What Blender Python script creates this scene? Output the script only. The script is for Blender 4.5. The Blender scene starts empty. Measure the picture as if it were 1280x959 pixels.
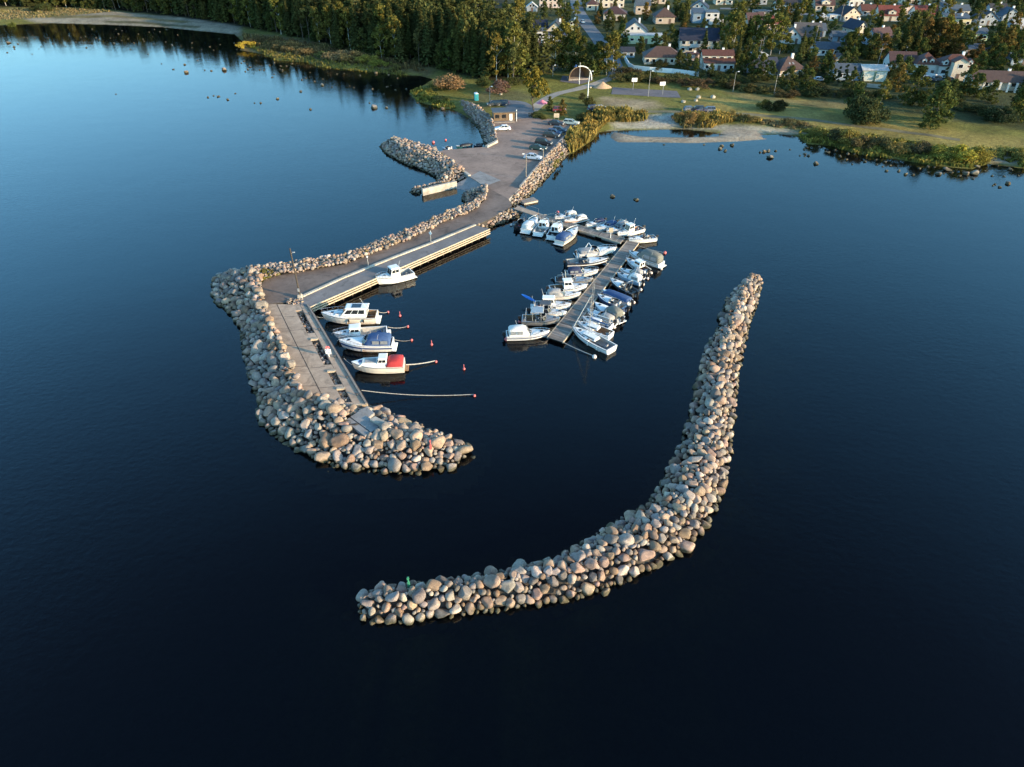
import bpy, bmesh, math, random
import numpy as np
from mathutils import Vector, Matrix

random.seed(7)
rng = np.random.default_rng(7)
S = bpy.context.scene
COL = S.collection
R = math.radians

# ------------------------------------------------------------------ survey
# The photograph is used as an aerial survey: a mark in it is turned into the
# point on the ground (or at a stated height) that it shows.
CAM_H, PITCH, FPX = 60.0, R(35.4), 887.0
CP, SP = math.cos(PITCH), math.sin(PITCH)

def P(u, v, z=0.0):
    a = (u - 640.0) / FPX
    b = (479.5 - v) / FPX
    d = (a, CP + b * SP, -SP + b * CP)
    t = (z - CAM_H) / d[2]
    return (d[0] * t, d[1] * t)

def PL(pts, z=0.0):
    return [P(u, v, z) for u, v in pts]

def ppm(x, y, z=0.0):
    depth = y * CP + (CAM_H - z) * SP
    return FPX / depth

def to_px(x, y, z):
    depth = y * CP + (CAM_H - z) * SP
    up = y * SP - (CAM_H - z) * CP
    return 640 + FPX * x / depth, 479.5 - FPX * up / depth

def seg_dist(px, py, pts, closed=False):
    px = np.asarray(px, float); py = np.asarray(py, float)
    best = np.full(px.shape, 1e9)
    n = len(pts)
    for i in range(n if closed else n - 1):
        ax, ay = pts[i]; bx, by = pts[(i + 1) % n]
        dx, dy = bx - ax, by - ay
        l2 = dx * dx + dy * dy + 1e-12
        t = np.clip(((px - ax) * dx + (py - ay) * dy) / l2, 0, 1)
        best = np.minimum(best, np.hypot(px - ax - t * dx, py - ay - t * dy))
    return best

def inside(px, py, pts):
    px = np.asarray(px, float); py = np.asarray(py, float)
    res = np.zeros(px.shape, bool)
    n = len(pts)
    for i in range(n):
        ax, ay = pts[i]; bx, by = pts[(i + 1) % n]
        if ay == by: continue
        c = (ay > py) != (by > py)
        res ^= c & (px < (bx - ax) * (py - ay) / (by - ay) + ax)
    return res

# ------------------------------------------------------------------ tagging
def tag(o, label=None, cat=None, group=None, kind=None):
    if label: o['label'] = label
    if cat: o['category'] = cat
    if group: o['group'] = group
    if kind: o['kind'] = kind
    return o

def empty(name, loc=(0, 0, 0), rz=0.0, parent=None):
    o = bpy.data.objects.new(name, None)
    COL.objects.link(o)
    o.location = loc
    o.rotation_euler = (0, 0, rz)
    o.empty_display_size = 0.3
    o.parent = parent
    return o

def inst(name, mesh, parent=None, loc=(0, 0, 0), rot=(0, 0, 0), scale=(1, 1, 1), color=None):
    o = bpy.data.objects.new(name, mesh)
    COL.objects.link(o)
    o.parent = parent
    o.location = loc; o.rotation_euler = rot; o.scale = scale
    if color: o.color = (*color, 1)
    return o

def copy_tree(o, parent=None):
    c = o.copy(); COL.objects.link(c); c.parent = parent
    for ch in o.children:
        copy_tree(ch, c)
    return c

def nth(n):
    suf = 'th' if 10 <= n % 100 <= 20 else {1: 'st', 2: 'nd', 3: 'rd'}.get(n % 10, 'th')
    return f'{n}{suf}'

# ------------------------------------------------------------------ materials
def new_mat(name):
    m = bpy.data.materials.new(name); m.use_nodes = True
    nt = m.node_tree; nt.nodes.clear()
    out = nt.nodes.new('ShaderNodeOutputMaterial')
    return m, nt, out

def N(nt, t, **kw):
    n = nt.nodes.new(t)
    for k, v in kw.items():
        if k.startswith('_'): setattr(n, k[1:], v)
        else: n.inputs[k].default_value = v
    return n

def simple(name, col, rough=0.6, var=0.12, scale=3.0, metal=0.0, bump=0.0, bscale=20.0, coord='Object', spec=0.4):
    """Principled colour broken up by two noises."""
    m, nt, out = new_mat(name)
    L = nt.links.new
    tc = N(nt, 'ShaderNodeTexCoord')
    n1 = N(nt, 'ShaderNodeTexNoise', Scale=scale, Detail=5.0, Roughness=0.65)
    L(tc.outputs[coord], n1.inputs['Vector'])
    mr = N(nt, 'ShaderNodeMapRange'); mr.inputs[1].default_value = 0.3; mr.inputs[2].default_value = 0.7
    mr.inputs[3].default_value = 1 - var; mr.inputs[4].default_value = 1 + var
    L(n1.outputs['Fac'], mr.inputs[0])
    mul = N(nt, 'ShaderNodeVectorMath', _operation='SCALE')
    mul.inputs[0].default_value = col
    L(mr.outputs[0], mul.inputs['Scale'])
    b = N(nt, 'ShaderNodeBsdfPrincipled', Roughness=rough, Metallic=metal)
    b.inputs['Specular IOR Level'].default_value = spec
    L(mul.outputs[0], b.inputs['Base Color'])
    if bump:
        n2 = N(nt, 'ShaderNodeTexNoise', Scale=bscale, Detail=4.0)
        L(tc.outputs[coord], n2.inputs['Vector'])
        bp = N(nt, 'ShaderNodeBump', Strength=bump, Distance=0.05)
        L(n2.outputs['Fac'], bp.inputs['Height']); L(bp.outputs[0], b.inputs['Normal'])
    L(b.outputs[0], out.inputs[0])
    return m

_cache = {}
def paint(col, rough=0.45, var=0.06, scale=2.0):
    key = ('p', tuple(round(c, 3) for c in col), rough)
    if key not in _cache:
        _cache[key] = simple('paint_%d' % len(_cache), col, rough, var, scale)
    return _cache[key]

def glass(name, col=(0.015, 0.02, 0.025), rough=0.08):
    return simple(name, col, rough, 0.2, 1.0, spec=0.6)

M = {}
M['glass'] = glass('window_glass', (0.012, 0.014, 0.016), 0.22)
M['smoked'] = glass('smoked_acrylic', (0.02, 0.022, 0.028), 0.12)
M['clear_pvc'] = simple('clear_vinyl', (0.22, 0.23, 0.24), 0.2, 0.2)
M['gelcoat'] = simple('white_gelcoat', (0.76, 0.75, 0.72), 0.25, 0.05, 1.5)
M['gelcoat_cream'] = simple('cream_gelcoat', (0.72, 0.66, 0.56), 0.28, 0.05, 1.5)
M['nonslip'] = simple('nonslip_deck', (0.62, 0.62, 0.6), 0.6, 0.12, 4.0)
M['cockpit'] = simple('cockpit_lining', (0.36, 0.35, 0.33), 0.6, 0.25, 4.0)
M['teak'] = simple('teak', (0.26, 0.15, 0.08), 0.55, 0.25, 6.0)
M['navy_cloth'] = simple('navy_canvas', (0.02, 0.03, 0.075), 0.8, 0.25, 3.0)
M['blue_cloth'] = simple('blue_canvas', (0.035, 0.075, 0.18), 0.75, 0.2, 3.0)
M['red_cloth'] = simple('red_canvas', (0.42, 0.035, 0.035), 0.75, 0.18, 3.0)
M['olive_cloth'] = simple('olive_canvas', (0.15, 0.15, 0.13), 0.8, 0.2, 3.0)
M['grey_cloth'] = simple('grey_canvas', (0.30, 0.29, 0.28), 0.8, 0.2, 3.0)
M['white_cloth'] = simple('white_canvas', (0.66, 0.64, 0.6), 0.7, 0.1, 3.0)
M['black_plastic'] = simple('black_plastic', (0.015, 0.015, 0.017), 0.35, 0.2, 4.0)
M['alu'] = simple('brushed_aluminium', (0.45, 0.45, 0.44), 0.42, 0.12, 3.0, metal=0.6)
M['chrome'] = simple('stainless_tube', (0.55, 0.55, 0.55), 0.25, 0.05, 3.0, metal=0.9)
M['rubber'] = simple('tyre_rubber', (0.02, 0.02, 0.02), 0.8, 0.2)
M['buoy'] = simple('pink_buoy', (0.62, 0.14, 0.13), 0.5, 0.2, 3.0)
M['buoy_white'] = simple('white_buoy', (0.66, 0.58, 0.52), 0.5, 0.15, 3.0)
M['rope'] = simple('pale_rope', (0.42, 0.38, 0.32), 0.8, 0.2, 5.0)
M['timber_pale'] = simple('sunbleached_timber', (0.47, 0.38, 0.27), 0.7, 0.25, 1.2, bump=0.3)
M['timber_grey'] = simple('weathered_timber', (0.24, 0.20, 0.165), 0.75, 0.25, 1.2, bump=0.3)
M['timber_dark'] = simple('tarred_timber', (0.055, 0.042, 0.032), 0.8, 0.3, 1.0)
M['steel_dark'] = simple('dark_steel', (0.07, 0.07, 0.075), 0.5, 0.2)
M['white_paint'] = simple('white_paint', (0.78, 0.77, 0.74), 0.45, 0.06, 2.0)
M['galv'] = simple('galvanised_steel', (0.34, 0.34, 0.34), 0.5, 0.15, 3.0, metal=0.4)
M['trunk'] = simple('bark', (0.10, 0.075, 0.055), 0.9, 0.35, 2.0)
M['trunk_birch'] = simple('birch_bark', (0.50, 0.46, 0.40), 0.8, 0.4, 3.0)

def concrete(name, col, scale=0.35, stain=0.35, grit=6.0):
    m, nt, out = new_mat(name); L = nt.links.new
    tc = N(nt, 'ShaderNodeTexCoord')
    n1 = N(nt, 'ShaderNodeTexNoise', Scale=scale, Detail=8.0, Roughness=0.7)
    n2 = N(nt, 'ShaderNodeTexNoise', Scale=grit, Detail=8.0, Roughness=0.8)
    L(tc.outputs['Object'], n1.inputs['Vector']); L(tc.outputs['Object'], n2.inputs['Vector'])
    r1 = N(nt, 'ShaderNodeMapRange'); r1.inputs[1].default_value = 0.32; r1.inputs[2].default_value = 0.68
    r1.inputs[3].default_value = 1 - stain; r1.inputs[4].default_value = 1 + stain * 0.6
    r2 = N(nt, 'ShaderNodeMapRange'); r2.inputs[1].default_value = 0.3; r2.inputs[2].default_value = 0.7
    r2.inputs[3].default_value = 0.85; r2.inputs[4].default_value = 1.13
    L(n1.outputs['Fac'], r1.inputs[0]); L(n2.outputs['Fac'], r2.inputs[0])
    mm = N(nt, 'ShaderNodeMath', _operation='MULTIPLY')
    L(r1.outputs[0], mm.inputs[0]); L(r2.outputs[0], mm.inputs[1])
    n3 = N(nt, 'ShaderNodeTexNoise', Scale=0.33, Detail=9.0, Roughness=0.78, Distortion=1.2); L(tc.outputs['Object'], n3.inputs['Vector'])
    r3 = N(nt, 'ShaderNodeMapRange'); r3.inputs[1].default_value = 0.52; r3.inputs[2].default_value = 0.60; r3.inputs[3].default_value = 1.0; r3.inputs[4].default_value = 0.74
    L(n3.outputs['Fac'], r3.inputs[0]); m3 = N(nt, 'ShaderNodeMath', _operation='MULTIPLY'); L(mm.outputs[0], m3.inputs[0]); L(r3.outputs[0], m3.inputs[1]); mm = m3
    v = N(nt, 'ShaderNodeVectorMath', _operation='SCALE'); v.inputs[0].default_value = col
    L(mm.outputs[0], v.inputs['Scale'])
    b = N(nt, 'ShaderNodeBsdfPrincipled', Roughness=0.88)
    b.inputs['Specular IOR Level'].default_value = 0.25
    bp = N(nt, 'ShaderNodeBump', Strength=0.5, Distance=0.04)
    L(n2.outputs['Fac'], bp.inputs['Height']); L(bp.outputs[0], b.inputs['Normal'])
    L(v.outputs[0], b.inputs['Base Color']); L(b.outputs[0], out.inputs[0])
    return m

M['concrete'] = concrete('pier_concrete', (0.43, 0.325, 0.24))
M['concrete_pale'] = concrete('pale_concrete', (0.46, 0.41, 0.34))
M['concrete_grey'] = concrete('grey_concrete', (0.27, 0.26, 0.25))
M['gravel_lot'] = concrete('packed_gravel', (0.275, 0.20, 0.16), 0.12, 0.3, 1.6)
M['asphalt'] = concrete('worn_asphalt', (0.18, 0.138, 0.115), 0.15, 0.35, 1.8)
M['quay_concrete'] = concrete('quay_concrete', (0.20, 0.185, 0.18), 0.2, 0.3)
M['road_grey'] = concrete('grey_asphalt', (0.16, 0.165, 0.175), 0.1, 0.25)
M['path_gravel'] = concrete('pale_gravel_path', (0.33, 0.29, 0.24), 0.2, 0.2)
M['track'] = concrete('worn_track', (0.19, 0.16, 0.085), 0.1, 0.5)
M['court'] = concrete('court_asphalt', (0.15, 0.135, 0.14), 0.1, 0.2)
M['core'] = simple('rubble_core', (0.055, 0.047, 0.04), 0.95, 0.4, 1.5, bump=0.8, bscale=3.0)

def planks(name, col, freq, gap=(0.02, 0.018, 0.015)):
    m, nt, out = new_mat(name); L = nt.links.new
    tc = N(nt, 'ShaderNodeTexCoord')
    sp = N(nt, 'ShaderNodeSeparateXYZ'); L(tc.outputs['UV'], sp.inputs[0])
    mu = N(nt, 'ShaderNodeMath', _operation='MULTIPLY'); mu.inputs[1].default_value = freq
    L(sp.outputs[0], mu.inputs[0])
    fr = N(nt, 'ShaderNodeMath', _operation='FRACT'); L(mu.outputs[0], fr.inputs[0])
    fl = N(nt, 'ShaderNodeMath', _operation='FLOOR'); L(mu.outputs[0], fl.inputs[0])
    wn = N(nt, 'ShaderNodeTexWhiteNoise', _noise_dimensions='1D'); L(fl.outputs[0], wn.inputs['W'])
    r = N(nt, 'ShaderNodeMapRange'); r.inputs[3].default_value = 0.72; r.inputs[4].default_value = 1.25
    L(wn.outputs['Value'], r.inputs[0])
    v = N(nt, 'ShaderNodeVectorMath', _operation='SCALE'); v.inputs[0].default_value = col
    L(r.outputs[0], v.inputs['Scale'])
    gt = N(nt, 'ShaderNodeMath', _operation='LESS_THAN'); gt.inputs[1].default_value = 0.10
    L(fr.outputs[0], gt.inputs[0])
    n1 = N(nt, 'ShaderNodeTexNoise', Scale=0.5, Detail=6.0); L(tc.outputs['Object'], n1.inputs['Vector'])
    r2 = N(nt, 'ShaderNodeMapRange'); r2.inputs[1].default_value = 0.3; r2.inputs[2].default_value = 0.7
    r2.inputs[3].default_value = 0.7; r2.inputs[4].default_value = 1.2; L(n1.outputs['Fac'], r2.inputs[0])
    v2 = N(nt, 'ShaderNodeVectorMath', _operation='SCALE'); L(v.outputs[0], v2.inputs[0]); L(r2.outputs[0], v2.inputs['Scale'])
    mx = N(nt, 'ShaderNodeMix', _data_type='RGBA')
    L(gt.outputs[0], mx.inputs[0]); L(v2.outputs[0], mx.inputs[6]); mx.inputs[7].default_value = (*gap, 1)
    b = N(nt, 'ShaderNodeBsdfPrincipled', Roughness=0.8); b.inputs['Specular IOR Level'].default_value = 0.25
    L(mx.outputs[2], b.inputs['Base Color']); L(b.outputs[0], out.inputs[0])
    return m
M['deck_planks'] = planks('pontoon_planks', (0.24, 0.205, 0.175), 3.0)
M['quay_planks'] = planks('quay_planks', (0.25, 0.235, 0.22), 1.6)

def rock_mat(name, source):
    m, nt, out = new_mat(name); L = nt.links.new
    geo = N(nt, 'ShaderNodeNewGeometry'); tc = N(nt, 'ShaderNodeTexCoord')
    if source == 'object':
        c = N(nt, 'ShaderNodeObjectInfo'); col = c.outputs['Color']
    else:
        c = N(nt, 'ShaderNodeVertexColor', _layer_name='tint'); col = c.outputs['Color']
    n1 = N(nt, 'ShaderNodeTexNoise', Scale=1.3, Detail=7.0, Roughness=0.72)
    n2 = N(nt, 'ShaderNodeTexNoise', Scale=9.0, Detail=5.0, Roughness=0.8)
    L(geo.outputs['Position'], n1.inputs['Vector']); L(geo.outputs['Position'], n2.inputs['Vector'])
    r1 = N(nt, 'ShaderNodeMapRange'); r1.inputs[1].default_value = 0.3; r1.inputs[2].default_value = 0.72
    r1.inputs[3].default_value = 0.62; r1.inputs[4].default_value = 1.35; L(n1.outputs['Fac'], r1.inputs[0])
    r2 = N(nt, 'ShaderNodeMapRange'); r2.inputs[1].default_value = 0.3; r2.inputs[2].default_value = 0.7
    r2.inputs[3].default_value = 0.75; r2.inputs[4].default_value = 1.25; L(n2.outputs['Fac'], r2.inputs[0])
    mm = N(nt, 'ShaderNodeMath', _operation='MULTIPLY'); L(r1.outputs[0], mm.inputs[0]); L(r2.outputs[0], mm.inputs[1])
    v = N(nt, 'ShaderNodeVectorMath', _operation='SCALE'); L(col, v.inputs[0]); L(mm.outputs[0], v.inputs['Scale'])
    # wet weed band at the waterline (a real tide mark)
    sp = N(nt, 'ShaderNodeSeparateXYZ'); L(geo.outputs['Position'], sp.inputs[0])
    ad = N(nt, 'ShaderNodeMath', _operation='MULTIPLY_ADD'); ad.inputs[1].default_value = 0.5
    L(n1.outputs['Fac'], ad.inputs[0]); L(sp.outputs[2], ad.inputs[2])
    wr = N(nt, 'ShaderNodeMapRange'); wr.inputs[1].default_value = 0.95; wr.inputs[2].default_value = 0.58
    wr.inputs[3].default_value = 0.0; wr.inputs[4].default_value = 0.85; L(ad.outputs[0], wr.inputs[0])
    mx = N(nt, 'ShaderNodeMix', _data_type='RGBA'); L(wr.outputs[0], mx.inputs[0]); L(v.outputs[0], mx.inputs[6])
    mx.inputs[7].default_value = (0.040, 0.040, 0.018, 1)
    b = N(nt, 'ShaderNodeBsdfPrincipled', Roughness=0.85); b.inputs['Specular IOR Level'].default_value = 0.3
    bp = N(nt, 'ShaderNodeBump', Strength=0.6, Distance=0.06); L(n2.outputs['Fac'], bp.inputs['Height'])
    L(bp.outputs[0], b.inputs['Normal'])
    L(mx.outputs[2], b.inputs['Base Color']); L(b.outputs[0], out.inputs[0])
    return m
M['rock'] = rock_mat('granite_boulder', 'object')
M['rock_stuff'] = rock_mat('granite_rubble', 'attr')

def leaf_mat(name, transl=0.25):
    m, nt, out = new_mat(name); L = nt.links.new
    oi = N(nt, 'ShaderNodeObjectInfo'); geo = N(nt, 'ShaderNodeNewGeometry')
    hsv = N(nt, 'ShaderNodeHueSaturation')
    r = N(nt, 'ShaderNodeMapRange'); r.inputs[3].default_value = 0.72; r.inputs[4].default_value = 1.75
    L(geo.outputs['Random Per Island'], r.inputs[0]); L(r.outputs[0], hsv.inputs['Value'])
    r2 = N(nt, 'ShaderNodeMapRange'); r2.inputs[3].default_value = 0.485; r2.inputs[4].default_value = 0.515
    L(oi.outputs['Random'], r2.inputs[0]); L(r2.outputs[0], hsv.inputs['Hue'])
    L(oi.outputs['Color'], hsv.inputs['Color'])
    d = N(nt, 'ShaderNodeBsdfDiffuse'); t = N(nt, 'ShaderNodeBsdfTranslucent')
    L(hsv.outputs[0], d.inputs[0]); L(hsv.outputs[0], t.inputs[0])
    mx = N(nt, 'ShaderNodeMixShader'); mx.inputs[0].default_value = transl
    L(d.outputs[0], mx.inputs[1]); L(t.outputs[0], mx.inputs[2]); L(mx.outputs[0], out.inputs[0])
    return m
M['leaf'] = leaf_mat('foliage')

def reed_mat():
    m, nt, out = new_mat('reed_blades'); L = nt.links.new
    c = N(nt, 'ShaderNodeVertexColor', _layer_name='tint')
    d = N(nt, 'ShaderNodeBsdfDiffuse'); t = N(nt, 'ShaderNodeBsdfTranslucent')
    L(c.outputs[0], d.inputs[0]); L(c.outputs[0], t.inputs[0])
    mx = N(nt, 'ShaderNodeMixShader'); mx.inputs[0].default_value = 0.3
    L(d.outputs[0], mx.inputs[1]); L(t.outputs[0], mx.inputs[2]); L(mx.outputs[0], out.inputs[0])
    return m
M['reed'] = reed_mat()

def obj_paint(name, rough, metal=0.0, coat=0.0):
    m, nt, out = new_mat(name); L = nt.links.new
    oi = N(nt, 'ShaderNodeObjectInfo'); tc = N(nt, 'ShaderNodeTexCoord')
    n1 = N(nt, 'ShaderNodeTexNoise', Scale=1.5, Detail=5.0); L(tc.outputs['Object'], n1.inputs['Vector'])
    r = N(nt, 'ShaderNodeMapRange'); r.inputs[1].default_value = 0.3; r.inputs[2].default_value = 0.7
    r.inputs[3].default_value = 0.9; r.inputs[4].default_value = 1.08; L(n1.outputs['Fac'], r.inputs[0])
    v = N(nt, 'ShaderNodeVectorMath', _operation='SCALE'); L(oi.outputs['Color'], v.inputs[0]); L(r.outputs[0], v.inputs['Scale'])
    b = N(nt, 'ShaderNodeBsdfPrincipled', Roughness=rough, Metallic=metal); b.inputs['Coat Weight'].default_value = coat
    L(v.outputs[0], b.inputs['Base Color']); L(b.outputs[0], out.inputs[0])
    return m
M['car_paint'] = obj_paint('car_paint', 0.55, 0.0, 0.0)

# ------------------------------------------------------------------ mesh builder
class MB:
    def __init__(s): s.v = []; s.f = []; s.m = []; s.mats = []; s.uv = None
    def mi(s, mat):
        if mat not in s.mats: s.mats.append(mat)
        return s.mats.index(mat)
    def add(s, verts, faces, mat):
        o = len(s.v); s.v += [tuple(p) for p in verts]; k = s.mi(mat)
        for f in faces: s.f.append([i + o for i in f]); s.m.append(k)
    def box(s, x0, x1, y0, y1, z0, z1, mat):
        s.frustum((x0, x1, y0, y1), z0, (x0, x1, y0, y1), z1, mat)
    def frustum(s, b, z0, t, z1, mat):
        vs = [(b[0], b[2], z0), (b[1], b[2], z0), (b[1], b[3], z0), (b[0], b[3], z0),
              (t[0], t[2], z1), (t[1], t[2], z1), (t[1], t[3], z1), (t[0], t[3], z1)]
        s.add(vs, [(3, 2, 1, 0), (4, 5, 6, 7), (0, 1, 5, 4), (1, 2, 6, 5), (2, 3, 7, 6), (3, 0, 4, 7)], mat)
    def prism(s, poly, axis, a, b, mat):
        """extrude a 2-D outline along an axis ('x': outline is y,z; 'y': outline is x,z; 'z': outline is x,y)"""
        def mk(p, c):
            return (c, p[0], p[1]) if axis == 'x' else (p[0], c, p[1]) if axis == 'y' else (p[0], p[1], c)
        n = len(poly)
        vs = [mk(p, a) for p in poly] + [mk(p, b) for p in poly]
        fs = [list(range(n)), list(range(2 * n - 1, n - 1, -1))]
        for i in range(n): fs.append((i, (i + 1) % n, (i + 1) % n + n, i + n))
        s.add(vs, fs, mat)
    def tube(s, pts, r, mat, n=6, r1=None):
        pts = [Vector(p) for p in pts]; rings = []
        for i, p in enumerate(pts):
            d = (pts[min(i + 1, len(pts) - 1)] - pts[max(i - 1, 0)]).normalized()
            a = d.orthogonal().normalized(); b = d.cross(a)
            rr = r if r1 is None else r + (r1 - r) * i / (len(pts) - 1)
            rings.append([p + (a * math.cos(2 * math.pi * k / n) + b * math.sin(2 * math.pi * k / n)) * rr for k in range(n)])
        vs = [q for ring in rings for q in ring]; fs = []
        for i in range(len(pts) - 1):
            for k in range(n):
                fs.append((i * n + k, i * n + (k + 1) % n, (i + 1) * n + (k + 1) % n, (i + 1) * n + k))
        fs.append(list(range(n - 1, -1, -1))); fs.append([(len(pts) - 1) * n + k for k in range(n)])
        s.add(vs, fs, mat)
    def ball(s, c, r, mat, seg=10, ring=6):
        rx, ry, rz = r if isinstance(r, tuple) else (r, r, r)
        vs = [(c[0], c[1], c[2] + rz)]; fs = []
        for i in range(1, ring):
            th = math.pi * i / ring
            for k in range(seg):
                a = 2 * math.pi * k / seg
                vs.append((c[0] + rx * math.sin(th) * math.cos(a), c[1] + ry * math.sin(th) * math.sin(a), c[2] + rz * math.cos(th)))
        vs.append((c[0], c[1], c[2] - rz)); last = len(vs) - 1
        for k in range(seg): fs.append((0, 1 + k, 1 + (k + 1) % seg))
        for i in range(ring - 2):
            for k in range(seg):
                fs.append((1 + i * seg + k, 1 + (i + 1) * seg + k, 1 + (i + 1) * seg + (k + 1) % seg, 1 + i * seg + (k + 1) % seg))
        for k in range(seg): fs.append((last, 1 + (ring - 2) * seg + (k + 1) % seg, 1 + (ring - 2) * seg + k))
        s.add(vs, fs, mat)
    def panel(s, q, s0, s1, h0, h1, mat, t=0.02):
        """thin slab lying on the quad q = (bottom-a, bottom-b, top-b, top-a)"""
        A, B, C, D = [Vector(p) for p in q]
        def at(a, h): return (A.lerp(B, a)).lerp(D.lerp(C, a), h)
        n = (B - A).cross(D - A).normalized() * t
        p = [at(s0, h0), at(s1, h0), at(s1, h1), at(s0, h1)]
        vs = [x - n * 0.3 for x in p] + [x + n for x in p]
        s.add(vs, [(3, 2, 1, 0), (4, 5, 6, 7), (0, 1, 5, 4), (1, 2, 6, 5), (2, 3, 7, 6), (3, 0, 4, 7)], mat)
    def mesh(s, name, smooth=False):
        me = bpy.data.meshes.new(name); me.from_pydata(s.v, [], s.f)
        for m in s.mats: me.materials.append(m)
        me.polygons.foreach_set('material_index', s.m)
        bm = bmesh.new(); bm.from_mesh(me)
        bmesh.ops.recalc_face_normals(bm, faces=bm.faces); bm.to_mesh(me); bm.free()
        if smooth: me.polygons.foreach_set('use_smooth', [True] * len(me.polygons))
        me.update(); return me
    def build(s, name, parent=None, smooth=False, **kw):
        return inst(name, s.mesh(name, smooth), parent, **kw)

def slab(name, poly, ztop, depth, mat, side=None, parent=None):
    """concave outline extruded downwards; sides may take another material"""
    me = bpy.data.meshes.new(name); bm = bmesh.new()
    a = sum(poly[i][0] * poly[(i + 1) % len(poly)][1] - poly[(i + 1) % len(poly)][0] * poly[i][1] for i in range(len(poly)))
    if a < 0: poly = poly[::-1]
    top = [bm.verts.new((x, y, ztop)) for x, y in poly]
    f = bm.faces.new(top)
    if depth:
        bot = [bm.verts.new((x, y, ztop - depth)) for x, y in poly]
        for i in range(len(poly)):
            j = (i + 1) % len(poly)
            g = bm.faces.new((top[j], top[i], bot[i], bot[j])); g.material_index = 1
    bmesh.ops.triangulate(bm, faces=[f])
    bm.to_mesh(me); bm.free()
    me.materials.append(mat); me.materials.append(side or mat)
    return inst(name, me, parent)

# ------------------------------------------------------------------ terrain
SHORE_W = [(-700, 33), (-200, 31), (0, 32), (60, 29), (130, 31), (200, 34), (250, 39), (293, 43), (303, 52), (300, 63), (330, 68), (347, 76),
           (382, 78), (397, 83), (440, 88), (470, 90), (500, 94), (525, 95), (541, 99), (527, 108), (511, 117), (520, 127), (550, 135),
           (566, 137), (585, 147), (597, 160), (604, 172), (610, 184)]
SHORE_E = [(700, 186), (712, 195), (740, 176), (750, 165), (782, 163), (858, 162), (884, 165), (905, 168), (940, 170), (980, 168), (996, 171),
           (1008, 180), (1041, 183), (1062, 190), (1085, 195), (1120, 199), (1163, 207), (1214, 212), (1235, 205), (1280, 211), (1400, 217), (1700, 232)]
LAND = [(-3000, 470)] + PL(SHORE_W) + PL(SHORE_E) + [(3000, 60), (3000, 4000), (-3000, 4000)]
SPIT = PL([(765, 165), (763, 172), (772, 178), (820, 178), (866, 179), (921, 177), (959, 174), (940, 167), (915, 166), (895, 171), (850, 172), (800, 171), (782, 168)])
LOT_PX = [(646, 149), (664, 147), (692, 149), (724, 154), (698, 180), (683, 196), (650, 235), (636, 249), (601, 230), (587, 221), (543, 191),
          (556, 187.5), (609, 183.5), (621, 179), (616, 161), (617, 153), (640, 150)]
LOT = PL(LOT_PX, 1.5)

SHELF = PL([(470, 782), (560, 772), (720, 750), (860, 690), (908, 612), (930, 500), (955, 395)])

def smooth(x, a, b):
    t = np.clip((x - a) / (b - a), 0, 1); return t * t * (3 - 2 * t)

def th(x, y):
    """ground height"""
    x = np.atleast_1d(np.asarray(x, float)); y = np.atleast_1d(np.asarray(y, float))
    d = seg_dist(x, y, LAND, True); ins = inside(x, y, LAND)
    wob = 0.12 * np.sin(x * 0.31 + 1.3 * np.sin(y * 0.17)) * np.sin(y * 0.27 + np.sin(x * 0.13))
    hin = 1.35 * (1 - np.exp(-d / 7.0)) + np.clip(d - 40, 0, 500) * 0.008 + wob * smooth(d, 0, 12)
    hout = -np.minimum(3.6, d * 0.13 + 0.05 + np.clip(d - 8, 0, 99) * 0.1)
    h = np.where(ins, hin, hout)
    d2 = seg_dist(x, y, SPIT, True); i2 = inside(x, y, SPIT)
    h = np.maximum(h, np.where(i2, np.minimum(0.4, d2 * 0.22), -0.2 * d2))
    dl = seg_dist(x, y, LOT, True); il = inside(x, y, LOT)
    k = np.where(il, 1.0, np.clip(1 - dl / 4.0, 0, 1)) * ins
    h = h * (1 - k) + np.minimum(h, 1.3) * k
    ds = seg_dist(x, y, SHELF)          # stony shelf outside the curved breakwater
    sh = -1.0 - ds * 0.16 + 0.35 * np.sin(x * .7 + np.sin(y * .5)) * np.sin(y * .8)
    return np.where(ins, h, np.maximum(h, np.minimum(sh, -.45)))

def at(u, v):
    z = 1.0
    for _ in range(5):
        x, y = P(u, v, z); z = float(th(x, y)[0])
    return x, y, z

def ats(pts): return [at(u, v)[:2] for u, v in pts]

fx = np.arange(-366, 367, 1.5); fy = np.arange(42, 602, 1.5)
gx = np.concatenate([[-3000, -1500, -900, -600, -450], fx, [450, 600, 900, 1500, 3000]])
gy = np.concatenate([[-900, -300, -100, 0, 20], fy, [640, 720, 900, 1400, 2400, 4000]])
GX, GY = np.meshgrid(gx, gy)
H = th(GX.ravel(), GY.ravel())
nx, ny = len(gx), len(gy)
me = bpy.data.meshes.new('ground')
verts = np.stack([GX.ravel(), GY.ravel(), H], 1)
ii = np.arange(nx * ny).reshape(ny, nx)
quads = np.stack([ii[:-1, :-1], ii[:-1, 1:], ii[1:, 1:], ii[1:, :-1]], -1).reshape(-1, 4)
me.vertices.add(len(verts)); me.vertices.foreach_set('co', verts.ravel())
me.loops.add(quads.size); me.loops.foreach_set('vertex_index', quads.ravel().astype(np.int32))
me.polygons.add(len(quads)); me.polygons.foreach_set('loop_start', np.arange(0, quads.size, 4, dtype=np.int32))
me.update(calc_edges=True); me.polygons.foreach_set('use_smooth', [True] * len(quads))

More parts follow.
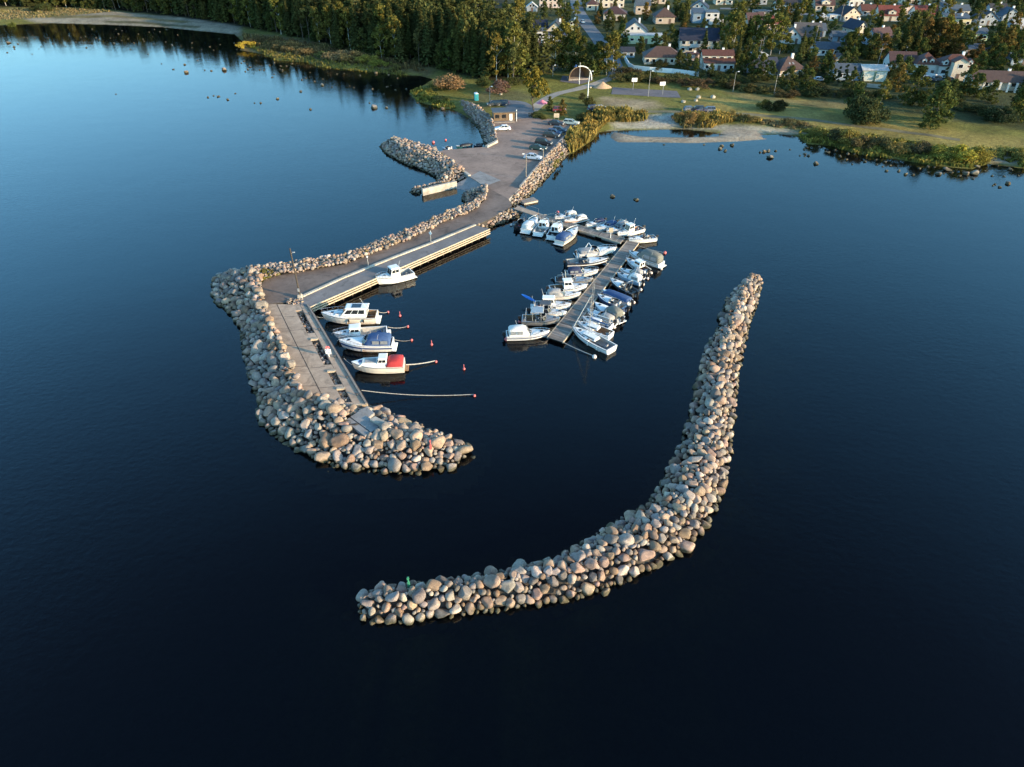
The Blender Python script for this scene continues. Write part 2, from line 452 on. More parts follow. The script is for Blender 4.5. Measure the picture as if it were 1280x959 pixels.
# what covers the ground where (meadow, dry grass, sand, forest floor, gardens, sea bed)
X, Y = GX.ravel(), GY.ravel()
dS = seg_dist(X, Y, LAND, True); inL = inside(X, Y, LAND)
C = np.tile(np.array([0.150, 0.142, 0.036]), (len(X), 1))
nz = (np.sin(X * 0.11 + 2 * np.sin(Y * 0.07)) * np.sin(Y * 0.13 + 1.7 * np.sin(X * 0.05)) + rng.normal(0, 0.35, len(X)))
def zone(px, col, soft=2.5, amt=1.0):
    pl = ats(px)
    d = seg_dist(X, Y, pl, True); i = inside(X, Y, pl)
    k = np.clip(0.5 + (np.where(i, d, -d) + nz * soft * 0.5) / (2 * soft), 0, 1) * amt
    C[:] = C * (1 - k[:, None]) + np.array(col) * k[:, None]
zone([(775, 78), (900, 100), (1010, 125), (1110, 140), (1290, 165), (1500, 190), (1500, -120), (560, -120), (620, 30), (690, 92)], (0.060, 0.066, 0.026), 3)
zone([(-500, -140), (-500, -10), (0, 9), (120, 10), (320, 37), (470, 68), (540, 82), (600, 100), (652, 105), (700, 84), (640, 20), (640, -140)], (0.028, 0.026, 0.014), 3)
zone([(870, 118), (960, 128), (1090, 152), (1280, 172), (1400, 190), (1400, 205), (1240, 190), (1100, 172), (990, 156), (860, 142)], (0.26, 0.20, 0.06), 3, 0.85)
zone([(900, 112), (990, 122), (1060, 128), (1050, 137), (930, 126)], (0.21, 0.16, 0.075), 2, 0.6)
zone([(755, 122), (818, 126), (830, 134), (800, 138), (757, 131)], (0.34, 0.26, 0.17), 2.5, 0.8)
zone([(660, 118), (735, 128), (745, 146), (700, 148), (668, 140)], (0.15, 0.14, 0.04), 3, 0.6)
zone([(806, 145), (846, 142), (852, 158), (800, 157)], (0.36, 0.33, 0.28), 1.5)
zone([(764, 152), (800, 153), (850, 156), (985, 160), (1012, 166), (985, 169), (930, 164), (850, 160), (770, 159)], (0.37, 0.33, 0.26), 1.2, 0.8)
zone([(1236, 195), (1275, 198), (1275, 205), (1240, 203)], (0.40, 0.36, 0.30), 1.2)
zone([(20, 21), (120, 12), (230, 22), (300, 33), (303, 45), (240, 39), (130, 30), (40, 27)], (0.27, 0.24, 0.19), 1.6, 0.85)
zone([(130, 26), (180, 27), (250, 33), (246, 35), (180, 30), (130, 28)], (0.06, 0.06, 0.025), 1.0, 0.9)
zone([(60, 20), (150, 19), (240, 27), (230, 29), (150, 22), (70, 23)], (0.15, 0.13, 0.055), 1.5, 0.9)
zone([(-300, 5), (0, 10), (110, 9), (150, 14), (60, 22), (0, 24), (-300, 26)], (0.17, 0.145, 0.055), 2)
zone([(300, 42), (360, 46), (430, 60), (540, 80), (540, 96), (470, 92), (400, 84), (345, 76), (300, 64)], (0.15, 0.115, 0.05), 2)
zone([(330, 66), (345, 71), (382, 74), (440, 82), (500, 90), (525, 93), (500, 95), (440, 90), (382, 79), (345, 77)], (0.19, 0.17, 0.04), 1.5)
zone([(600, 115), (650, 112), (672, 122), (650, 130), (600, 135), (590, 125)], (0.12, 0.115, 0.05), 2)
k = np.where(inL, 0, 1.0)
isp = (seg_dist(X, Y, SPIT, True) < 2.0) | inside(X, Y, SPIT)
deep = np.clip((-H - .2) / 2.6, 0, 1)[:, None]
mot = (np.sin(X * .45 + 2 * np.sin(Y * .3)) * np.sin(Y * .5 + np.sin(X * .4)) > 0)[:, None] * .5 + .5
bed = np.array([0.15, 0.13, 0.05]) * mot * (1 - deep) + np.array([0.012, 0.017, 0.014]) * deep     # weed and stones in the shallows; light lost in deep water painted as darkness
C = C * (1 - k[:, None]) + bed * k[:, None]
C[isp] = (0.27, 0.23, 0.175)
wet = np.clip(1 - np.abs(H) / 0.25, 0, 1) * 0.5
C *= (1 - wet[:, None] * 0.6)
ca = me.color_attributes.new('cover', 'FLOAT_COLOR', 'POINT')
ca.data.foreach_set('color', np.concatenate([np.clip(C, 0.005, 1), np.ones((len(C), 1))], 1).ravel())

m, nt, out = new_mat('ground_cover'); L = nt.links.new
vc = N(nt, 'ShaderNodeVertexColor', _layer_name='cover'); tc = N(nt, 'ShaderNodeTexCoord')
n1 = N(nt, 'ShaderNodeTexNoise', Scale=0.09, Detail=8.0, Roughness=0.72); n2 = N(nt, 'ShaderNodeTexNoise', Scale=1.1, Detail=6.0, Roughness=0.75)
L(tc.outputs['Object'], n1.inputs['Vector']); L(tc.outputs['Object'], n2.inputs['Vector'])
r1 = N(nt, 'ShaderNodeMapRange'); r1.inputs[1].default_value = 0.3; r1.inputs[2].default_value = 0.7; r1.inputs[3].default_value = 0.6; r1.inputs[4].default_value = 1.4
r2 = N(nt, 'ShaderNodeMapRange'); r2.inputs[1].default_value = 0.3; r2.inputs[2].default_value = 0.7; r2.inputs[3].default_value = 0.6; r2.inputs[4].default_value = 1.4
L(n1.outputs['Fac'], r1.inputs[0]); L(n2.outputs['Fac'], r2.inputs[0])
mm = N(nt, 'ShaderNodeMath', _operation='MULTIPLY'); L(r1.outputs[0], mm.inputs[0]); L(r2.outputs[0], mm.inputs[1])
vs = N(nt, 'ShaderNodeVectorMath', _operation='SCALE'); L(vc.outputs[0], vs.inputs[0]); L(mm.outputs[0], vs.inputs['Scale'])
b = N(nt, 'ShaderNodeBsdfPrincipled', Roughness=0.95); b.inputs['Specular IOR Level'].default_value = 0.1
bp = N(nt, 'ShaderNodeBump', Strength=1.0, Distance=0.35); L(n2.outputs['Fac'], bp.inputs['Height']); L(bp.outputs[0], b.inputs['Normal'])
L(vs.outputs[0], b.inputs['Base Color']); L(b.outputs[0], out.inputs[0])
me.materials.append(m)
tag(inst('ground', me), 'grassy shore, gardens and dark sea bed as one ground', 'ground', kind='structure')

# ------------------------------------------------------------------ water
m, nt, out = new_mat('sea_water'); L = nt.links.new
tc = N(nt, 'ShaderNodeTexCoord')
mp = N(nt, 'ShaderNodeMapping'); mp.inputs['Scale'].default_value = (0.7, 1.0, 1.0); mp.inputs['Rotation'].default_value = (0, 0, 0.35)
L(tc.outputs['Object'], mp.inputs['Vector'])
wa = N(nt, 'ShaderNodeTexNoise', Scale=1.3, Detail=4.0, Roughness=0.55); wb = N(nt, 'ShaderNodeTexNoise', Scale=0.16, Detail=3.0)
wp = N(nt, 'ShaderNodeTexNoise', Scale=0.014, Detail=3.0)
for w in (wa, wb, wp): L(mp.outputs[0], w.inputs['Vector'])
rp = N(nt, 'ShaderNodeMapRange'); rp.inputs[1].default_value = 0.35; rp.inputs[2].default_value = 0.65; rp.inputs[3].default_value = 0.12; rp.inputs[4].default_value = 0.95
L(wp.outputs['Fac'], rp.inputs[0])
b1 = N(nt, 'ShaderNodeBump', Distance=0.035); L(rp.outputs[0], b1.inputs['Strength']); L(wa.outputs['Fac'], b1.inputs['Height'])
b2 = N(nt, 'ShaderNodeBump', Strength=0.12, Distance=0.2); L(wb.outputs['Fac'], b2.inputs['Height']); L(b1.outputs[0], b2.inputs['Normal'])
fr = N(nt, 'ShaderNodeFresnel', IOR=1.34); L(b2.outputs[0], fr.inputs['Normal'])
gl = N(nt, 'ShaderNodeBsdfGlossy', Roughness=0.05); L(b2.outputs[0], gl.inputs['Normal'])
tr = N(nt, 'ShaderNodeBsdfTransparent', Color=(0.52, 0.60, 0.46, 1))
df = N(nt, 'ShaderNodeBsdfDiffuse', Color=(0.001, 0.004, 0.009, 1))
md = N(nt, 'ShaderNodeMixShader'); md.inputs[0].default_value = 0.25; L(tr.outputs[0], md.inputs[1]); L(df.outputs[0], md.inputs[2])
mx = N(nt, 'ShaderNodeMixShader'); L(fr.outputs[0], mx.inputs[0]); L(md.outputs[0], mx.inputs[1]); L(gl.outputs[0], mx.inputs[2])
L(mx.outputs[0], out.inputs[0])
wm = MB(); wm.add([(-3000, -900, 0), (3000, -900, 0), (3000, 4000, 0), (-3000, 4000, 0)], [(0, 1, 2, 3)], m)
tag(wm.build('water'), 'calm dark blue bay water', 'water', kind='structure')

#PART2
# ------------------------------------------------------------------ harbour surfaces
ZR = 1.5
o = slab('parking_lot', LOT, ZR, 4.5, M['gravel_lot'], M['concrete_grey']); tag(o, 'reddish grey gravel parking lot by the harbour', 'parking lot', kind='structure')
ROAD_PX = [(636, 249), (640, 257), (630, 264), (612, 274), (594, 282), (539, 305), (497, 321), (430, 348), (376, 373), (357, 378), (329, 380.5), (322, 353), (345, 344.5),
           (430, 330.5), (511, 299), (548, 280), (592, 263), (606, 250), (607, 240), (601, 230)]
o = slab('road', PL(ROAD_PX, ZR), ZR - 0.006, 4.5, M['asphalt'], M['core']); tag(o, 'worn dark causeway road out to the pier', 'road', kind='structure')
# wide quay along the causeway
QUAY = PL([(594, 282), (611.6, 286), (385.5, 384), (366, 379), (376, 373), (430, 348), (497, 321), (539, 305)], ZR)
root = empty('quay', (*P(500, 330, 0), 0)); tag(root, 'long grey quay with three pale fender beams beside the causeway road', 'quay')
Q0 = Vector((*P(500, 330, 0), 0))
rel = lambda pts: [(x - Q0.x, y - Q0.y) for x, y in pts]
slab('quay_deck', rel(QUAY), ZR + 0.02, 0.35, M['quay_concrete'], M['concrete_grey'], root)
qa, qb = Vector((*P(611.6, 286, ZR), 0)) - Q0, Vector((*P(385.5, 384, ZR), 0)) - Q0
qd = (qb - qa).normalized(); qn = Vector((qd.y, -qd.x, 0))
if qn.x < 0: qn = -qn
mb = MB()
def bar(mb, a, b, w, h, mat):
    a = Vector(a); b = Vector(b); d = (b - a).normalized(); s = Vector((d.y, -d.x, 0)).normalized() * w / 2; u = Vector((0, 0, h / 2))
    vs = [a - s - u, a + s - u, a + s + u, a - s + u, b - s - u, b + s - u, b + s + u, b - s + u]
    mb.add(vs, [(3, 2, 1, 0), (4, 5, 6, 7), (0, 1, 5, 4), (1, 2, 6, 5), (2, 3, 7, 6), (3, 0, 4, 7)], mat)
for z in (1.46, 1.0, 0.55):
    fb_ = MB(); bar(fb_, qa + qn * 0.16 + Vector((0, 0, z)), qb + qn * 0.16 + Vector((0, 0, z)), 0.22, 0.2, M['timber_pale']); fb_.build('fender_beam', root)
for k in range(22):
    p = qa.lerp(qb, (k + 0.5) / 22) - qn * 0.12
    mb.tube([p + Vector((0, 0, -3)), p + Vector((0, 0, 1.1))], 0.16, M['timber_dark'], 8)
mb.build('pile', root)['kind'] = 'stuff'
wl = MB(); a = qa - qn * 1.4; b = qb - qn * 1.4
bar(wl, a + Vector((0, 0, -1.2)), b + Vector((0, 0, -1.2)), 0.4, 4.6, M['timber_dark']); wl.build('back_wall', root)
# kerb between road and quay
mb = MB(); kp = [Vector((*P(u, v, ZR), ZR)) for u, v in [(594, 281.6), (539, 304.4), (497, 320.4), (430, 347.3), (378, 371)]]
for a, b in zip(kp, kp[1:]): bar(mb, a + Vector((0, 0, 0.1)), b + Vector((0, 0, 0.1)), 0.55, 0.24, M['concrete_pale'])
tag(mb.build('kerb'), 'long pale concrete kerb between the causeway road and the quay', 'kerb')
# parking lot wall on the east side
mb = MB(); kp = [Vector((*P(u, v, ZR), ZR)) for u, v in [(724, 154), (698, 180), (683, 196), (650, 235)]]
for a, b in zip(kp, kp[1:]): bar(mb, a + Vector((0, 0, 0.25)), b + Vector((0, 0, 0.25)), 0.4, 0.6, M['concrete_grey'])
tag(mb.build('low_wall'), 'low concrete wall edging the parking lot above the reeds', 'wall')
mb = MB(); kp = [Vector((*P(u, v, ZR), ZR)) for u, v in [(621, 178), (608, 184.5)]]
bar(mb, kp[0] + Vector((0, 0, -0.1)), kp[1] + Vector((0, 0, -0.1)), 0.8, 1.2, M['concrete_pale'])
tag(mb.build('end_block'), 'pale concrete block at the foot of the shaded boulder bank', 'concrete block')
mb = MB(); kp = [Vector((*P(u, v, ZR), ZR)) for u, v in [(543, 190.5), (563, 202), (587, 220)]]
for a, b in zip(kp, kp[1:]): bar(mb, a + Vector((0, 0, 0.1)), b + Vector((0, 0, 0.1)), 0.7, 0.3, M['concrete_pale'])
tag(mb.build('kerb'), 'pale kerb between the parking lot and the short groyne', 'kerb')
# slipway: flat apron and sloping slab into the water
o = slab('slipway_apron', PL([(588, 220.5), (600, 214), (626, 225.5), (610, 231.5), (601, 230)], ZR), ZR + 0.012, 0, M['concrete_grey']); tag(o, 'flat grey concrete apron at the top of the slipway', 'slipway', kind='structure')
mb = MB(); q = [(*P(587, 221, 1.45), 1.45), (*P(606, 231, 1.45), 1.45), (*P(577, 244, -.5), -.5), (*P(554, 238, -.5), -.5)]
mb.add(q + [(x, y, z - 0.5) for x, y, z in q], [(0, 1, 2, 3), (7, 6, 5, 4), (0, 4, 5, 1), (1, 5, 6, 2), (2, 6, 7, 3), (3, 7, 4, 0)], M['concrete_grey'])
tag(mb.build('slipway'), 'sloping grey concrete boat slipway running down into the water', 'slipway')
mb = MB(); bar(mb, (*P(527.5, 236.5, 1.5), 0.2), (*P(570, 226.5, 1.5), 0.2), 0.7, 2.7, M['concrete_pale'])
tag(mb.build('slipway_wall'), 'sunlit pale concrete wall beside the slipway on the short groyne', 'wall')

# ------------------------------------------------------------------ pier with stone filled slots
def lerp2(a, b, t): return (a[0] + (b[0] - a[0]) * t, a[1] + (b[1] - a[1]) * t)
Lp = PL([(328.8, 380), (350.7, 432.6), (384, 506)], ZR); Rp = PL([(385.8, 381), (459.8, 505)], ZR)
S1p = PL([(369.2, 388), (427.3, 499)], ZR); S2p = PL([(378.2, 387), (436.8, 497)], ZR)
def left_at(t): return lerp2(Lp[0], Lp[1], t / 0.45) if t < 0.45 else lerp2(Lp[1], Lp[2], (t - .45) / .55)
PC = Vector((*P(394, 440, 0), 0))
rows = [0, .06, .075, .335, .395, .655, .71, .835, .865, .985, 1.0]
slot_iv = {2, 4, 6, 8}
bm = bmesh.new(); grid = []
S1e = [lerp2(S1p[0], S1p[1], -0.08), lerp2(S1p[0], S1p[1], 1.05)]; S2e = [lerp2(S2p[0], S2p[1], -0.08), lerp2(S2p[0], S2p[1], 1.06)]
for t in rows:
    g = [left_at(t), lerp2(S1e[0], S1e[1], t), lerp2(S2e[0], S2e[1], t), lerp2(Rp[0], Rp[1], t)]
    grid.append([bm.verts.new((x - PC.x, y - PC.y, ZR + 0.01)) for x, y in g])
slots = []
for i in range(len(rows) - 1):
    for j in range(3):
        q = (grid[i][j], grid[i + 1][j], grid[i + 1][j + 1], grid[i][j + 1])
        if j == 1 and i in slot_iv:
            slots.append([(v.co.x + PC.x, v.co.y + PC.y) for v in q]); continue
        bm.faces.new(q)
top = list(bm.faces)
r_ = bmesh.ops.extrude_face_region(bm, geom=top)
low = [g for g in r_['geom'] if isinstance(g, bmesh.types.BMVert)]
bmesh.ops.translate(bm, verts=low, vec=(0, 0, -4.2))
bmesh.ops.recalc_face_normals(bm, faces=bm.faces)
me = bpy.data.meshes.new('pier_deck'); bm.to_mesh(me); bm.free(); me.materials.append(M['concrete'])
pier = empty('pier', PC); tag(pier, 'wide sunlit concrete pier with four stone filled slots behind the boulder breakwater', 'pier')
inst('pier_deck', me, pier)
def prel(p, z=0): return Vector((p[0] - PC.x, p[1] - PC.y, z))
mb = MB(); zj = ZR + 0.016
def strip(a, b, w):
    a = prel(a, zj); b = prel(b, zj); d = (b - a).normalized(); s = Vector((d.y, -d.x, 0)) * w / 2
    mb.add([a - s, a + s, b + s, b - s], [(0, 1, 2, 3)], M['timber_dark'])
mid = lambda t: lerp2(left_at(t), lerp2(S1e[0], S1e[1], t), 0.47 + 0.05 * t)
for i in range(10): strip(mid(i / 10), mid((i + .97) / 10), 0.13)
for t in (.13, .28, .45, .66, .84):
    strip(left_at(t), mid(t), 0.09); strip(mid(t + .02), lerp2(S1e[0], S1e[1], t + 0.01), 0.09)
for i in range(10): strip(lerp2(S2e[0], S2e[1], i / 10), lerp2(S2e[0], S2e[1], (i + .9) / 10), 0.06)
mb.build('slab_joints', pier)
mb = MB(); a, b = prel(Rp[0], ZR + 0.1), prel(Rp[1], ZR + 0.1); d = (b - a).normalized(); n = Vector((d.y, -d.x, 0)); n = n if n.x < 0 else -n
bar(mb, a + n * 0.2, b + n * 0.2, 0.24, 0.2, M['timber_grey']); mb.build('edge_timber', pier)
mb = MB(); bar(mb, a - n * 0.12 + Vector((0, 0, -.6)), b - n * 0.12 + Vector((0, 0, -.6)), 0.2, 0.3, M['timber_dark']); mb.build('fender_beam', pier)
mb = MB(); a, b = prel(lerp2(left_at(1), Rp[1], .72), ZR), prel(Rp[1], ZR); bar(mb, a + Vector((0, -.1, -.1)), b + Vector((0, -.1, -.1)), 0.24, 0.3, M['timber_pale']); mb.build('end_beam', pier)
for q, full in zip(slots, (0, 1, 1, 1)):
    mb = MB(); a, b = prel(q[0], ZR), prel(q[3], ZR); dd = (prel(q[1]) - prel(q[0])).normalized() * 0.22
    bar(mb, a + dd + Vector((0, 0, .03)), b + dd + Vector((0, 0, .03)), 0.42, 0.26, M['timber_pale'])
    if full: mb.build('slot_beam', pier)
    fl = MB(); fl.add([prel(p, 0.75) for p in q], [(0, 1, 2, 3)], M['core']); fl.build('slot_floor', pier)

# ------------------------------------------------------------------ boulders
from mathutils import noise as mnoise
def rock_shape(seed, sub, cuts):
    r_ = random.Random(seed); bm = bmesh.new(); bmesh.ops.create_icosphere(bm, subdivisions=sub, radius=1)
    planes = []
    for _ in range(cuts):
        v = Vector((r_.gauss(0, 1), r_.gauss(0, 1), r_.gauss(0, 1))).normalized(); planes.append((v, r_.uniform(.53, .84)))
    sc = (1.0, r_.uniform(.72, .95), r_.uniform(.58, .8)); off = Vector((seed * 7.3, seed * 3.1, 0))
    for v in bm.verts:
        p = v.co.copy()
        for n_, d_ in planes:
            e = p.dot(n_) - d_
            if e > 0: p -= n_ * e * .92
        p *= 1 + 0.17 * mnoise.noise(p * 1.1 + off) + 0.05 * mnoise.noise(p * 3.7 + off)
        v.co = (p.x * sc[0], p.y * sc[1], p.z * sc[2])
    for e in bm.edges:
        if len(e.link_faces) == 2 and e.calc_face_angle() > .40: e.smooth = False
    me = bpy.data.meshes.new('boulder'); bm.to_mesh(me); bm.free()
    me.polygons.foreach_set('use_smooth', [True] * len(me.polygons)); me.materials.append(M['rock'])
    return me
KINDS = [('rounded', 4), ('rounded', 5), ('angular', 12), ('angular', 16), ('blocky', 8), ('angular', 14), ('rounded', 6), ('blocky', 9)]
ROCK_HI = [rock_shape(i + 1, 3, c) for i, (k, c) in enumerate(KINDS)]
ROCK_LO = []
for i, (k, c) in enumerate(KINDS):
    t_ = rock_shape(i + 1, 2, c)
    co = np.zeros(len(t_.vertices) * 3); t_.vertices.foreach_get('co', co)
    fs = np.zeros(len(t_.polygons) * 3, np.int32); t_.loops.foreach_get('vertex_index', fs)
    ROCK_LO.append((co.reshape(-1, 3), fs)); bpy.data.meshes.remove(t_)
TINTS = [('tan', (.300, .232, .175), 9), ('pinkish', (.29, .212, .172), 5), ('grey', (.255, .228, .203), 11), ('pale', (.38, .33, .28), 4), ('brown', (.21, .152, .108), 6), ('dark grey', (.155, .138, .125), 3)]
ALL = []   # (x, y, z, r, mound)
def mound(name, label, water, inner, crest, slope, r0, r1, dens=1.0, zmin=-0.25, core=True, closed=False, under=0, flat=None):
    wpl = PL(water, 0.0); ipl = PL(inner, ZR) if inner else []
    poly = wpl + ipl[::-1]
    xs = [p[0] for p in poly]; ys = [p[1] for p in poly]
    def hz(x, y):
        d = seg_dist(x, y, wpl, closed); i = inside(x, y, poly)
        hh = np.minimum(crest, d * slope) + 0.15 * np.sin(np.asarray(x) * 1.1) * np.sin(np.asarray(y) * .9)
        return np.where(i, hh, -d * slope)
    # dart throwing, big stones first
    cell = 2.2; gridd = {}; placed = []
    area = abs(sum(poly[i][0] * poly[(i + 1) % len(poly)][1] - poly[(i + 1) % len(poly)][0] * poly[i][1] for i in range(len(poly)))) / 2
    levels = [r1, r1 * .8, r1 * .64, (r0 + r1) * .44, r0 * 1.25, r0, r0 * .78]
    for li, rl in enumerate(levels):
        n = int(area / (rl * rl) * (0.9 if li == 0 else 3.0 if li < 3 else 10.0) * dens)
        if li == 0: n = int(n * 0.35)
        cx = rng.uniform(min(xs) - .6, max(xs) + .6, n); cy = rng.uniform(min(ys) - .6, max(ys) + .6, n)
        ok = inside(cx, cy, poly)
        ok &= ~(inside(cx, cy, poly) & (seg_dist(cx, cy, wpl, closed) < rl * .3))
        if flat: ok &= ~inside(cx, cy, flat)
        for x, y in zip(cx[ok], cy[ok]):
            r = rl * random.uniform(.85, 1.15)
            gi, gj = int(x // cell), int(y // cell); bad = False
            for a in (-1, 0, 1):
                for b_ in (-1, 0, 1):
                    for (qx, qy, qr) in gridd.get((gi + a, gj + b_), ()):
                        if (qx - x) ** 2 + (qy - y) ** 2 < ((qr + r) * .64) ** 2: bad = True; break
                    if bad: break
                if bad: break
            if bad: continue
            gridd.setdefault((gi, gj), []).append((x, y, r)); placed.append((x, y, r))
    if placed:
        arr = np.array(placed); zz = hz(arr[:, 0], arr[:, 1])
        for (x, y, r), z in zip(placed, zz):
            ALL.append((x, y, max(z, zmin) + r * .10 + random.uniform(-.14, .16), r, name))
    for _ in range(under):       # weed covered stones lying just under the surface
        k = random.randrange(len(wpl) - 1); p = lerp2(wpl[k], wpl[k + 1], random.random())
        ang = random.uniform(0, 6.28); dd = random.uniform(.3, 2.6)
        dd *= .8
        x, y = p[0] + math.cos(ang) * dd, p[1] + math.sin(ang) * dd
        if not inside(np.array([x]), np.array([y]), poly)[0]:
            r = random.uniform(.4, .9); ALL.append((x, y, -r * random.uniform(.55, 1.0) - dd * .12, r, name))
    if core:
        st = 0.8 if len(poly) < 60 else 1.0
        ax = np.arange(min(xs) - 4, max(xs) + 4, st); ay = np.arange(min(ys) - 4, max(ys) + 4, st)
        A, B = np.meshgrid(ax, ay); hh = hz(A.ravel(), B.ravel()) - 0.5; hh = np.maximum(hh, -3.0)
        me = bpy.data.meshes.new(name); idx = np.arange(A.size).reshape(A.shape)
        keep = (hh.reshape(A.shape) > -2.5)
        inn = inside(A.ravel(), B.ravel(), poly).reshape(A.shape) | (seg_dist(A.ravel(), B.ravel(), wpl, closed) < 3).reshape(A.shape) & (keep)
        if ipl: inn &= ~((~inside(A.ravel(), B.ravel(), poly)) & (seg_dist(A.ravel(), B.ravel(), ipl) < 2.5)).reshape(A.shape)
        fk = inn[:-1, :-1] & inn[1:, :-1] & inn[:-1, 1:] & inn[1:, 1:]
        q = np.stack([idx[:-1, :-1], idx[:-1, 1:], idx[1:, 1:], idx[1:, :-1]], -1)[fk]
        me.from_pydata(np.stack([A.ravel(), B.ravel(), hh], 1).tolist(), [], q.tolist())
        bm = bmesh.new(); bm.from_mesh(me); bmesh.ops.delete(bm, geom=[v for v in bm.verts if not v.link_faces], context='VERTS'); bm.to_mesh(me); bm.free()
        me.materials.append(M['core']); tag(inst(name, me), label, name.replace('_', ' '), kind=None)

EB_L = [(935, 348), (921, 361), (906, 379), (895, 413), (877, 448), (870, 484), (861, 519), (851, 555), (842, 573), (833, 591), (812, 629), (770, 653), (700, 697), (620, 718), (540, 728), (480, 735), (455, 742)]
EB_R = [(446, 755), (451, 780), (500, 780), (560, 773), (640, 763), (720, 751), (800, 721), (859, 691), (889, 651), (907, 609), (915, 553), (920, 500), (927, 446), (936, 411), (947, 378), (953, 357), (949, 346)]
EB = EB_L + EB_R
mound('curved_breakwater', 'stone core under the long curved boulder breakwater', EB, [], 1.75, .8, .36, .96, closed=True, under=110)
WB_W = [(312, 341), (290, 340), (270, 347), (264, 357), (268, 378), (285, 390), (300, 410), (303, 440), (311, 476), (321, 500), (322, 525), (345, 547), (372, 567), (420, 586), (470, 591), (520, 594), (568, 587), (590, 566), (588, 556), (560, 548), (520, 530), (490, 517), (462, 509)]
WB_I = [(326, 351), (330, 380), (351.5, 433), (384, 504), (430, 507), (459, 505.5)]
FLATS = PL([(430, 524), (449, 513), (470, 515), (489, 528), (466, 545), (440, 545)], 2.0)
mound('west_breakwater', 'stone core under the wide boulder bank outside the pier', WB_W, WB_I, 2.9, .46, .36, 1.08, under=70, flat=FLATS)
NR_W = [(600, 238), (597, 249), (586, 260), (545, 276.5), (508, 294.5), (428, 326), (345, 338), (308, 341)]
NR_I = [(608, 233), (607.5, 249), (593, 264), (549, 281), (512, 300), (431, 331.5), (346, 346), (322, 353)]
mound('causeway_bank', 'sunlit stone core of the boulder row along the causeway road', NR_W, NR_I, 1.95, 1.3, .34, .6, dens=1.3)
mound('slipway_bank', 'stone core of the shaded bank beside the slipway', [(605, 232), (578, 243), (577, 250), (588, 261), (595, 250)], [(607, 231), (609, 238), (606, 250)], 1.8, .55, .3, .6)
mound('pontoon_bank', 'stone core of the sunlit boulder slope at the pontoon gangway', [(611, 286), (630, 280), (648, 272), (654, 265)], [(595, 280), (612, 272.5), (638, 260.5), (648, 259)], 1.9, .6, .3, .6)
mound('parking_bank', 'stone core of the sunlit boulder slope below the parking lot wall', [(640, 258), (652, 254), (668, 240), (690, 216), (706, 198), (714, 190)], [(635, 250), (650, 236), (683, 197), (699, 181), (704, 177)], 1.9, .6, .3, .62)
GR_W = [(585, 227), (568, 229), (560, 229.5), (545, 230.5), (546, 223), (530, 214), (505, 205), (482, 193), (474, 183), (488, 177), (503, 177.5), (530, 184.5), (545, 190)]
GR_I = [(588, 221), (565, 204), (544, 191.5)]
mound('groyne', 'stone core of the short boulder groyne beside the slipway', GR_W, GR_I, 2.2, .62, .36, .75, under=10)
mound('groyne_toe', 'stone core of the small boulder heap at the slipway wall end', [(511, 241), (516, 237), (530, 234), (548, 230), (566, 226), (558, 231), (528, 238.5), (524, 243)], [], 1.2, .8, .28, .5, closed=True)
mound('shaded_bank', 'stone core of the shaded boulder bank below the hut', [(568, 127), (585, 146), (597, 160), (603, 172), (607, 185)], [(578, 124), (600, 136), (615, 150), (617, 160), (622, 178)], 1.9, .5, .3, .6)
for q in slots:                                    # stones lying in the pier slots
    for _ in range(46):
        s, t = random.uniform(.1, .9), random.uniform(.05, .95)
        x, y = lerp2(lerp2(q[0], q[1], t), lerp2(q[3], q[2], t), s)
        ALL.append((x, y, .85 + random.uniform(0, .35), random.uniform(.14, .38), 'slot'))
for _ in range(40):
    x, y = P(random.uniform(358, 378), random.uniform(374, 381), ZR); ALL.append((x, y, ZR + .05, random.uniform(.12, .3), 'lamp'))

# the 300 boulders that show largest are objects of their own
def show(b): return b[3] * ppm(b[0], b[1], b[2]) if b[2] > -0.1 * b[3] else 0
order = sorted(range(len(ALL)), key=lambda i: -show(ALL[i]))
solo = set(order[:300])
WHERE = {'curved_breakwater': 'curved breakwater', 'west_breakwater': 'pier breakwater'}
solo_list = []
stuff_v, stuff_f, stuff_c = [], [], []; off = 0
wts = [t[2] for t in TINTS]
EBc = PL(EB_L[::-1]); 
for i, (x, y, z, r, nm) in enumerate(ALL):
    k = random.randrange(8); ti = random.choices(range(6), wts)[0]; tn, tc_, _ = TINTS[ti]
    f_ = random.uniform(.8, 1.2); col = tuple(min(.6, c * f_ * random.uniform(.96, 1.04) * q_) for c, q_ in zip(tc_, (1.04, .98, .94)))
    rot = (random.uniform(-.5, .5), random.uniform(-.5, .5), random.uniform(0, 6.28)); sc = r * random.uniform(1.0, 1.16)
    if i in solo:
        solo_list.append((x, y, z, sc, rot, k, tn, col, nm))
    else:
        co, fs = ROCK_LO[k]
        Rm = np.array(Matrix.LocRotScale(None, __import__('mathutils').Euler(rot), None).to_3x3())
        stuff_v.append(co * sc @ Rm.T + np.array([x, y, z])); stuff_f.append(fs + off); off += len(co)
        stuff_c.append(np.tile([*col, 1.0], (len(co), 1)))
me = bpy.data.meshes.new('boulders')
vv = np.concatenate(stuff_v); ff = np.concatenate(stuff_f)
me.vertices.add(len(vv)); me.vertices.foreach_set('co', vv.ravel())
me.loops.add(len(ff)); me.loops.foreach_set('vertex_index', ff.astype(np.int32))
me.polygons.add(len(ff) // 3); me.polygons.foreach_set('loop_start', np.arange(0, len(ff), 3, dtype=np.int32))
me.update(calc_edges=True); me.polygons.foreach_set('use_smooth', [True] * (len(ff) // 3))
ca = me.color_attributes.new('tint', 'FLOAT_COLOR', 'POINT'); ca.data.foreach_set('color', np.concatenate(stuff_c).ravel())
me.materials.append(M['rock_stuff'])
tag(inst('boulders', me), 'smaller tan and grey boulders heaped along all the harbour banks', 'boulders', kind='stuff')
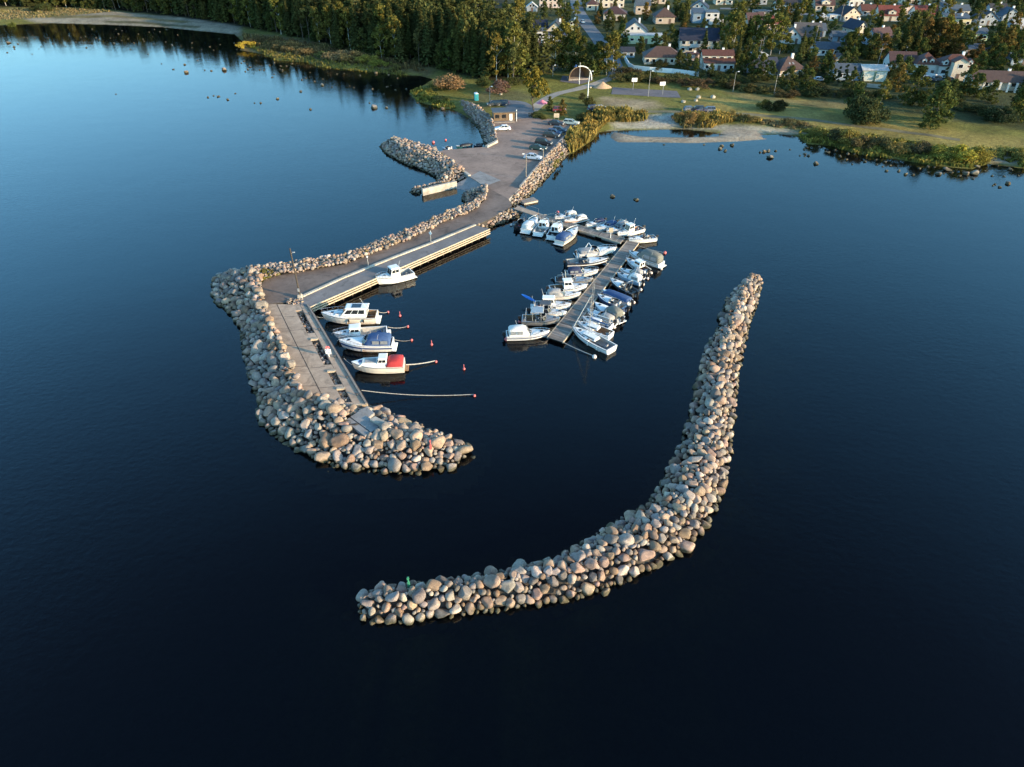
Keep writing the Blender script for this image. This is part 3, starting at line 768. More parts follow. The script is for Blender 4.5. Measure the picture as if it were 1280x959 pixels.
print('boulders', len(ALL))
# labels: counted along each breakwater from its near tip, on its harbour or seaward side
def along(x, y, pl):
    best = (1e9, 0); acc = 0
    for a, b in zip(pl, pl[1:]):
        l = math.dist(a, b); t = max(0, min(1, ((x - a[0]) * (b[0] - a[0]) + (y - a[1]) * (b[1] - a[1])) / (l * l)))
        d = math.dist((x, y), lerp2(a, b, t))
        if d < best[0]: best = (d, acc + t * l)
        acc += l
    return best[1]
AX = {'curved_breakwater': PL([(452, 757), (540, 748), (640, 735), (740, 708), (820, 672), (868, 610), (885, 540), (900, 450), (920, 400), (942, 350)]),
      'west_breakwater': PL([(588, 562), (530, 565), (450, 550), (390, 530), (350, 480), (320, 420), (280, 360), (300, 345)])}
byside = {}
for s_ in solo_list:
    x, y, z, sc, rot, k, tn, col, nm = s_
    if nm not in AX: nm2 = 'west_breakwater'
    else: nm2 = nm
    dw = seg_dist(np.array([x]), np.array([y]), PL(EB if nm2 == 'curved_breakwater' else WB_W), nm2 == 'curved_breakwater')[0]
    if nm2 == 'curved_breakwater':
        left = seg_dist(np.array([x]), np.array([y]), PL(EB_L))[0]; right = seg_dist(np.array([x]), np.array([y]), PL(EB_R[1:-1]))[0]
        side = 'crest' if min(left, right) > 2.2 else ('harbour side' if left < right else 'seaward side')
    else:
        side = 'waterline' if dw < 1.9 else 'middle' if dw < 4 else 'crest'
    byside.setdefault((nm2, side), []).append((along(x, y, AX[nm2]), s_))
for (nm2, side), lst in byside.items():
    lst.sort(key=lambda t: t[0])
    for n_, (_, (x, y, z, sc, rot, k, tn, col, nm)) in enumerate(lst):
        big = 'big' if sc > .85 else 'mid-sized'
        o = inst('boulder', ROCK_HI[k], None, (x, y, z), rot, (sc, sc, sc), col)
        tag(o, f'{big} {tn} {KINDS[k][0]} boulder, {nth(n_ + 1)} from the {WHERE[nm2]} tip along its {side}', 'boulder', f'large boulders on the {WHERE[nm2]}')
# flat concrete slabs on the tail of the pier breakwater
for lab, px, z, w in (('narrow grey concrete plank lying nearest the crest boulders', [(431, 526), (437, 522), (463, 541), (456, 545)], 2.25, 0),
                   ('middle grey concrete slab among the breakwater boulders', [(438, 521), (449, 514), (476, 532), (464, 540)], 2.3, 0),
                   ('pale upper concrete slab lying on the breakwater tail', [(462, 524), (469, 520.5), (489, 530), (482, 534.5)], 2.6, 0),
                   ('cracked concrete plate between pier end and breakwater boulders', [(448, 513), (458, 509), (468, 516), (460, 522)], 2.05, 0)):
    o = slab('concrete_slab', PL(px, z), z, .45, M['concrete_grey'] if 'pale' not in lab else M['concrete_pale']); tag(o, lab, 'concrete slab', 'concrete slabs on the breakwater tail')
#PART3
# ------------------------------------------------------------------ pontoons
def pontoon(label, a0, a1, b0, b1, z, step, edge_mat, sidegap=True):
    """floating deck between the corners a0-a1 (one side) and b0-b1 (other side)"""
    A0, A1, B0, B1 = [Vector((*P(u, v, z), 0)) for u, v in (a0, a1, b0, b1)]
    c = (A0 + A1 + B0 + B1) / 4; root = empty('pontoon', c); tag(root, label, 'pontoon')
    A0, A1, B0, B1 = [p - c for p in (A0, A1, B0, B1)]
    # planked deck, planks across
    me = bpy.data.meshes.new('pontoon_deck')
    ln = (A1 - A0).length
    vs = [A0, A1, B1, B0]; top = [(p.x, p.y, z) for p in vs]; bot = [(p.x, p.y, z - .12) for p in vs]
    me.from_pydata(top + bot, [], [(0, 1, 2, 3), (7, 6, 5, 4), (0, 4, 5, 1), (1, 5, 6, 2), (2, 6, 7, 3), (3, 7, 4, 0)])
    uv = me.uv_layers.new(name='UV'); k = 0
    co = {0: (0, 0), 1: (ln, 0), 2: (ln, 2), 3: (0, 2)}
    for p in me.polygons:
        for li in p.loop_indices:
            uv.data[li].uv = co[me.loops[li].vertex_index % 4]
    me.materials.append(M['deck_planks']); inst('pontoon_deck', me, root)
    for s0, s1, o_ in ((A0, A1, (A0 - B0).normalized()), (B0, B1, (B0 - A0).normalized())):
        mb = MB(); bar(mb, s0 + o_ * .09 + Vector((0, 0, z - .1)), s1 + o_ * .09 + Vector((0, 0, z - .1)), .16, .26, edge_mat); mb.build('edge_beam', root)
    nfl = max(2, int(ln / 5)); mb = MB()
    for i in range(nfl):
        t0, t1 = (i + .12) / nfl, (i + .88) / nfl
        q = [A0.lerp(A1, t0), A0.lerp(A1, t1), B0.lerp(B1, t1), B0.lerp(B1, t0)]; m_ = sum(q, Vector()) / 4
        q = [m_ + (p - m_) * .93 for p in q]
        mb.add([(p.x, p.y, z - .13) for p in q] + [(p.x, p.y, -.3) for p in q], [(0, 1, 2, 3), (7, 6, 5, 4), (0, 4, 5, 1), (1, 5, 6, 2), (2, 6, 7, 3), (3, 7, 4, 0)], M['concrete_grey'])
    mb.build('float', root)
    # deck seams between the sections, and cleats
    mb = MB()
    for i in range(1, nfl):
        p, q = A0.lerp(A1, i / nfl), B0.lerp(B1, i / nfl)
        bar(mb, p + Vector((0, 0, z + .008)), q + Vector((0, 0, z + .008)), .12, .02, M['timber_dark'])
    mb.build('deck_seam', root)
    return root
pontoon('narrow pontoon arm running out from the boulder bank towards the T of boats', (671, 266.5), (781, 298), (669, 270.5), (776, 303.5), .6, 3, M['timber_pale'])
pontoon('long grey planked pontoon between two facing rows of boats', (784.5, 301), (685, 421.5), (798, 303.5), (703, 427.5), .6, 3, M['timber_pale'])
g = MB(); a, b = Vector((*P(645, 259.5, 1.5), 1.5)), Vector((*P(671, 268.5, .75), .75)); c = Vector((a.x, a.y, 0))
bar(g, a - c, b - c, 1.9, .16, M['timber_grey']); root = empty('gangway', c); tag(root, 'sloping timber gangway from the boulder bank down to the pontoon', 'gangway')
g.build('walkway', root)
for s in (-1, 1):
    d = (b - a).normalized(); n = Vector((d.y, -d.x, 0)).normalized() * .9 * s; h = MB()
    h.tube([a - c + n, a - c + n + Vector((0, 0, 1)), b - c + n + Vector((0, 0, 1)), b - c + n], .03, M['galv'], 6); h.build('handrail', root)
x, y = P(652.5, 250, .3); f = MB(); f.box(-1.8, 1.8, -1.1, 1.1, -.2, .35, M['concrete_pale']); f.box(-1.85, 1.85, -1.15, 1.15, .36, .45, M['timber_grey'])
o = f.build('raft', None, loc=(*P(661, 251, .3), 0)); o.rotation_euler.z = .5; tag(o, 'small square timber raft floating beside the sunlit boulder slope', 'raft')
# sign board on the pontoon arm
root = empty('notice_board', (*P(763, 297.5, .6), .6)); tag(root, 'pale notice board on a post on the pontoon arm', 'notice board')
mb = MB(); mb.tube([(0, 0, 0), (0, 0, 2.1)], .07, M['white_paint']); mb.build('post', root)
mb = MB(); mb.box(-.45, .45, -.09, -.03, 1.2, 2.2, M['timber_pale']); mb.build('board', root)

# ------------------------------------------------------------------ boats
def boat_root(label, bow, stern, zref=.8, cat='boat', group=None):
    b = Vector((*P(*bow, zref), 0)); s = Vector((*P(*stern, zref), 0))
    d = b - s; root = empty('boat', s, math.atan2(d.y, d.x)); tag(root, label, cat, group)
    return root, d.length
def hull(root, Ln, B, fb, col='gelcoat', stripe=None, tc=.5, deck='gelcoat', floor='cockpit', bottom=None, full=2.3, cover=None, zf=.28):
    n = 13; T = [i / (n - 1) for i in range(n)]
    def hb(t): return B / 2 * ((.9 + .1 * min(1, t / .3)) if t < .42 else (1 - ((t - .42) / .58) ** full)) + .03
    def zs(t): return fb * (1 + .32 * t * t)
    cm = M[col] if isinstance(col, str) else paint(col); bm_ = M.get(bottom) if isinstance(bottom, str) else (paint(bottom) if bottom else cm)
    st = paint(stripe, .3) if stripe else cm
    mb = MB()
    lev = []
    for t in T:
        h = hb(t); z1 = zs(t)
        kz = -.35 + .55 * max(0, (t - .6) / .4) ** 2
        pts = [(t * Ln * .93, 0, kz), (t * Ln * .955, h * .80, .10 + .3 * t ** 3), (t * Ln * .97, h * .92, z1 * .50), (t * Ln * .985, h * .97, z1 * .74), (t * Ln, h, z1)]
        lev.append(pts)
    for sgn in (1, -1):
        for i in range(n - 1):
            for j in range(4):
                q = [lev[i][j], lev[i + 1][j], lev[i + 1][j + 1], lev[i][j + 1]]
                q = [(a, b * sgn, c) for a, b, c in q]
                mb.add(q, [(0, 1, 2, 3)], (bm_, cm, st, cm)[j])
    tr = [(a, b, c) for a, b, c in lev[0]] + [(a, -b, c) for a, b, c in lev[0][::-1]]
    mb.add(tr, [list(range(len(tr)))], cm)
    # gunwale and lining
    def inn(t): return max(.0, hb(t) - .16)
    ts = [t for t in T if t <= tc] + [tc]
    for sgn in (1, -1):
        for a, b in zip(ts, ts[1:]):
            mb.add([(a * Ln, hb(a) * sgn, zs(a)), (b * Ln, hb(b) * sgn, zs(b)), (b * Ln, inn(b) * sgn, zs(b) + .02), (a * Ln, inn(a) * sgn, zs(a) + .02)], [(0, 1, 2, 3)], cm)
    me = mb.mesh('hull'); bm = bmesh.new(); bm.from_mesh(me); bmesh.ops.remove_doubles(bm, verts=bm.verts, dist=.002)
    bmesh.ops.recalc_face_normals(bm, faces=bm.faces); bm.to_mesh(me); bm.free(); inst('hull', me, root)
    mb = MB()
    fm = M[floor]
    for a, b in zip(ts, ts[1:]):
        mb.add([(a * Ln, -inn(a) * .95, zf), (b * Ln, -inn(b) * .95, zf), (b * Ln, inn(b) * .95, zf), (a * Ln, inn(a) * .95, zf)], [(0, 1, 2, 3)], fm)
        for sgn in (1, -1):
            mb.add([(a * Ln, inn(a) * sgn, zs(a) + .02), (b * Ln, inn(b) * sgn, zs(b) + .02), (b * Ln, inn(b) * .95 * sgn, zf), (a * Ln, inn(a) * .95 * sgn, zf)], [(0, 1, 2, 3)], fm)
    mb.add([(.14, -inn(0), zs(0)), (.14, inn(0), zs(0)), (.14, inn(0) * .95, zf), (.14, -inn(0) * .95, zf)], [(0, 1, 2, 3)], fm)
    mb.add([(0, -hb(0), zs(0)), (0, hb(0), zs(0)), (.14, inn(0), zs(0) + .02), (.14, -inn(0), zs(0) + .02)], [(0, 1, 2, 3)], cm)
    mb.build('cockpit', root)
    if tc < .97:
        mb = MB(); td = [tc] + [t for t in T if t > tc + .01]; dm = M[deck]
        for a, b in zip(td, td[1:]):
            for sgn in (1, -1):
                ca, cb = .12 * hb(a) + .03, .12 * hb(b) + .03
                mb.add([(a * Ln, hb(a) * sgn, zs(a)), (b * Ln, hb(b) * sgn, zs(b)), (b * Ln, hb(b) * .5 * sgn, zs(b) + cb * .8), (a * Ln, hb(a) * .5 * sgn, zs(a) + ca * .8)], [(0, 1, 2, 3)], dm)
                mb.add([(a * Ln, hb(a) * .5 * sgn, zs(a) + ca * .8), (b * Ln, hb(b) * .5 * sgn, zs(b) + cb * .8), (b * Ln, 0, zs(b) + cb), (a * Ln, 0, zs(a) + ca)], [(0, 1, 2, 3)], dm)
        mb.add([(tc * Ln, -hb(tc), zs(tc)), (tc * Ln, -hb(tc) * .5, zs(tc) + .1), (tc * Ln, hb(tc) * .5, zs(tc) + .1), (tc * Ln, hb(tc), zs(tc)), (tc * Ln, hb(tc) * .9, zf), (tc * Ln, -hb(tc) * .9, zf)], [(0, 1, 2, 3, 4, 5)], dm)
        mb.build('foredeck', root, smooth=False)
        h = MB(); t = (tc + 1) / 2 + .04; h.frustum((t * Ln - .25, t * Ln + .25, -.25, .25), zs(t) + .06, (t * Ln - .22, t * Ln + .22, -.22, .22), zs(t) + .17, M['smoked']); h.build('hatch', root)
    return hb, zs
def cabin(root, x0, x1, w0, zb, h, name='cabin', mat='gelcoat', rake_f=.5, rake_b=.1, tumble=.82, nwin=2, front=True, back=False, roof=True, wmat='glass', wl=(.42, .86), roofmat=None, over=.12):
    rf, rb = rake_f * h, rake_b * h; w1 = w0 * tumble
    b = (x0, x1, -w0, w0); t = (x0 + rb, x1 - rf, -w1, w1)
    mb = MB(); mb.frustum(b, zb, t, zb + h, M[mat]); c = mb.build(name, root)
    zt = zb + h
    qp = ((x1, w0, zb), (x0, w0, zb), (x0 + rb, w1, zt), (x1 - rf, w1, zt)); qs = ((x0, -w0, zb), (x1, -w0, zb), (x1 - rf, -w1, zt), (x0 + rb, -w1, zt))
    qf = ((x1, -w0, zb), (x1, w0, zb), (x1 - rf, w1, zt), (x1 - rf, -w1, zt)); qb = ((x0, w0, zb), (x0, -w0, zb), (x0 + rb, -w1, zt), (x0 + rb, w1, zt))
    for i in range(nwin):
        a, e = .07 + .86 * i / nwin, .07 + .86 * (i + .9) / nwin
        for q in (qp, qs): w = MB(); w.panel(q, a, e, wl[0], wl[1], M[wmat], .015); w.build('window', root)
    if front:
        for a, e in ((.06, .48), (.52, .94)): w = MB(); w.panel(qf, a, e, .25, .92, M[wmat], .015); w.build('windscreen', root)
    if back: w = MB(); w.panel(qb, .12, .45, .2, .9, M[wmat], .015); w.panel(qb, .55, .88, .4, .9, M[wmat], .015); w.build('window', root)
    if roof:
        mb = MB(); mb.frustum((t[0] - over, t[1] + over * 1.6, -w1 - .05, w1 + .05), zt, (t[0] - over * .4, t[1] + over * .6, -w1 * .9, w1 * .9), zt + .11, M[roofmat or mat]); mb.build('roof', root)
    return zt
def windscreen(root, x, w, z, h=.5, rake=.45, frame='alu'):
    f = MB(); g = MB()
    pts = [(x - .9, w, z), (x - .1, w * .96, z), (x + .35, w * .45, z + .03), (x + .35, -w * .45, z + .03), (x - .1, -w * .96, z), (x - .9, -w, z)]
    top = [(p[0] - rake * (.6 if i in (0, 5) else 1), p[1] * .92, z + h * (.85 if i in (0, 5) else 1)) for i, p in enumerate(pts)]
    for i in range(5): g.add([pts[i], pts[i + 1], top[i + 1], top[i]], [(0, 1, 2, 3)], M['smoked'])
    f.tube(top, .03, M[frame], 5); [f.tube([pts[i], top[i]], .025, M[frame], 5) for i in range(6)]
    ws = g.build('windscreen', root); f.build('frame', ws)
def canopy(root, x0, x1, w, z, h, mat, clear=False):
    mb = MB(); n = 7; rows = []
    prof = [(0, .72), (.06, .9), (.35, 1.0), (.72, .97), (.86, .8), (1, .30)]
    for t, k in prof:
        x = x0 + (x1 - x0) * t; r = []
        for i in range(n):
            a = math.pi * i / (n - 1); r.append((x, math.copysign(abs(math.cos(a)) ** .7, math.cos(a)) * w * (1 if i in (0, n - 1) else .96), z + h * k * min(1, math.sin(a) * 1.25) ** .5 if 0 < i < n - 1 else z))
        rows.append(r)
    vs = [p for r in rows for p in r]; fs = []
    for i in range(len(rows) - 1):
        for j in range(n - 1): fs.append((i * n + j, i * n + j + 1, (i + 1) * n + j + 1, (i + 1) * n + j))
    fs.append(list(range(n))); fs.append([(len(rows) - 1) * n + j for j in range(n)][::-1])
    mb.add(vs, fs, M[mat]); c = mb.build('canopy', root, smooth=True)
    if clear or h > .9:
        for sgn in (1, -1):
            for t0, t1 in ((.08, .36), (.41, .68)):
                q = [(x0 + (x1 - x0) * t0, w * 1.005 * sgn, z + h * .22), (x0 + (x1 - x0) * t1, w * 1.005 * sgn, z + h * .22), (x0 + (x1 - x0) * t1, w * .985 * sgn, z + h * .66), (x0 + (x1 - x0) * t0, w * .985 * sgn, z + h * .66)]
                if sgn > 0: q = [q[1], q[0], q[3], q[2]]
                p = MB(); p.panel(q, 0, 1, 0, 1, M['clear_pvc' if clear else 'smoked'], .035); p.build('side_window', root)
        for s_ in (1, -1):
            q = [(x1 + .02, w * .08 * s_, z + h * .28), (x1 + .02, w * .74 * s_, z + h * .22), (x1 - (x1 - x0) * .12, w * .7 * s_, z + h * .72), (x1 - (x1 - x0) * .12, w * .08 * s_, z + h * .78)]
            if s_ < 0: q = [q[1], q[0], q[3], q[2]]
            p = MB(); p.panel(q, 0, 1, 0, 1, M['clear_pvc' if clear else 'smoked'], .04); p.build('front_window', root)
def outboard(root, y=0, z=.5, s=1.0, tilt=.0, col='black_plastic'):
    o = empty('outboard_motor', (-.12, y, z), 0, root); o.rotation_euler = (0, tilt, 0)
    mb = MB(); mb.frustum((-.55 * s, .02, -.2 * s, .2 * s), .1 * s, (-.5 * s, -.05, -.16 * s, .16 * s), .62 * s, M[col]); mb.build('cowling', o)
    mb = MB(); mb.frustum((-.34 * s, -.1 * s, -.09 * s, .09 * s), -.75 * s, (-.4 * s, -.06 * s, -.12 * s, .12 * s), .1 * s, M['black_plastic']); mb.box(-.5 * s, -.02, -.07 * s, .07 * s, -.9 * s, -.75 * s, M['black_plastic']); mb.build('leg', o)
def rail(root, hb, zs, Ln, t0, t1, h=.45, name='bow_rail'):
    mb = MB(); ts = [t0 + (t1 - t0) * i / 6 for i in range(7)]
    pl = [(t * Ln, hb(t) * .93, zs(t) + h * min(1, .3 + i * .3)) for i, t in enumerate(ts)]
    pts = pl + [(Ln * (t1 + .012), 0, zs(t1) + h)] + [(x, -y, z) for x, y, z in pl[::-1]]
    mb.tube(pts, .03, M['chrome'], 5)
    for i, t in enumerate(ts[1:], 1):
        for s in (1, -1): mb.tube([(t * Ln, hb(t) * .93 * s, zs(t)), (t * Ln, hb(t) * .93 * s, zs(t) + h * min(1, .3 + i * .3))], .02, M['chrome'], 4)
    mb.build(name, root)
def seats(root, Ln, tc, B, z=.28, n=2, col='grey_cloth'):
    for i in range(n):
        y = (-.28 + .56 * i) * B if n > 1 else 0; x = tc * Ln - 1.25; s = MB()
        s.box(x - .25, x + .25, y - .24, y + .24, z, z + .42, M[col]); s.frustum((x - .3, x - .16, y - .24, y + .24), z + .42, (x - .36, x - .26, y - .2, y + .2), z + .85, M[col]); s.build('seat', root)
    s = MB(); s.box(.2, .7, -.36 * B, .36 * B, z, z + .38, M[col]); s.build('bench', root)
def arch(root, x, w, z, h, mat='gelcoat', r=.07, lean=-.35):
    mb = MB(); mb.tube([(x, w, z), (x + lean * h, w * .9, z + h * .85), (x + lean * h * 1.1, w * .7, z + h), (x + lean * h * 1.1, -w * .7, z + h), (x + lean * h, -w * .9, z + h * .85), (x, -w, z)], r, M[mat], 6); mb.build('arch', root)
def fenders(root, hb, zs, Ln, ts, side, col='navy_cloth'):
    for t in ts:
        f = MB(); y = (hb(t) + .1) * side; f.tube([(t * Ln, y, zs(t) - .1), (t * Ln, y, zs(t) - .62)], .11, M[col], 8); f.tube([(t * Ln, y, zs(t) - .1), (t * Ln, y * .97, zs(t) + .05)], .015, M['rope'], 4); f.build('fender', root)
def console(root, x, z=.28, ws=True):
    c = MB(); c.frustum((x - .3, x + .35, -.38, .38), z, (x - .25, x + .1, -.34, .34), z + .8, M['gelcoat']); c.build('console', root)
    if ws: w = MB(); w.frustum((x - .02, x + .12, -.34, .34), z + .8, (x - .2, x - .15, -.28, .28), z + 1.15, M['smoked']); w.build('windscreen', root)
def antenna(root, x, y, z, h=1.6, lean=.25):
    a = MB(); a.tube([(x, y, z), (x - lean * h, y, z + h)], .025, M['white_paint'], 5, .012); a.build('antenna', root)
def platform(root, B, z=.3, l=.55):
    p = MB(); p.frustum((-l, 0, -B * .42, B * .42), z - .1, (-l + .04, 0, -B * .42, B * .42), z, M['nonslip']); p.build('swim_platform', root)

brnd = random.Random(4)
def make_boat(label, bow, stern, style, group=None, **k):
    root, Ln = boat_root(label, bow, stern, group=group)
    if 'floor' not in k: k['floor'] = brnd.choice(['cockpit', 'teak', 'steel_dark', 'cockpit', 'grey_cloth', 'steel_dark'])
    if 'seat' not in k: k['seat'] = brnd.choice(['grey_cloth', 'navy_cloth', 'white_cloth', 'steel_dark'])
    Bm = k.get('B', min(3.0, Ln * .33)); fb = k.get('fb', .62 + .04 * Ln); tc = k.get('tc', .52)
    hb, zs = hull(root, Ln, Bm, fb, k.get('col', 'gelcoat'), k.get('stripe'), tc, k.get('deck', 'gelcoat'), k.get('floor', 'cockpit'), k.get('bottom'))
    w = Bm * .40
    rr = MB(); tt = [i_ / 12 for i_ in range(13)]; pl_ = [(t * Ln, hb(t) + .015, zs(t) - .07) for t in tt]
    rr.tube(pl_ + [(x_, -y_, z_) for x_, y_, z_ in pl_[-2::-1]], .045, M[brnd.choice(['steel_dark', 'navy_cloth', 'grey_cloth', 'black_plastic'])], 5); rr.build('rub_rail', root)
    if style != 'cruiser' and Ln > 4: fenders(root, hb, zs, Ln, [brnd.uniform(.15, .3), brnd.uniform(.42, .6)], brnd.choice((1, -1)), brnd.choice(['navy_cloth', 'white_cloth', 'black_plastic', 'white_cloth']))
    if brnd.random() < .5 and style in ('express', 'open'): antenna(root, Ln * .3, w * .9, zs(.3), 1.9, .3)
    if style in ('express', 'open', 'sail', 'pilothouse') and Ln > 4:
        cl_ = MB(); cl_.box(Ln * .12, Ln * .2, -w * .5, -w * .1, .3, .62, M[brnd.choice(['black_plastic', 'teak', 'blue_cloth', 'red_cloth'])]); cl_.ball((Ln * .26, w * .3, .42), (.22, .18, .14), M[brnd.choice(['rope', 'white_cloth', 'buoy'])], 8, 5); cl_.build('cockpit_gear', root)
        an_ = MB(); an_.tube([(Ln * .97, 0, zs(.97) + .1), (Ln * 1.0, 0, zs(1) + .12), (Ln * 1.03, 0, zs(1) - .25)], .04, M['galv'], 5); an_.build('bow_anchor', root)
    if style == 'cruiser':
        z = zs(.4) + .02
        cb = MB(); cb.frustum((Ln * .40, Ln * .80, -w * .86, w * .86), z - .05, (Ln * .42, Ln * .72, -w * .62, w * .62), z + .42, M['gelcoat']); cb.build('coachroof', root)
        cabin(root, Ln * .17, Ln * .66, w * .95, z - .05, 1.45, nwin=3, rake_f=.95, rake_b=-.1, tumble=.78, wl=(.42, .88), roofmat='gelcoat', over=.2, back=True)
        sr = MB(); sr.box(Ln * .26, Ln * .43, -w * .5, w * .5, z + 1.51, z + 1.545, M['smoked']); sr.build('sunroof', root)
        for s in (1, -1):
            p = MB(); p.frustum((Ln * .55, Ln * .72, s * w * .40 - .12, s * w * .40 + .12), z + .40, (Ln * .56, Ln * .71, s * w * .40 - .1, s * w * .40 + .1), z + .435, M['smoked']); p.build('deck_window', root)
        rail(root, hb, zs, Ln, .45, .985, .6); platform(root, Bm); antenna(root, Ln * .16, .6, z + 1.5, 1.8, -.5); fenders(root, hb, zs, Ln, (.22, .48), k.get('fside', -1), 'black_plastic')
    elif style == 'pilothouse':
        z = zs(.55) - .1; x0, x1 = k.get('px', (.42, .66))
        cabin(root, Ln * x0, Ln * x1, w * .88, z, k.get('ch', 1.25), nwin=2, rake_f=.35, rake_b=.0, tumble=.88, wl=(.5, .88), back=True, over=.14)
        rail(root, hb, zs, Ln, .6, .985, .5); seats(root, Ln, x0, Bm, n=1); (outboard(root, 0, fb * .75, k.get('ms', 1.0)) if k.get('motor', True) else platform(root, Bm)); antenna(root, Ln * x0 + .1, .4, z + 1.3, 1.4, .3)
    elif style == 'express':
        windscreen(root, Ln * tc - .1, w * .95, zs(tc) + .04, .6); seats(root, Ln, tc, Bm)
        canopy(root, Ln * .04, Ln * tc - .35, w * 1.08, zs(.2), k.get('kh', 1.15), k.get('canopy', 'blue_cloth'), True)
        if k.get('pulpit', True): rail(root, hb, zs, Ln, .55, .985, .45)
        platform(root, Bm); (arch(root, Ln * .22, w * 1.05, zs(.2), 1.35, lean=k.get('lean', -.35)) if k.get('arch') else None)
        if k.get('motor'): outboard(root, 0, fb * .75, 1.0)
    elif style == 'open':
        windscreen(root, Ln * tc, w * .9, zs(tc) + .03, .45) if k.get('ws', True) else console(root, Ln * .45)
        seats(root, Ln, tc, Bm, col=k.get('seat', 'grey_cloth')); outboard(root, 0, fb * .75, k.get('ms', 1.0), k.get('tilt', 0))
        if k.get('rail', True): rail(root, hb, zs, Ln, .6, .985, .35)
        if k.get('arch'): arch(root, Ln * .3, w, zs(.3), 1.5, 'alu', .05, k.get('lean', -.2))
        if k.get('canopy'): canopy(root, Ln * .05, Ln * tc - .2, w * 1.05, zs(.2), k.get('kh', .95), k['canopy'], k.get('clear', False))
    elif style == 'cover':
        canopy(root, Ln * .03, Ln * k.get('cx', .8), Bm * .47, zs(.2) - .02, k.get('kh', .5), k.get('canopy', 'blue_cloth')); outboard(root, 0, fb * .75, .9)
    elif style == 'hardtop':
        z = zs(.45); windscreen(root, Ln * tc, w * .95, z + .02, .7, .3)
        for s in (1, -1):
            for x in (.28, .5): p = MB(); p.tube([(Ln * x, w * .95 * s, z), (Ln * x - .05, w * .85 * s, z + 1.5)], .04, M['alu'], 5); p.build('roof_post', root)
        r_ = MB(); r_.frustum((Ln * .24, Ln * .56, -w * .95, w * .95), z + 1.5, (Ln * .26, Ln * .54, -w * .85, w * .85), z + 1.62, M[k.get('roof', 'grey_cloth')]); r_.build('roof', root)
        seats(root, Ln, tc, Bm); outboard(root, 0, fb * .75); rail(root, hb, zs, Ln, .6, .985, .45); arch(root, Ln * .08, w, zs(.1), 1.5, 'alu', .045, .1)
    elif style == 'sail':
        z = zs(.5); c = MB(); c.frustum((Ln * .36, Ln * .74, -w * .62, w * .62), z - .02, (Ln * .37, Ln * .68, -w * .5, w * .5), z + .38, M['gelcoat']); c.build('cabin', root)
        q = ((Ln * .36, -w * .62, z), (Ln * .74, -w * .62, z), (Ln * .68, -w * .5, z + .38), (Ln * .37, -w * .5, z + .38))
        for sgn in (1, -1):
            qq = [(x_, y_ * -sgn, z_) for x_, y_, z_ in q]; qq = qq if sgn < 0 else [qq[1], qq[0], qq[3], qq[2]]
            p = MB(); p.panel(qq, .08, .92, .3, .75, M['smoked'], .012); p.build('window', root)
        xm = k.get('xm', .55) * Ln; mh = k.get('mh', 8.5); mt = MB(); mt.tube([(xm, 0, z), (xm, 0, z + mh)], .045, M['alu'], 8, .03); mt.build('mast', root)
        bo = MB(); bo.tube([(xm - .1, 0, z + 1.25), (Ln * .1, 0, z + 1.2)], .05, M['white_paint'], 6); bo.build('boom', root)
        if k.get('sail'): sc_ = MB(); sc_.tube([(xm - .05, 0, z + 1.7), (xm - .4, 0, z + 1.42), (Ln * .12, 0, z + 1.32)], .2, M[k['sail']], 8, .11); sc_.build('sail_cover', root)
        if k.get('furl'): fs_ = MB(); fs_.tube([(Ln * .97, 0, zs(1) + .1), (xm + .05, 0, z + mh * .97)], .085, M['white_cloth'], 8, .05); fs_.build('furled_sail', root)
        for s in (1, -1): sh = MB(); sh.tube([(xm - .2, hb(.5) * .9 * s, z), (xm, 0, z + mh * .9)], .012, M['chrome'], 4); sh.build('shroud', root)
        rail(root, hb, zs, Ln, .75, .985, .55); seats(root, Ln, .3, Bm, n=1)
    if k.get('deckstripe'):
        for s in (1, -1):
            p = MB(); ts = [.12, .3, .5, .68, .82]
            for a, b in zip(ts, ts[1:]): p.add([(a * Ln, hb(a) * .80 * s, zs(a) + .05), (b * Ln, hb(b) * .80 * s, zs(b) + .075), (b * Ln, hb(b) * .66 * s, zs(b) + .115), (a * Ln, hb(a) * .66 * s, zs(a) + .09)], [(0, 1, 2, 3)], M['smoked'])
            p.build('deck_stripe', root)
    if k.get('flag'):
        f = MB(); f.tube([(.1, .3, fb), (-.3, .3, fb + 1.3)], .02, M['white_paint'], 4); f.build('flagstaff', root)
    return root
G1 = 'boats moored along the pontoon arms'; G0 = 'cruisers moored at the concrete pier'
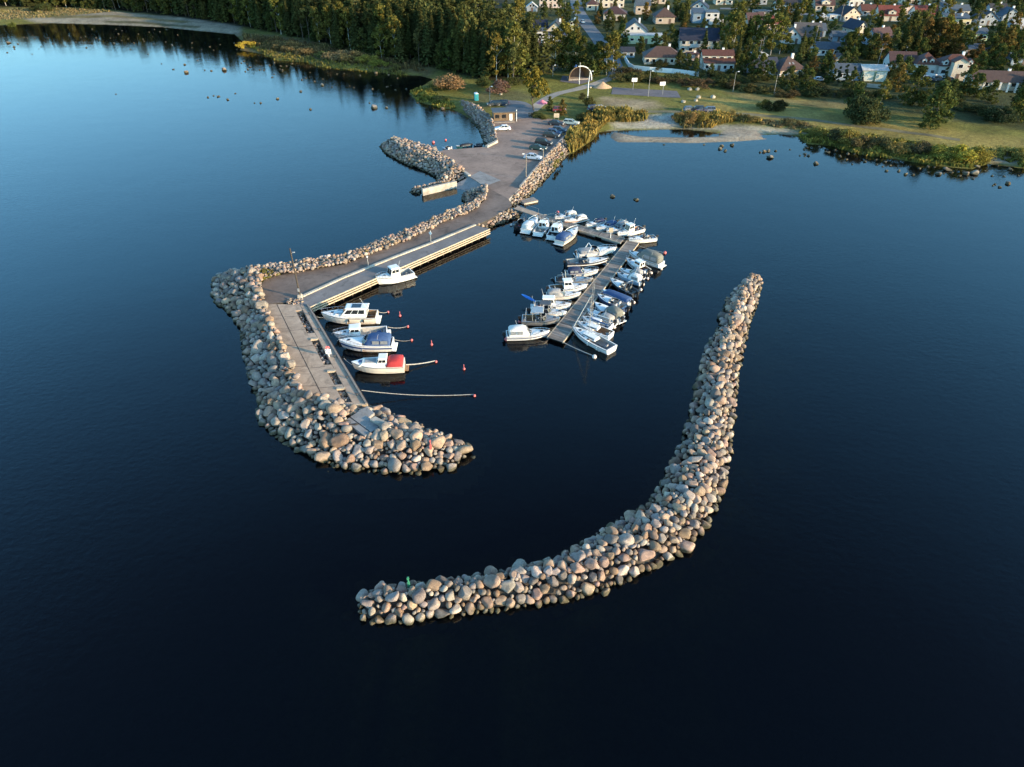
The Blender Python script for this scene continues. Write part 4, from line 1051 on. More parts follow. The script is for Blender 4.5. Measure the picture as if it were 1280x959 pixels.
# pier boats
make_boat('cream white hardtop cruiser with smoked sunroof, moored nearest the quay corner', (402.5, 396.5), (471.5, 396), 'cruiser', G0, col='gelcoat_cream', B=3.2, fb=1.3, fside=1)
make_boat('low white boat with small square pilothouse and dark open cockpit beside the pier', (417, 419), (484, 413), 'pilothouse', G0, px=(.50, .72), ch=1.1, motor=False, B=2.6, fb=.95, tc=.5)
make_boat('white sports cruiser with wide blue hull stripe and blue grey cockpit canopy', (424.5, 430.5), (491.5, 430), 'express', G0, stripe=(.03, .07, .2), canopy='blue_cloth', kh=1.25, B=3.0, fb=1.25, tc=.55)
rb = make_boat('pinkish cream cabin boat with bright red cockpit canopy beside the pier', (440, 458), (505.5, 456), 'red', G0, col='gelcoat_cream', B=3.0, fb=1.25, tc=.34, bottom=(.10, .03, .025))
def red_boat(root, Ln=None):
    Ln = (Vector((*P(440, 458, .8), 0)) - Vector((*P(505.5, 456, .8), 0))).length; z = 1.33; w = 1.2
    c = MB(); c.frustum((Ln * .34, Ln * .86, -w * .86, w * .86), z, (Ln * .36, Ln * .78, -w * .66, w * .66), z + .42, M['gelcoat_cream']); c.build('coachroof', root)
    cabin(root, Ln * .31, Ln * .52, w * .8, z + .1, .95, mat='gelcoat', nwin=2, rake_f=.5, tumble=.85, wl=(.45, .88), over=.1)
    d = MB(); d.box(Ln * .53, Ln * .74, -w * .45, w * .45, z + .42, z + .46, M['grey_cloth']); d.build('deck_mat', root)
    canopy(root, Ln * .02, Ln * .33, w * 1.06, z - .05, .88, 'red_cloth')
    b = MB(); b.box(Ln * .80, Ln * .86, -.35, .35, z + .25, z + .36, M['blue_cloth']); b.build('hatch_cover', root)
    p = MB(); p.frustum((-.6, 0, -.8, .8), .2, (-.55, 0, -.8, .8), .3, M['teak']); p.build('swim_platform', root)
red_boat(rb)
make_boat('white fishing cruiser with raised hardtop moored alongside the long quay', (470.5, 352.5), (515, 341), 'pilothouse', G0, px=(.38, .66), ch=1.5, motor=False, B=2.8, fb=1.3, tc=.45)
# pontoon arm, far side
make_boat('low white cuddy boat, first past the orange buoy on the narrow pontoon', (693.5, 273), (719, 266.5), 'express', G1, canopy='white_cloth', kh=.7)
make_boat('white cuddy boat with peach stripe, second past the orange buoy', (705.5, 277), (732, 271), 'express', G1, canopy='white_cloth', kh=.6, stripe=(.4, .18, .1))
make_boat('white bowrider with dark blue tonneau, far side of the narrow pontoon', (732.5, 282.5), (755, 275), 'open', G1, canopy='navy_cloth', kh=.5)
make_boat('pale open motorboat with blue cover, behind the notice board', (745, 287), (770, 278), 'open', G1, canopy='blue_cloth', kh=.55, seat='white_cloth')
make_boat('grey open boat with pale framed shelter, third from the pontoon corner', (758, 291), (784, 281.5), 'open', G1, col=(.35, .37, .4), canopy='clear_pvc', kh=1.2, arch=True)
make_boat('white boat with tall square pilothouse near the pontoon corner', (771.5, 293), (803, 284.5), 'pilothouse', G1, ch=1.4)
make_boat('white open boat with yellow bottom on the outer pontoon corner', (785.5, 300), (819.5, 296), 'open', G1, bottom=(.5, .36, .06), ms=.9)
# pontoon arm, harbour side (sterns towards the harbour)
make_boat('small black inflatable boat next to the gangway', (657.5, 271), (646.5, 283.5), 'open', G1, col=(.02, .02, .025), deck='black_plastic', rail=False, tilt=-.5)
make_boat('white cabin cruiser with cream canopy nearest the gangway', (671, 273), (657, 287.5), 'express', G1, canopy='white_cloth', kh=1.1, B=2.5)
make_boat('white cruiser with dark open companionway in the near row', (684, 277), (672.5, 291), 'pilothouse', G1, motor=False, B=2.5, ch=1.1)
make_boat('white cruiser with wide rear window, beside the blue canopy boat', (701, 281), (689.5, 295.5), 'pilothouse', G1, motor=False, B=2.5, px=(.3, .62), ch=1.2)
make_boat('cream white boat with bright blue cockpit canopy by the narrow pontoon', (722, 286), (699, 302), 'express', G1, col='gelcoat_cream', canopy='blue_cloth', kh=1.0, B=2.6)
# long pontoon, west row
make_boat('white sports boat with tall raked arch, top of the west row', (770.5, 311.5), (722, 316), 'express', G1, canopy='grey_cloth', kh=.45, arch=True, lean=.45, motor=True)
make_boat('black hulled speedboat with white foredeck in the west row', (760, 325.5), (708, 328), 'open', G1, col=(.015, .015, .02), stripe=(.7, .7, .68))
make_boat('cream speedboat with navy cockpit cover in the west row', (748, 339), (709, 341), 'express', G1, col='gelcoat_cream', canopy='navy_cloth', kh=.95, motor=True)
make_boat('low aluminium skiff with black cover and tilted black outboard', (741, 350), (694, 349.5), 'open', G1, col='alu', deck='alu', canopy='black_plastic', kh=.7, arch=True, tilt=-.6)
make_boat('white boat with tall closed pilothouse, fifth in the west row', (734.5, 357.5), (687, 360.5), 'pilothouse', G1, ch=1.35, px=(.36, .62))
make_boat('low cream boat with pale canopy tucked below the tall pilothouse boat', (726, 367.5), (683, 368.5), 'express', G1, col='gelcoat_cream', canopy='grey_cloth', kh=.9, motor=True)
c7 = make_boat('white cabin boat with bright blue board at its stern', (714, 381.5), (667, 380), 'pilothouse', G1, px=(.25, .6), ch=1.3, motor=False, flag=True)
b_ = MB(); b_.ball((0, 0, 0), (1.5, .36, .09), M['blue_cloth'], 14, 6); o = b_.build('paddle_board', None, loc=(*P(661, 372.5, 1.2), 1.2)); o.rotation_euler = (0, .25, -.5)
o.data.materials.clear(); o.data.materials.append(paint((.02, .16, .55))); tag(o, 'bright blue paddle board lying across the stern of a white cabin boat', 'paddle board')
make_boat('white boat with grey framed hardtop and stern arch in the west row', (708.5, 391.5), (664, 388), 'hardtop', G1, roof='steel_dark')
make_boat('wide bare aluminium workboat with twin arches, last but one in the west row', (700.5, 399.5), (652.5, 398), 'hardtop', G1, col='alu', deck='alu', B=2.6, roof='alu', tc=.6)
make_boat('white boat with rounded see-through canopy at the pontoon end', (687, 416), (633, 418), 'open', G1, canopy='white_cloth', kh=1.3, clear=True, stripe=(.12, .13, .2), tc=.55)
# long pontoon, east row (bows at the pontoon)
make_boat('boat under a tall olive grey canopy, top of the east row', (786, 315.5), (827, 329.5), 'express', G1, canopy='olive_cloth', kh=1.6, tc=.7, pulpit=False)
make_boat('white cabin boat with dark green hull side below the olive canopy boat', (782.5, 324), (809.5, 338), 'pilothouse', G1, bottom=(.02, .05, .05), stripe=(.03, .06, .06), px=(.25, .55), ch=1.0)
make_boat('white bowrider with beige folded canopy in the east row', (775, 336.5), (803, 344), 'express', G1, canopy='grey_cloth', kh=.9, motor=True, pulpit=False)
make_boat('pale blue open boat with white shelter in the east row', (771.5, 342), (801.5, 352), 'open', G1, col=(.35, .45, .55), canopy='white_cloth', kh=1.1, clear=True)
make_boat('long dark hulled open boat with green deck gear in the east row', (762.5, 349.5), (795, 366), 'open', G1, col=(.02, .025, .03), seat='olive_cloth', arch=True)
make_boat('narrow boat fully wrapped in blue tarpaulin in the east row', (753, 363.5), (788, 377), 'cover', G1, canopy='blue_cloth', kh=.55, cx=.92, B=1.8)
make_boat('small navy open boat with pale seats next to the blue tarpaulin', (746.5, 369.5), (783, 385), 'open', G1, col=(.04, .06, .12), seat='white_cloth', B=2.0)
make_boat('grey boat with tall beige canopy windows in the east row', (743, 379.5), (776, 398), 'express', G1, col=(.3, .33, .37), canopy='olive_cloth', kh=1.3, motor=True, pulpit=False)
make_boat('white cuddy boat with chrome rails beside the beige canopy boat', (733.5, 387.5), (766.5, 402), 'express', G1, canopy='grey_cloth', kh=.8, motor=True)
make_boat('white boat with boxy white canopy, third from the pontoon end', (727.5, 397), (764, 408), 'sail', G1, mh=8.0, xm=.66, B=2.3)
make_boat('small white sailboat with teal blue sail cover on its boom', (721.5, 403.5), (764, 418), 'sail', G1, sail='blue_cloth', mh=8.4, xm=.62, B=2.3)
make_boat('white sailboat with black deck stripes and furled headsail at the pontoon end', (715.5, 411), (765, 436), 'sail', G1, mh=7.4, xm=.58, furl=True, deckstripe=True, B=2.7, fb=.95)
# dinghies at the inner quay
make_boat('small white dinghy tied to the inner edge of the parking lot', (553, 182.5), (563, 185.5), 'open', 'dinghies behind the parking lot', B=1.6, fb=.5, rail=False, ms=.6)
make_boat('dinghy under a black and teal cover behind the parking lot edge', (570, 183.5), (588, 181), 'cover', 'dinghies behind the parking lot', canopy='black_plastic', col=(.02, .1, .11), kh=.6)
make_boat('small black dinghy beside the shaded boulder bank', (592, 182), (601, 180.5), 'cover', 'dinghies behind the parking lot', canopy='black_plastic', col=(.02, .02, .025), B=1.7)

# ------------------------------------------------------------------ buoys and lines
def buoy(u, v, label, mat='buoy', r=.21, stick=False, group='mooring buoys'):
    root = empty('buoy', (*P(u, v, .15), 0)); tag(root, label, 'buoy', group)
    mb = MB(); mb.ball((0, 0, .12), (r, r, r * 1.05), M[mat], 12, 8); mb.build('float', root, smooth=True)
    mb = MB(); mb.tube([(0, 0, r), (0, 0, r + .12)], .06, M['steel_dark']) ; mb.build('eye', root)
    if stick: mb = MB(); mb.tube([(0, 0, r), (0, 0, r + .7)], .05, M['buoy']); mb.build('stick', root)
    return root
def line(p0, p1, label, z0=1.0, z1=.2, sag=.25, r=.04):
    a = Vector((*P(*p0, z0), z0)); b = Vector((*P(*p1, z1), z1)); mb = MB(); pts = []
    for i in range(9): t = i / 8; p = a.lerp(b, t); p.z -= sag * 4 * t * (1 - t); pts.append(p - a)
    mb.tube(pts, r, M['rope'], 5); tag(mb.build('mooring_line', None, loc=a), label, 'mooring line', 'mooring lines')
buoy(485, 390, 'pink buoy astern of the cream hardtop cruiser'); line((471, 389), (485, 390), 'short slack line from the cream hardtop cruiser to its buoy')
buoy(500, 394.5, 'free pink buoy with a short stick east of the hardtop cruiser', stick=True)
buoy(509.7, 408, 'pink buoy at the end of the pilothouse boat line'); line((485, 409), (509.5, 408), 'pale line from the low pilothouse boat to its buoy', .7)
buoy(514.5, 425, 'pink buoy astern of the blue striped cruiser'); line((493, 424.5), (514, 425), 'thin line astern of the blue striped cruiser', .4, r=.03)
buoy(539.5, 430.5, 'free pink buoy with stick in open water east of the striped cruiser', stick=True)
buoy(545, 452, 'pink buoy on the stern line of the red canopy boat'); line((507, 456), (544, 451), 'thick pale stern line of the red canopy boat', .7, .25, .15, .09)
buoy(580, 461, 'lone pink buoy with stick in the middle of the basin', stick=True)
buoy(593, 494.5, 'pink buoy at the end of the longest line from the pier'); line((452, 488), (592, 493), 'long thin line from the pier end to a pink buoy', 1.4, .2, .5, .05)
line((440, 456), (430, 448), 'bow line of the red canopy boat to the pier', 1.2, 1.5, .1, .035)
line((404, 397), (396, 396), 'bow line of the cream hardtop cruiser to the pier', 1.5, 1.5, .1, .035)
buoy(541.5, 178, 'larger pale pink buoy off the short groyne', 'buoy', .42); buoy(557, 175, 'smaller orange pink buoy off the parking lot', 'buoy', .32)
buoy(697, 265.5, 'orange and white buoy on a line beyond the narrow pontoon', 'buoy', .36); line((676, 269), (696.5, 265.5), 'pale line from the narrow pontoon to the orange buoy', .6, .3, .1, .05)
buoy(831, 316, 'pink buoy far out beyond the olive canopy boat', 'buoy', .34); line((800, 308), (830.5, 316), 'thin line from the pontoon corner to the far pink buoy', .6, .3, .1, .04)
bl = [(814, 341, 'below the dark green boat stern'), (826.5, 336, 'beside the olive canopy boat stern'), (809.5, 348, 'at the beige canopy bowrider stern'), (804, 355.5, 'at the pale blue boat stern'), (801, 362, 'at the dark hulled boat outboard'),
      (795, 370, 'at the dark hulled boat stern quarter'), (792.5, 378, 'at the blue tarpaulin boat stern'), (785, 386.5, 'at the navy open boat stern'), (779, 391.5, 'between the navy boat and the grey boat'), (773, 402, 'at the grey beige canopied boat stern'),
      (768, 409, 'at the boxy white sailboat stern'), (749, 437.5, 'at the quarter of the striped sailboat')]
for u, v, w_ in bl: buoy(u, v, 'pale mooring buoy ' + w_, 'buoy_white', .27)
buoy(743, 446, 'white buoy at the end of the pontoon end line', 'buoy_white', .36); line((704, 428), (742.5, 445), 'pale line from the long pontoon end to a white buoy', .5, .2, .1, .06)
buoy(633, 424, 'orange buoy at the outboard of the boat on the pontoon end', 'buoy', .33); buoy(649.5, 402, 'orange buoy at the aluminium workboat stern', 'buoy', .28)
buoy(713.5, 412, 'orange buoy at the bow of the striped sailboat', 'buoy', .3); buoy(639, 281, 'white buoy beside the black inflatable boat', 'buoy_white', .28)

# ------------------------------------------------------------------ posts, beacons and signs round the harbour
root = empty('lamp_post', (*P(375.5, 372.5, ZR), ZR)); tag(root, 'tall weathered wooden lamp post at the pier corner', 'lamp post')
mb = MB(); mb.tube([(0, 0, 0), (-.15, 0, 9.2)], .17, M['timber_dark'], 8, .11); mb.build('pole', root)
mb = MB(); mb.tube([(-.12, 0, 8.2), (.25, 0, 8.5)], .05, M['galv']); mb.frustum((.1, .55, -.12, .12), 8.42, (.15, .5, -.09, .09), 8.55, M['galv']); mb.build('lamp_head', root)
mb = MB(); mb.frustum((-.4, .4, -.4, .4), -.05, (-.3, .3, -.3, .3), .7, M['concrete_pale']); mb.build('footing', root)
mb = MB(); mb.box(-.16, .16, -.3, -.16, 1.3, 1.9, M['galv']); mb.build('switch_box', root)
root = empty('road_sign', (*P(538.5, 304, ZR), ZR)); root.rotation_euler.z = -.5; tag(root, 'diamond shaped road sign on a leaning post by the causeway kerb', 'road sign')
mb = MB(); mb.tube([(0, 0, 0), (.12, 0, 2.7)], .06, M['galv']); mb.build('post', root)
mb = MB(); mb.prism([(.12, 1.7), (.5, 2.15), (.12, 2.6), (-.26, 2.15)], 'y', -.1, -.06, M['white_paint']); mb.build('board', root)
for u, v, l in ((460.5, 333.5, 'short steel post on the causeway kerb above the fishing cruiser'),):
    root = empty('post', (*P(u, v, ZR), ZR)); tag(root, l, 'post'); mb = MB(); mb.tube([(0, 0, 0), (0, 0, 1.9)], .07, M['galv']); mb.build('pole', root); mb = MB(); mb.box(-.13, .13, -.13, .13, 1.9, 2.15, M['white_paint']); mb.build('lamp_head', root)
root = empty('lifebuoy_stand', (*P(411.5, 446.5, ZR), ZR)); tag(root, 'white lifebuoy stand with red top on the pier walkway', 'lifebuoy stand')
mb = MB(); mb.tube([(0, 0, 0), (0, 0, 1.9)], .07, M['white_paint']); mb.build('post', root)
mb = MB(); mb.frustum((-.4, .4, -.1, .06), .6, (-.4, .4, -.1, .06), 1.4, M['white_paint']); mb.build('back_board', root)
mb = MB(); mb.tube([(.33 * math.cos(a * .5236), -.16, 1.0 + .33 * math.sin(a * .5236)) for a in range(13)], .07, M['white_paint'], 6); mb.build('lifebuoy', root)
mb = MB(); mb.frustum((-.3, .3, -.2, .1), 1.65, (-.2, .2, -.1, .05), 1.95, M['buoy']); mb.build('cap', root)
root = empty('information_post', (*P(356.5, 443, ZR), ZR)); tag(root, 'leaning post with a pale board beside the inner boulders', 'information post')
mb = MB(); mb.tube([(0, 0, 0), (.1, 0, 1.9)], .06, M['timber_pale']); mb.build('post', root); mb = MB(); mb.box(-.2, .4, -.1, -.06, 1.1, 1.9, M['timber_pale']); mb.build('board', root)
def beacon(u, v, z, col, h, label):
    root = empty('beacon', (*P(u, v, z), z)); tag(root, label, 'beacon'); mt = paint(col)
    mb = MB(); mb.tube([(0, 0, -.6), (0, 0, h)], .07, mt, 8); mb.build('pole', root)
    mb = MB(); mb.box(-.1, .1, -.1, .1, h - .35, h - .05, mt); mb.build('lantern', root)
    mb = MB(); mb.frustum((-.14, .14, -.14, .14), -.7, (-.1, .1, -.1, .1), .1, mt); mb.build('base', root)
beacon(510.5, 728, 2.0, (.05, .25, .14), .8, 'green beacon post on the near tip of the curved breakwater')
beacon(538, 556, 2.3, (.45, .12, .11), .8, 'red beacon post on the tail of the pier breakwater')
# mooring cleats along the pier and bollards on the quay
for i, (t, l) in enumerate(((.12, 'iron bollard on the pier edge nearest the quay'), (.3, 'iron bollard on the pier edge at the striped cruiser bow'), (.58, 'iron bollard on the pier edge at the red canopy boat'), (.78, 'iron bollard on the pier edge by the last slot'), (.93, 'iron bollard on the pier edge nearest the boulders'))):
    p = lerp2(Rp[0], Rp[1], t); root = inst('bollard', bpy.data.meshes['bollard_mesh'] if 'bollard_mesh' in bpy.data.meshes else (lambda m_: (m_.tube([(0, 0, 0), (0, 0, .3)], .11, M['steel_dark'], 8), m_.box(-.22, .22, -.08, .08, .3, .42, M['steel_dark']), m_.mesh('bollard_mesh'))[-1])(MB()), None, (p[0] - .8, p[1], ZR + .01))
    tag(root, l, 'bollard', 'bollards along the pier edge')
#PART4
# ------------------------------------------------------------------ roads and paths on land
def ribbon(name, pts_px, widths, mat, label, lift=.07):
    pts = [at(u, v)[:2] for u, v in pts_px]; fine = []; ws = []
    for i in range(len(pts) - 1):
        n = max(2, int(math.dist(pts[i], pts[i + 1]) / 2))
        for k in range(n): fine.append(lerp2(pts[i], pts[i + 1], k / n)); ws.append(widths[i] + (widths[i + 1] - widths[i]) * k / n)
    fine.append(pts[-1]); ws.append(widths[-1])
    for _ in range(6): fine = [fine[0]] + [((a[0] + 2 * b_[0] + c[0]) / 4, (a[1] + 2 * b_[1] + c[1]) / 4) for a, b_, c in zip(fine, fine[1:], fine[2:])] + [fine[-1]]
    mb = MB(); vs = []; K = 5
    for i, p in enumerate(fine):
        a, b_ = fine[max(i - 1, 0)], fine[min(i + 1, len(fine) - 1)]; d = Vector((b_[0] - a[0], b_[1] - a[1])).normalized(); n = Vector((-d.y, d.x))
        for k in range(K): t = (k / (K - 1) - .5) * ws[i]; vs.append((p[0] + n.x * t, p[1] + n.y * t))
    zz = th([v[0] for v in vs], [v[1] for v in vs]) + lift
    V = [(v[0], v[1], z) for v, z in zip(vs, zz)]
    mb.add(V, [(i * K + k, (i + 1) * K + k, (i + 1) * K + k + 1, i * K + k + 1) for i in range(len(fine) - 1) for k in range(K - 1)], mat)
    return tag(mb.build(name), label, name.replace('_', ' '), kind='structure')
def patch(name, px, mat, label, lift=.06, cat=None):
    pl = ats(px); xs = [p[0] for p in pl]; ys = [p[1] for p in pl]
    me = bpy.data.meshes.new(name); bm = bmesh.new(); f = bm.faces.new([bm.verts.new((x, y, 0)) for x, y in pl])
    bmesh.ops.triangulate(bm, faces=[f]); bmesh.ops.subdivide_edges(bm, edges=bm.edges, cuts=5, use_grid_fill=True)
    z = th([v.co.x for v in bm.verts], [v.co.y for v in bm.verts])
    for v, k in zip(bm.verts, z): v.co.z = k + lift
    bmesh.ops.recalc_face_normals(bm, faces=bm.faces); bm.to_mesh(me); bm.free(); me.materials.append(mat)
    return tag(inst(name, me), label, cat or name.replace('_', ' '), kind='structure')
ribbon('access_road', [(652, 149), (655, 139), (650, 130), (632, 128), (612, 129)], [6, 7, 8, 7, 6], M['road_grey'], 'grey access road entering the parking lot past the hut', .10)
ribbon('gravel_path', [(664, 140), (680, 125), (694, 117.5), (731, 109.5), (750, 103), (768, 96.5)], [3.5, 3.5, 3.5, 3.5, 3.5, 4], M['path_gravel'], 'pale gravel path crossing the meadow to the village street')
ribbon('village_street', [(768, 97), (771, 88), (764, 72), (754, 58), (744, 44), (735, 33), (728, 22), (722, 12), (718, -6)], [5, 6, 6.5, 6.5, 6.5, 6.5, 6.5, 6.5, 6.5], M['road_grey'], 'blue grey village street climbing between the houses')
ribbon('back_street', [(900, 11), (935, 11.5), (990, 15), (1030, 22), (1060, 28)], [5, 5, 5, 5, 5], M['road_grey'], 'narrow grey lane behind the upper row of houses')
ribbon('meadow_track', [(745, 141), (780, 138.5), (830, 139.5), (880, 141), (940, 143), (1010, 149), (1100, 161), (1200, 175)], [2.5] * 8, M['track'], 'faint worn track along the shore side of the meadow', .03)
patch('sports_court', [(766, 109.5), (846, 114), (851, 122.5), (764, 118)], M['court'], 'dark asphalt basketball court on the meadow')
patch('stage_floor', [(703, 95), (735, 97), (741, 101), (726, 105.5), (700, 102)], M['court'], 'dark paved floor in front of the arched stage')

# ------------------------------------------------------------------ cars
CAR = {}
def car_meshes(kind):
    if kind in CAR: return CAR[kind]
    Ln, Wd, hb_, ht, gx = {'sedan': (4.6, 1.78, .92, 1.42, (-1.75, 1.0, -1.05, .25)), 'hatch': (4.1, 1.74, .95, 1.48, (-1.95, .95, -1.6, .3)),
                           'estate': (4.7, 1.8, .95, 1.48, (-2.2, 1.0, -1.9, .3)), 'suv': (4.6, 1.85, 1.05, 1.68, (-2.15, 1.0, -1.9, .35))}[kind]
    h = Ln / 2; w = Wd / 2; b = MB(); p = M['car_paint']
    prof = [(-h, .32), (-h * .98, hb_ * .72), (-h * .95, hb_), (-h * .3, hb_ + .02), (h * .42, hb_ + .01), (h * .85, hb_ * .84), (h * .97, hb_ * .68), (h, .45), (h * .97, .28)]
    n = len(prof); ring = [(x, w, z) for x, z in prof] + [(x, -w, z) for x, z in prof]
    inner = [(x * .985, w * .92 if z > .6 else w, z) for x, z in prof]
    b.add([(x, w * (.93 if z > hb_ * .8 else 1), z) for x, z in prof] + [(x, -w * (.93 if z > hb_ * .8 else 1), z) for x, z in prof],
          [list(range(n)), list(range(2 * n - 1, n - 1, -1))] + [(i, (i + 1) % n, (i + 1) % n + n, i + n) for i in range(n)], p)
    x0, x1, t0, t1 = gx; w1 = w * .72; zb = hb_ + .01
    b.frustum((t0 - .02, t1 + .04, -w1, w1), ht - .03, (t0 + .08, t1 - .08, -w1 * .9, w1 * .9), ht, p)
    for s in (1, -1):
        for xa, xb in ((x0, t0), (x1, t1), ((x0 + x1) * .5, (t0 + t1) * .5)): b.tube([(xa, s * w * .86, zb), (xb, s * w1, ht - .02)], .045, p, 5)
    body = b.mesh('car_body')
    g = MB(); g.frustum((x0, x1, -w * .86, w * .86), zb - .02, (t0, t1, -w1, w1), ht - .03, M['glass']); glass_ = g.mesh('car_windows')
    tw = MB(); tw.tube([(0, -.1, 0), (0, .1, 0)], .32, M['rubber'], 14); ty = tw.mesh('car_tyre')
    rm = MB(); rm.tube([(0, -.112, 0), (0, .112, 0)], .2, M['alu'], 10); ri = rm.mesh('car_rim')
    hl = MB(); hl.box(-.06, .06, -.2, .2, -.08, .08, M['white_paint']); hl_ = hl.mesh('car_headlight')
    tl = MB(); tl.box(-.05, .05, -.16, .16, -.09, .09, M['red_cloth']); tl_ = tl.mesh('car_tail_light')
    pl = MB(); pl.box(-.02, .02, -.26, .26, -.06, .06, M['white_paint']); pl_ = pl.mesh('car_number_plate')
    CAR[kind] = (body, glass_, ty, ri, hl_, tl_, pl_, h, w); return CAR[kind]
def car(label, x, y, z, rz, kind, col, group):
    body, gl_, ty, ri, hl_, tl_, pl_, h, w = car_meshes(kind)
    root = empty('parked_car', (x, y, z), rz); tag(root, label, 'car', group)
    inst('body', body, root, color=col); inst('window', gl_, root)
    for sx in (-h * .6, h * .62):
        for s in (1, -1):
            we = empty('wheel', (sx, s * (w - .1), .32), 0, root); inst('tyre', ty, we); inst('rim', ri, we)
    for s in (1, -1): inst('headlight', hl_, root, (h * .965, s * w * .68, .66)); inst('tail_light', tl_, root, (-h * .975, s * w * .74, .78))
    inst('number_plate', pl_, root, (-h - .01, 0, .52)); inst('number_plate', pl_, root, (h + .01, 0, .48))
    return root
GC = 'cars parked along the east wall of the lot'; A18 = R(-18)
for u, v, kind, col, l in [(695, 156.5, 'sedan', (.02, .022, .03), 'near-black sedan at the far end of the row by the meadow sign'), (699, 164.8, 'hatch', (.05, .075, .11), 'slate blue hatchback, middle of the three cars close together, farthest in'),
        (692.5, 168, 'hatch', (.03, .06, .14), 'blue hatchback in the middle of the tight trio'), (689, 171.5, 'estate', (.028, .026, .022), 'dark brown estate nearest the camera of the tight trio'),
        (679.3, 181, 'suv', (.012, .012, .014), 'black car parked singly between the trio and the green car'), (672.5, 187.3, 'sedan', (.018, .045, .04), 'dark green sedan beside the black car'),
        (666, 199, 'sedan', (.42, .47, .54), 'silver blue sedan nearest the causeway by the lamp post')]:
    x, y = P(u, v, ZR); car(l, x, y, ZR + .01, A18, kind, col, GC)
x, y, z = at(713.5, 158.5); car('pale greenish white estate at the wall corner beneath the reeds', x, y, max(z, ZR) + .01, A18, 'estate', (.36, .41, .37), GC)
x, y = P(628.5, 162.8, ZR); car('white sedan parked in front of the brown hut', x, y, ZR + .01, R(185), 'sedan', (.75, .75, .73), 'cars near the hut')
for u, v, a, col, l in [(627, 131.8, 185, (.02, .03, .06), 'dark navy estate on the access road above the hut'), (618, 132.5, 190, (.03, .035, .04), 'dark grey hatchback half behind the navy estate')]:
    x, y, z = at(u, v); car(l, x, y, z + .11, R(a), 'estate' if 'estate' in l else 'hatch', col, 'cars near the hut')
for u, v, a, col, kind, l in [(862.5, 138.8, 10, (.10, .12, .16), 'hatch', 'slate grey hatchback, first of the dark cars on the meadow track'), (870.5, 139.2, 170, (.02, .02, .03), 'suv', 'black car, second on the meadow track above the golden reeds'),
        (878, 139.6, 5, (.03, .04, .09), 'sedan', 'navy sedan, third on the meadow track above the golden reeds'), (885, 139.4, 175, (.12, .14, .18), 'estate', 'grey blue estate, last of the dark cars on the meadow track')]:
    x, y, z = at(u, v); car(l, x, y, z + .02, R(a), kind, col, 'cars on the meadow track')
for u, v, a, col, kind, l in [(743.5, 138, 20, (.02, .03, .07), 'suv', 'dark blue car behind the yellow reeds'), (751, 137.5, 15, (.32, .32, .33), 'sedan', 'pale grey sedan beside the dark blue car behind the reeds')]:
    x, y, z = at(u, v); car(l, x, y, z + .02, R(a), kind, col, 'cars behind the yellow reeds')
x, y, z = at(699, 139.5); car('maroon car beside the bushes above the lot', x, y, z + .02, R(0), 'hatch', (.16, .02, .03), 'cars behind the yellow reeds')
for u, v, a, col, kind, l in [(746, 62, 110, (.6, .6, .6), 'sedan', 'white car parked at the bend of the village street'), (1158, 100.5, 5, (.3, .38, .48), 'estate', 'pale blue car in front of the large villa'), (1172, 101.5, 8, (.05, .06, .08), 'suv', 'dark car in front of the villa wall'),
        (1187, 102, 5, (.2, .26, .36), 'sedan', 'blue grey sedan right of the villa gate'), (1024, 102, 10, (.5, .55, .6), 'hatch', 'white hatchback on the drive left of the metal garage'), (728, 29, 100, (.66, .66, .64), 'hatch', 'white hatchback high up on the village street')]:
    x, y, z = at(u, v); car(l, x, y, z + .1, R(a), kind, col, 'cars in the village')

# ------------------------------------------------------------------ small structures on the shore
# hut
x, y = P(630.5, 152, ZR); z = ZR; hr = empty('hut', (x, y + 2.2, z), R(8)); tag(hr, 'small brown boarded hut with flat dark roof beside the lot', 'hut')
bw = simple('brown_boards', (.16, .105, .062), .8, .3, 2.5); mb = MB(); mb.box(-3.4, 3.1, -2.1, 2.1, 0, 2.6, bw); mb.build('wall', hr)
mb = MB(); mb.frustum((-3.8, 3.5, -2.6, 2.5), 2.62, (-3.75, 3.45, -2.55, 2.45), 2.85, M['steel_dark']); mb.build('roof', hr)
mb = MB(); mb.box(1.2, 2.1, -2.16, -2.08, .1, 2.1, M['white_paint']); mb.build('door', hr)
for xx in (-2.4, -.4): mb = MB(); mb.box(xx - .6, xx + .6, -2.15, -2.08, 1.0, 2.0, M['glass']); mb.build('window', hr)
mb = MB(); mb.box(-3.6, 2.6, -3.6, -2.2, 0, .25, M['timber_grey']); mb.build('deck', hr)
mb = MB(); mb.tube([(3.3, -2.3, 0), (3.3, -2.3, 3.3)], .1, M['white_paint']); mb.build('corner_post', hr)
# portable toilet
x, y, z = at(595.5, 125.5); r_ = empty('portable_toilet', (x, y, z), R(15)); tag(r_, 'teal portable toilet standing on the grass above the shaded bank', 'portable toilet')
tq = paint((.03, .30, .34)); mb = MB(); mb.box(-.6, .6, -.6, .6, 0, 2.1, tq); mb.build('cabin', r_)
mb = MB(); mb.frustum((-.66, .66, -.66, .66), 2.1, (-.4, .4, -.6, .6), 2.4, M['white_paint']); mb.build('roof', r_)
mb = MB(); mb.box(-.42, .42, -.64, -.6, .1, 1.95, paint((.02, .22, .26))); mb.build('door', r_)
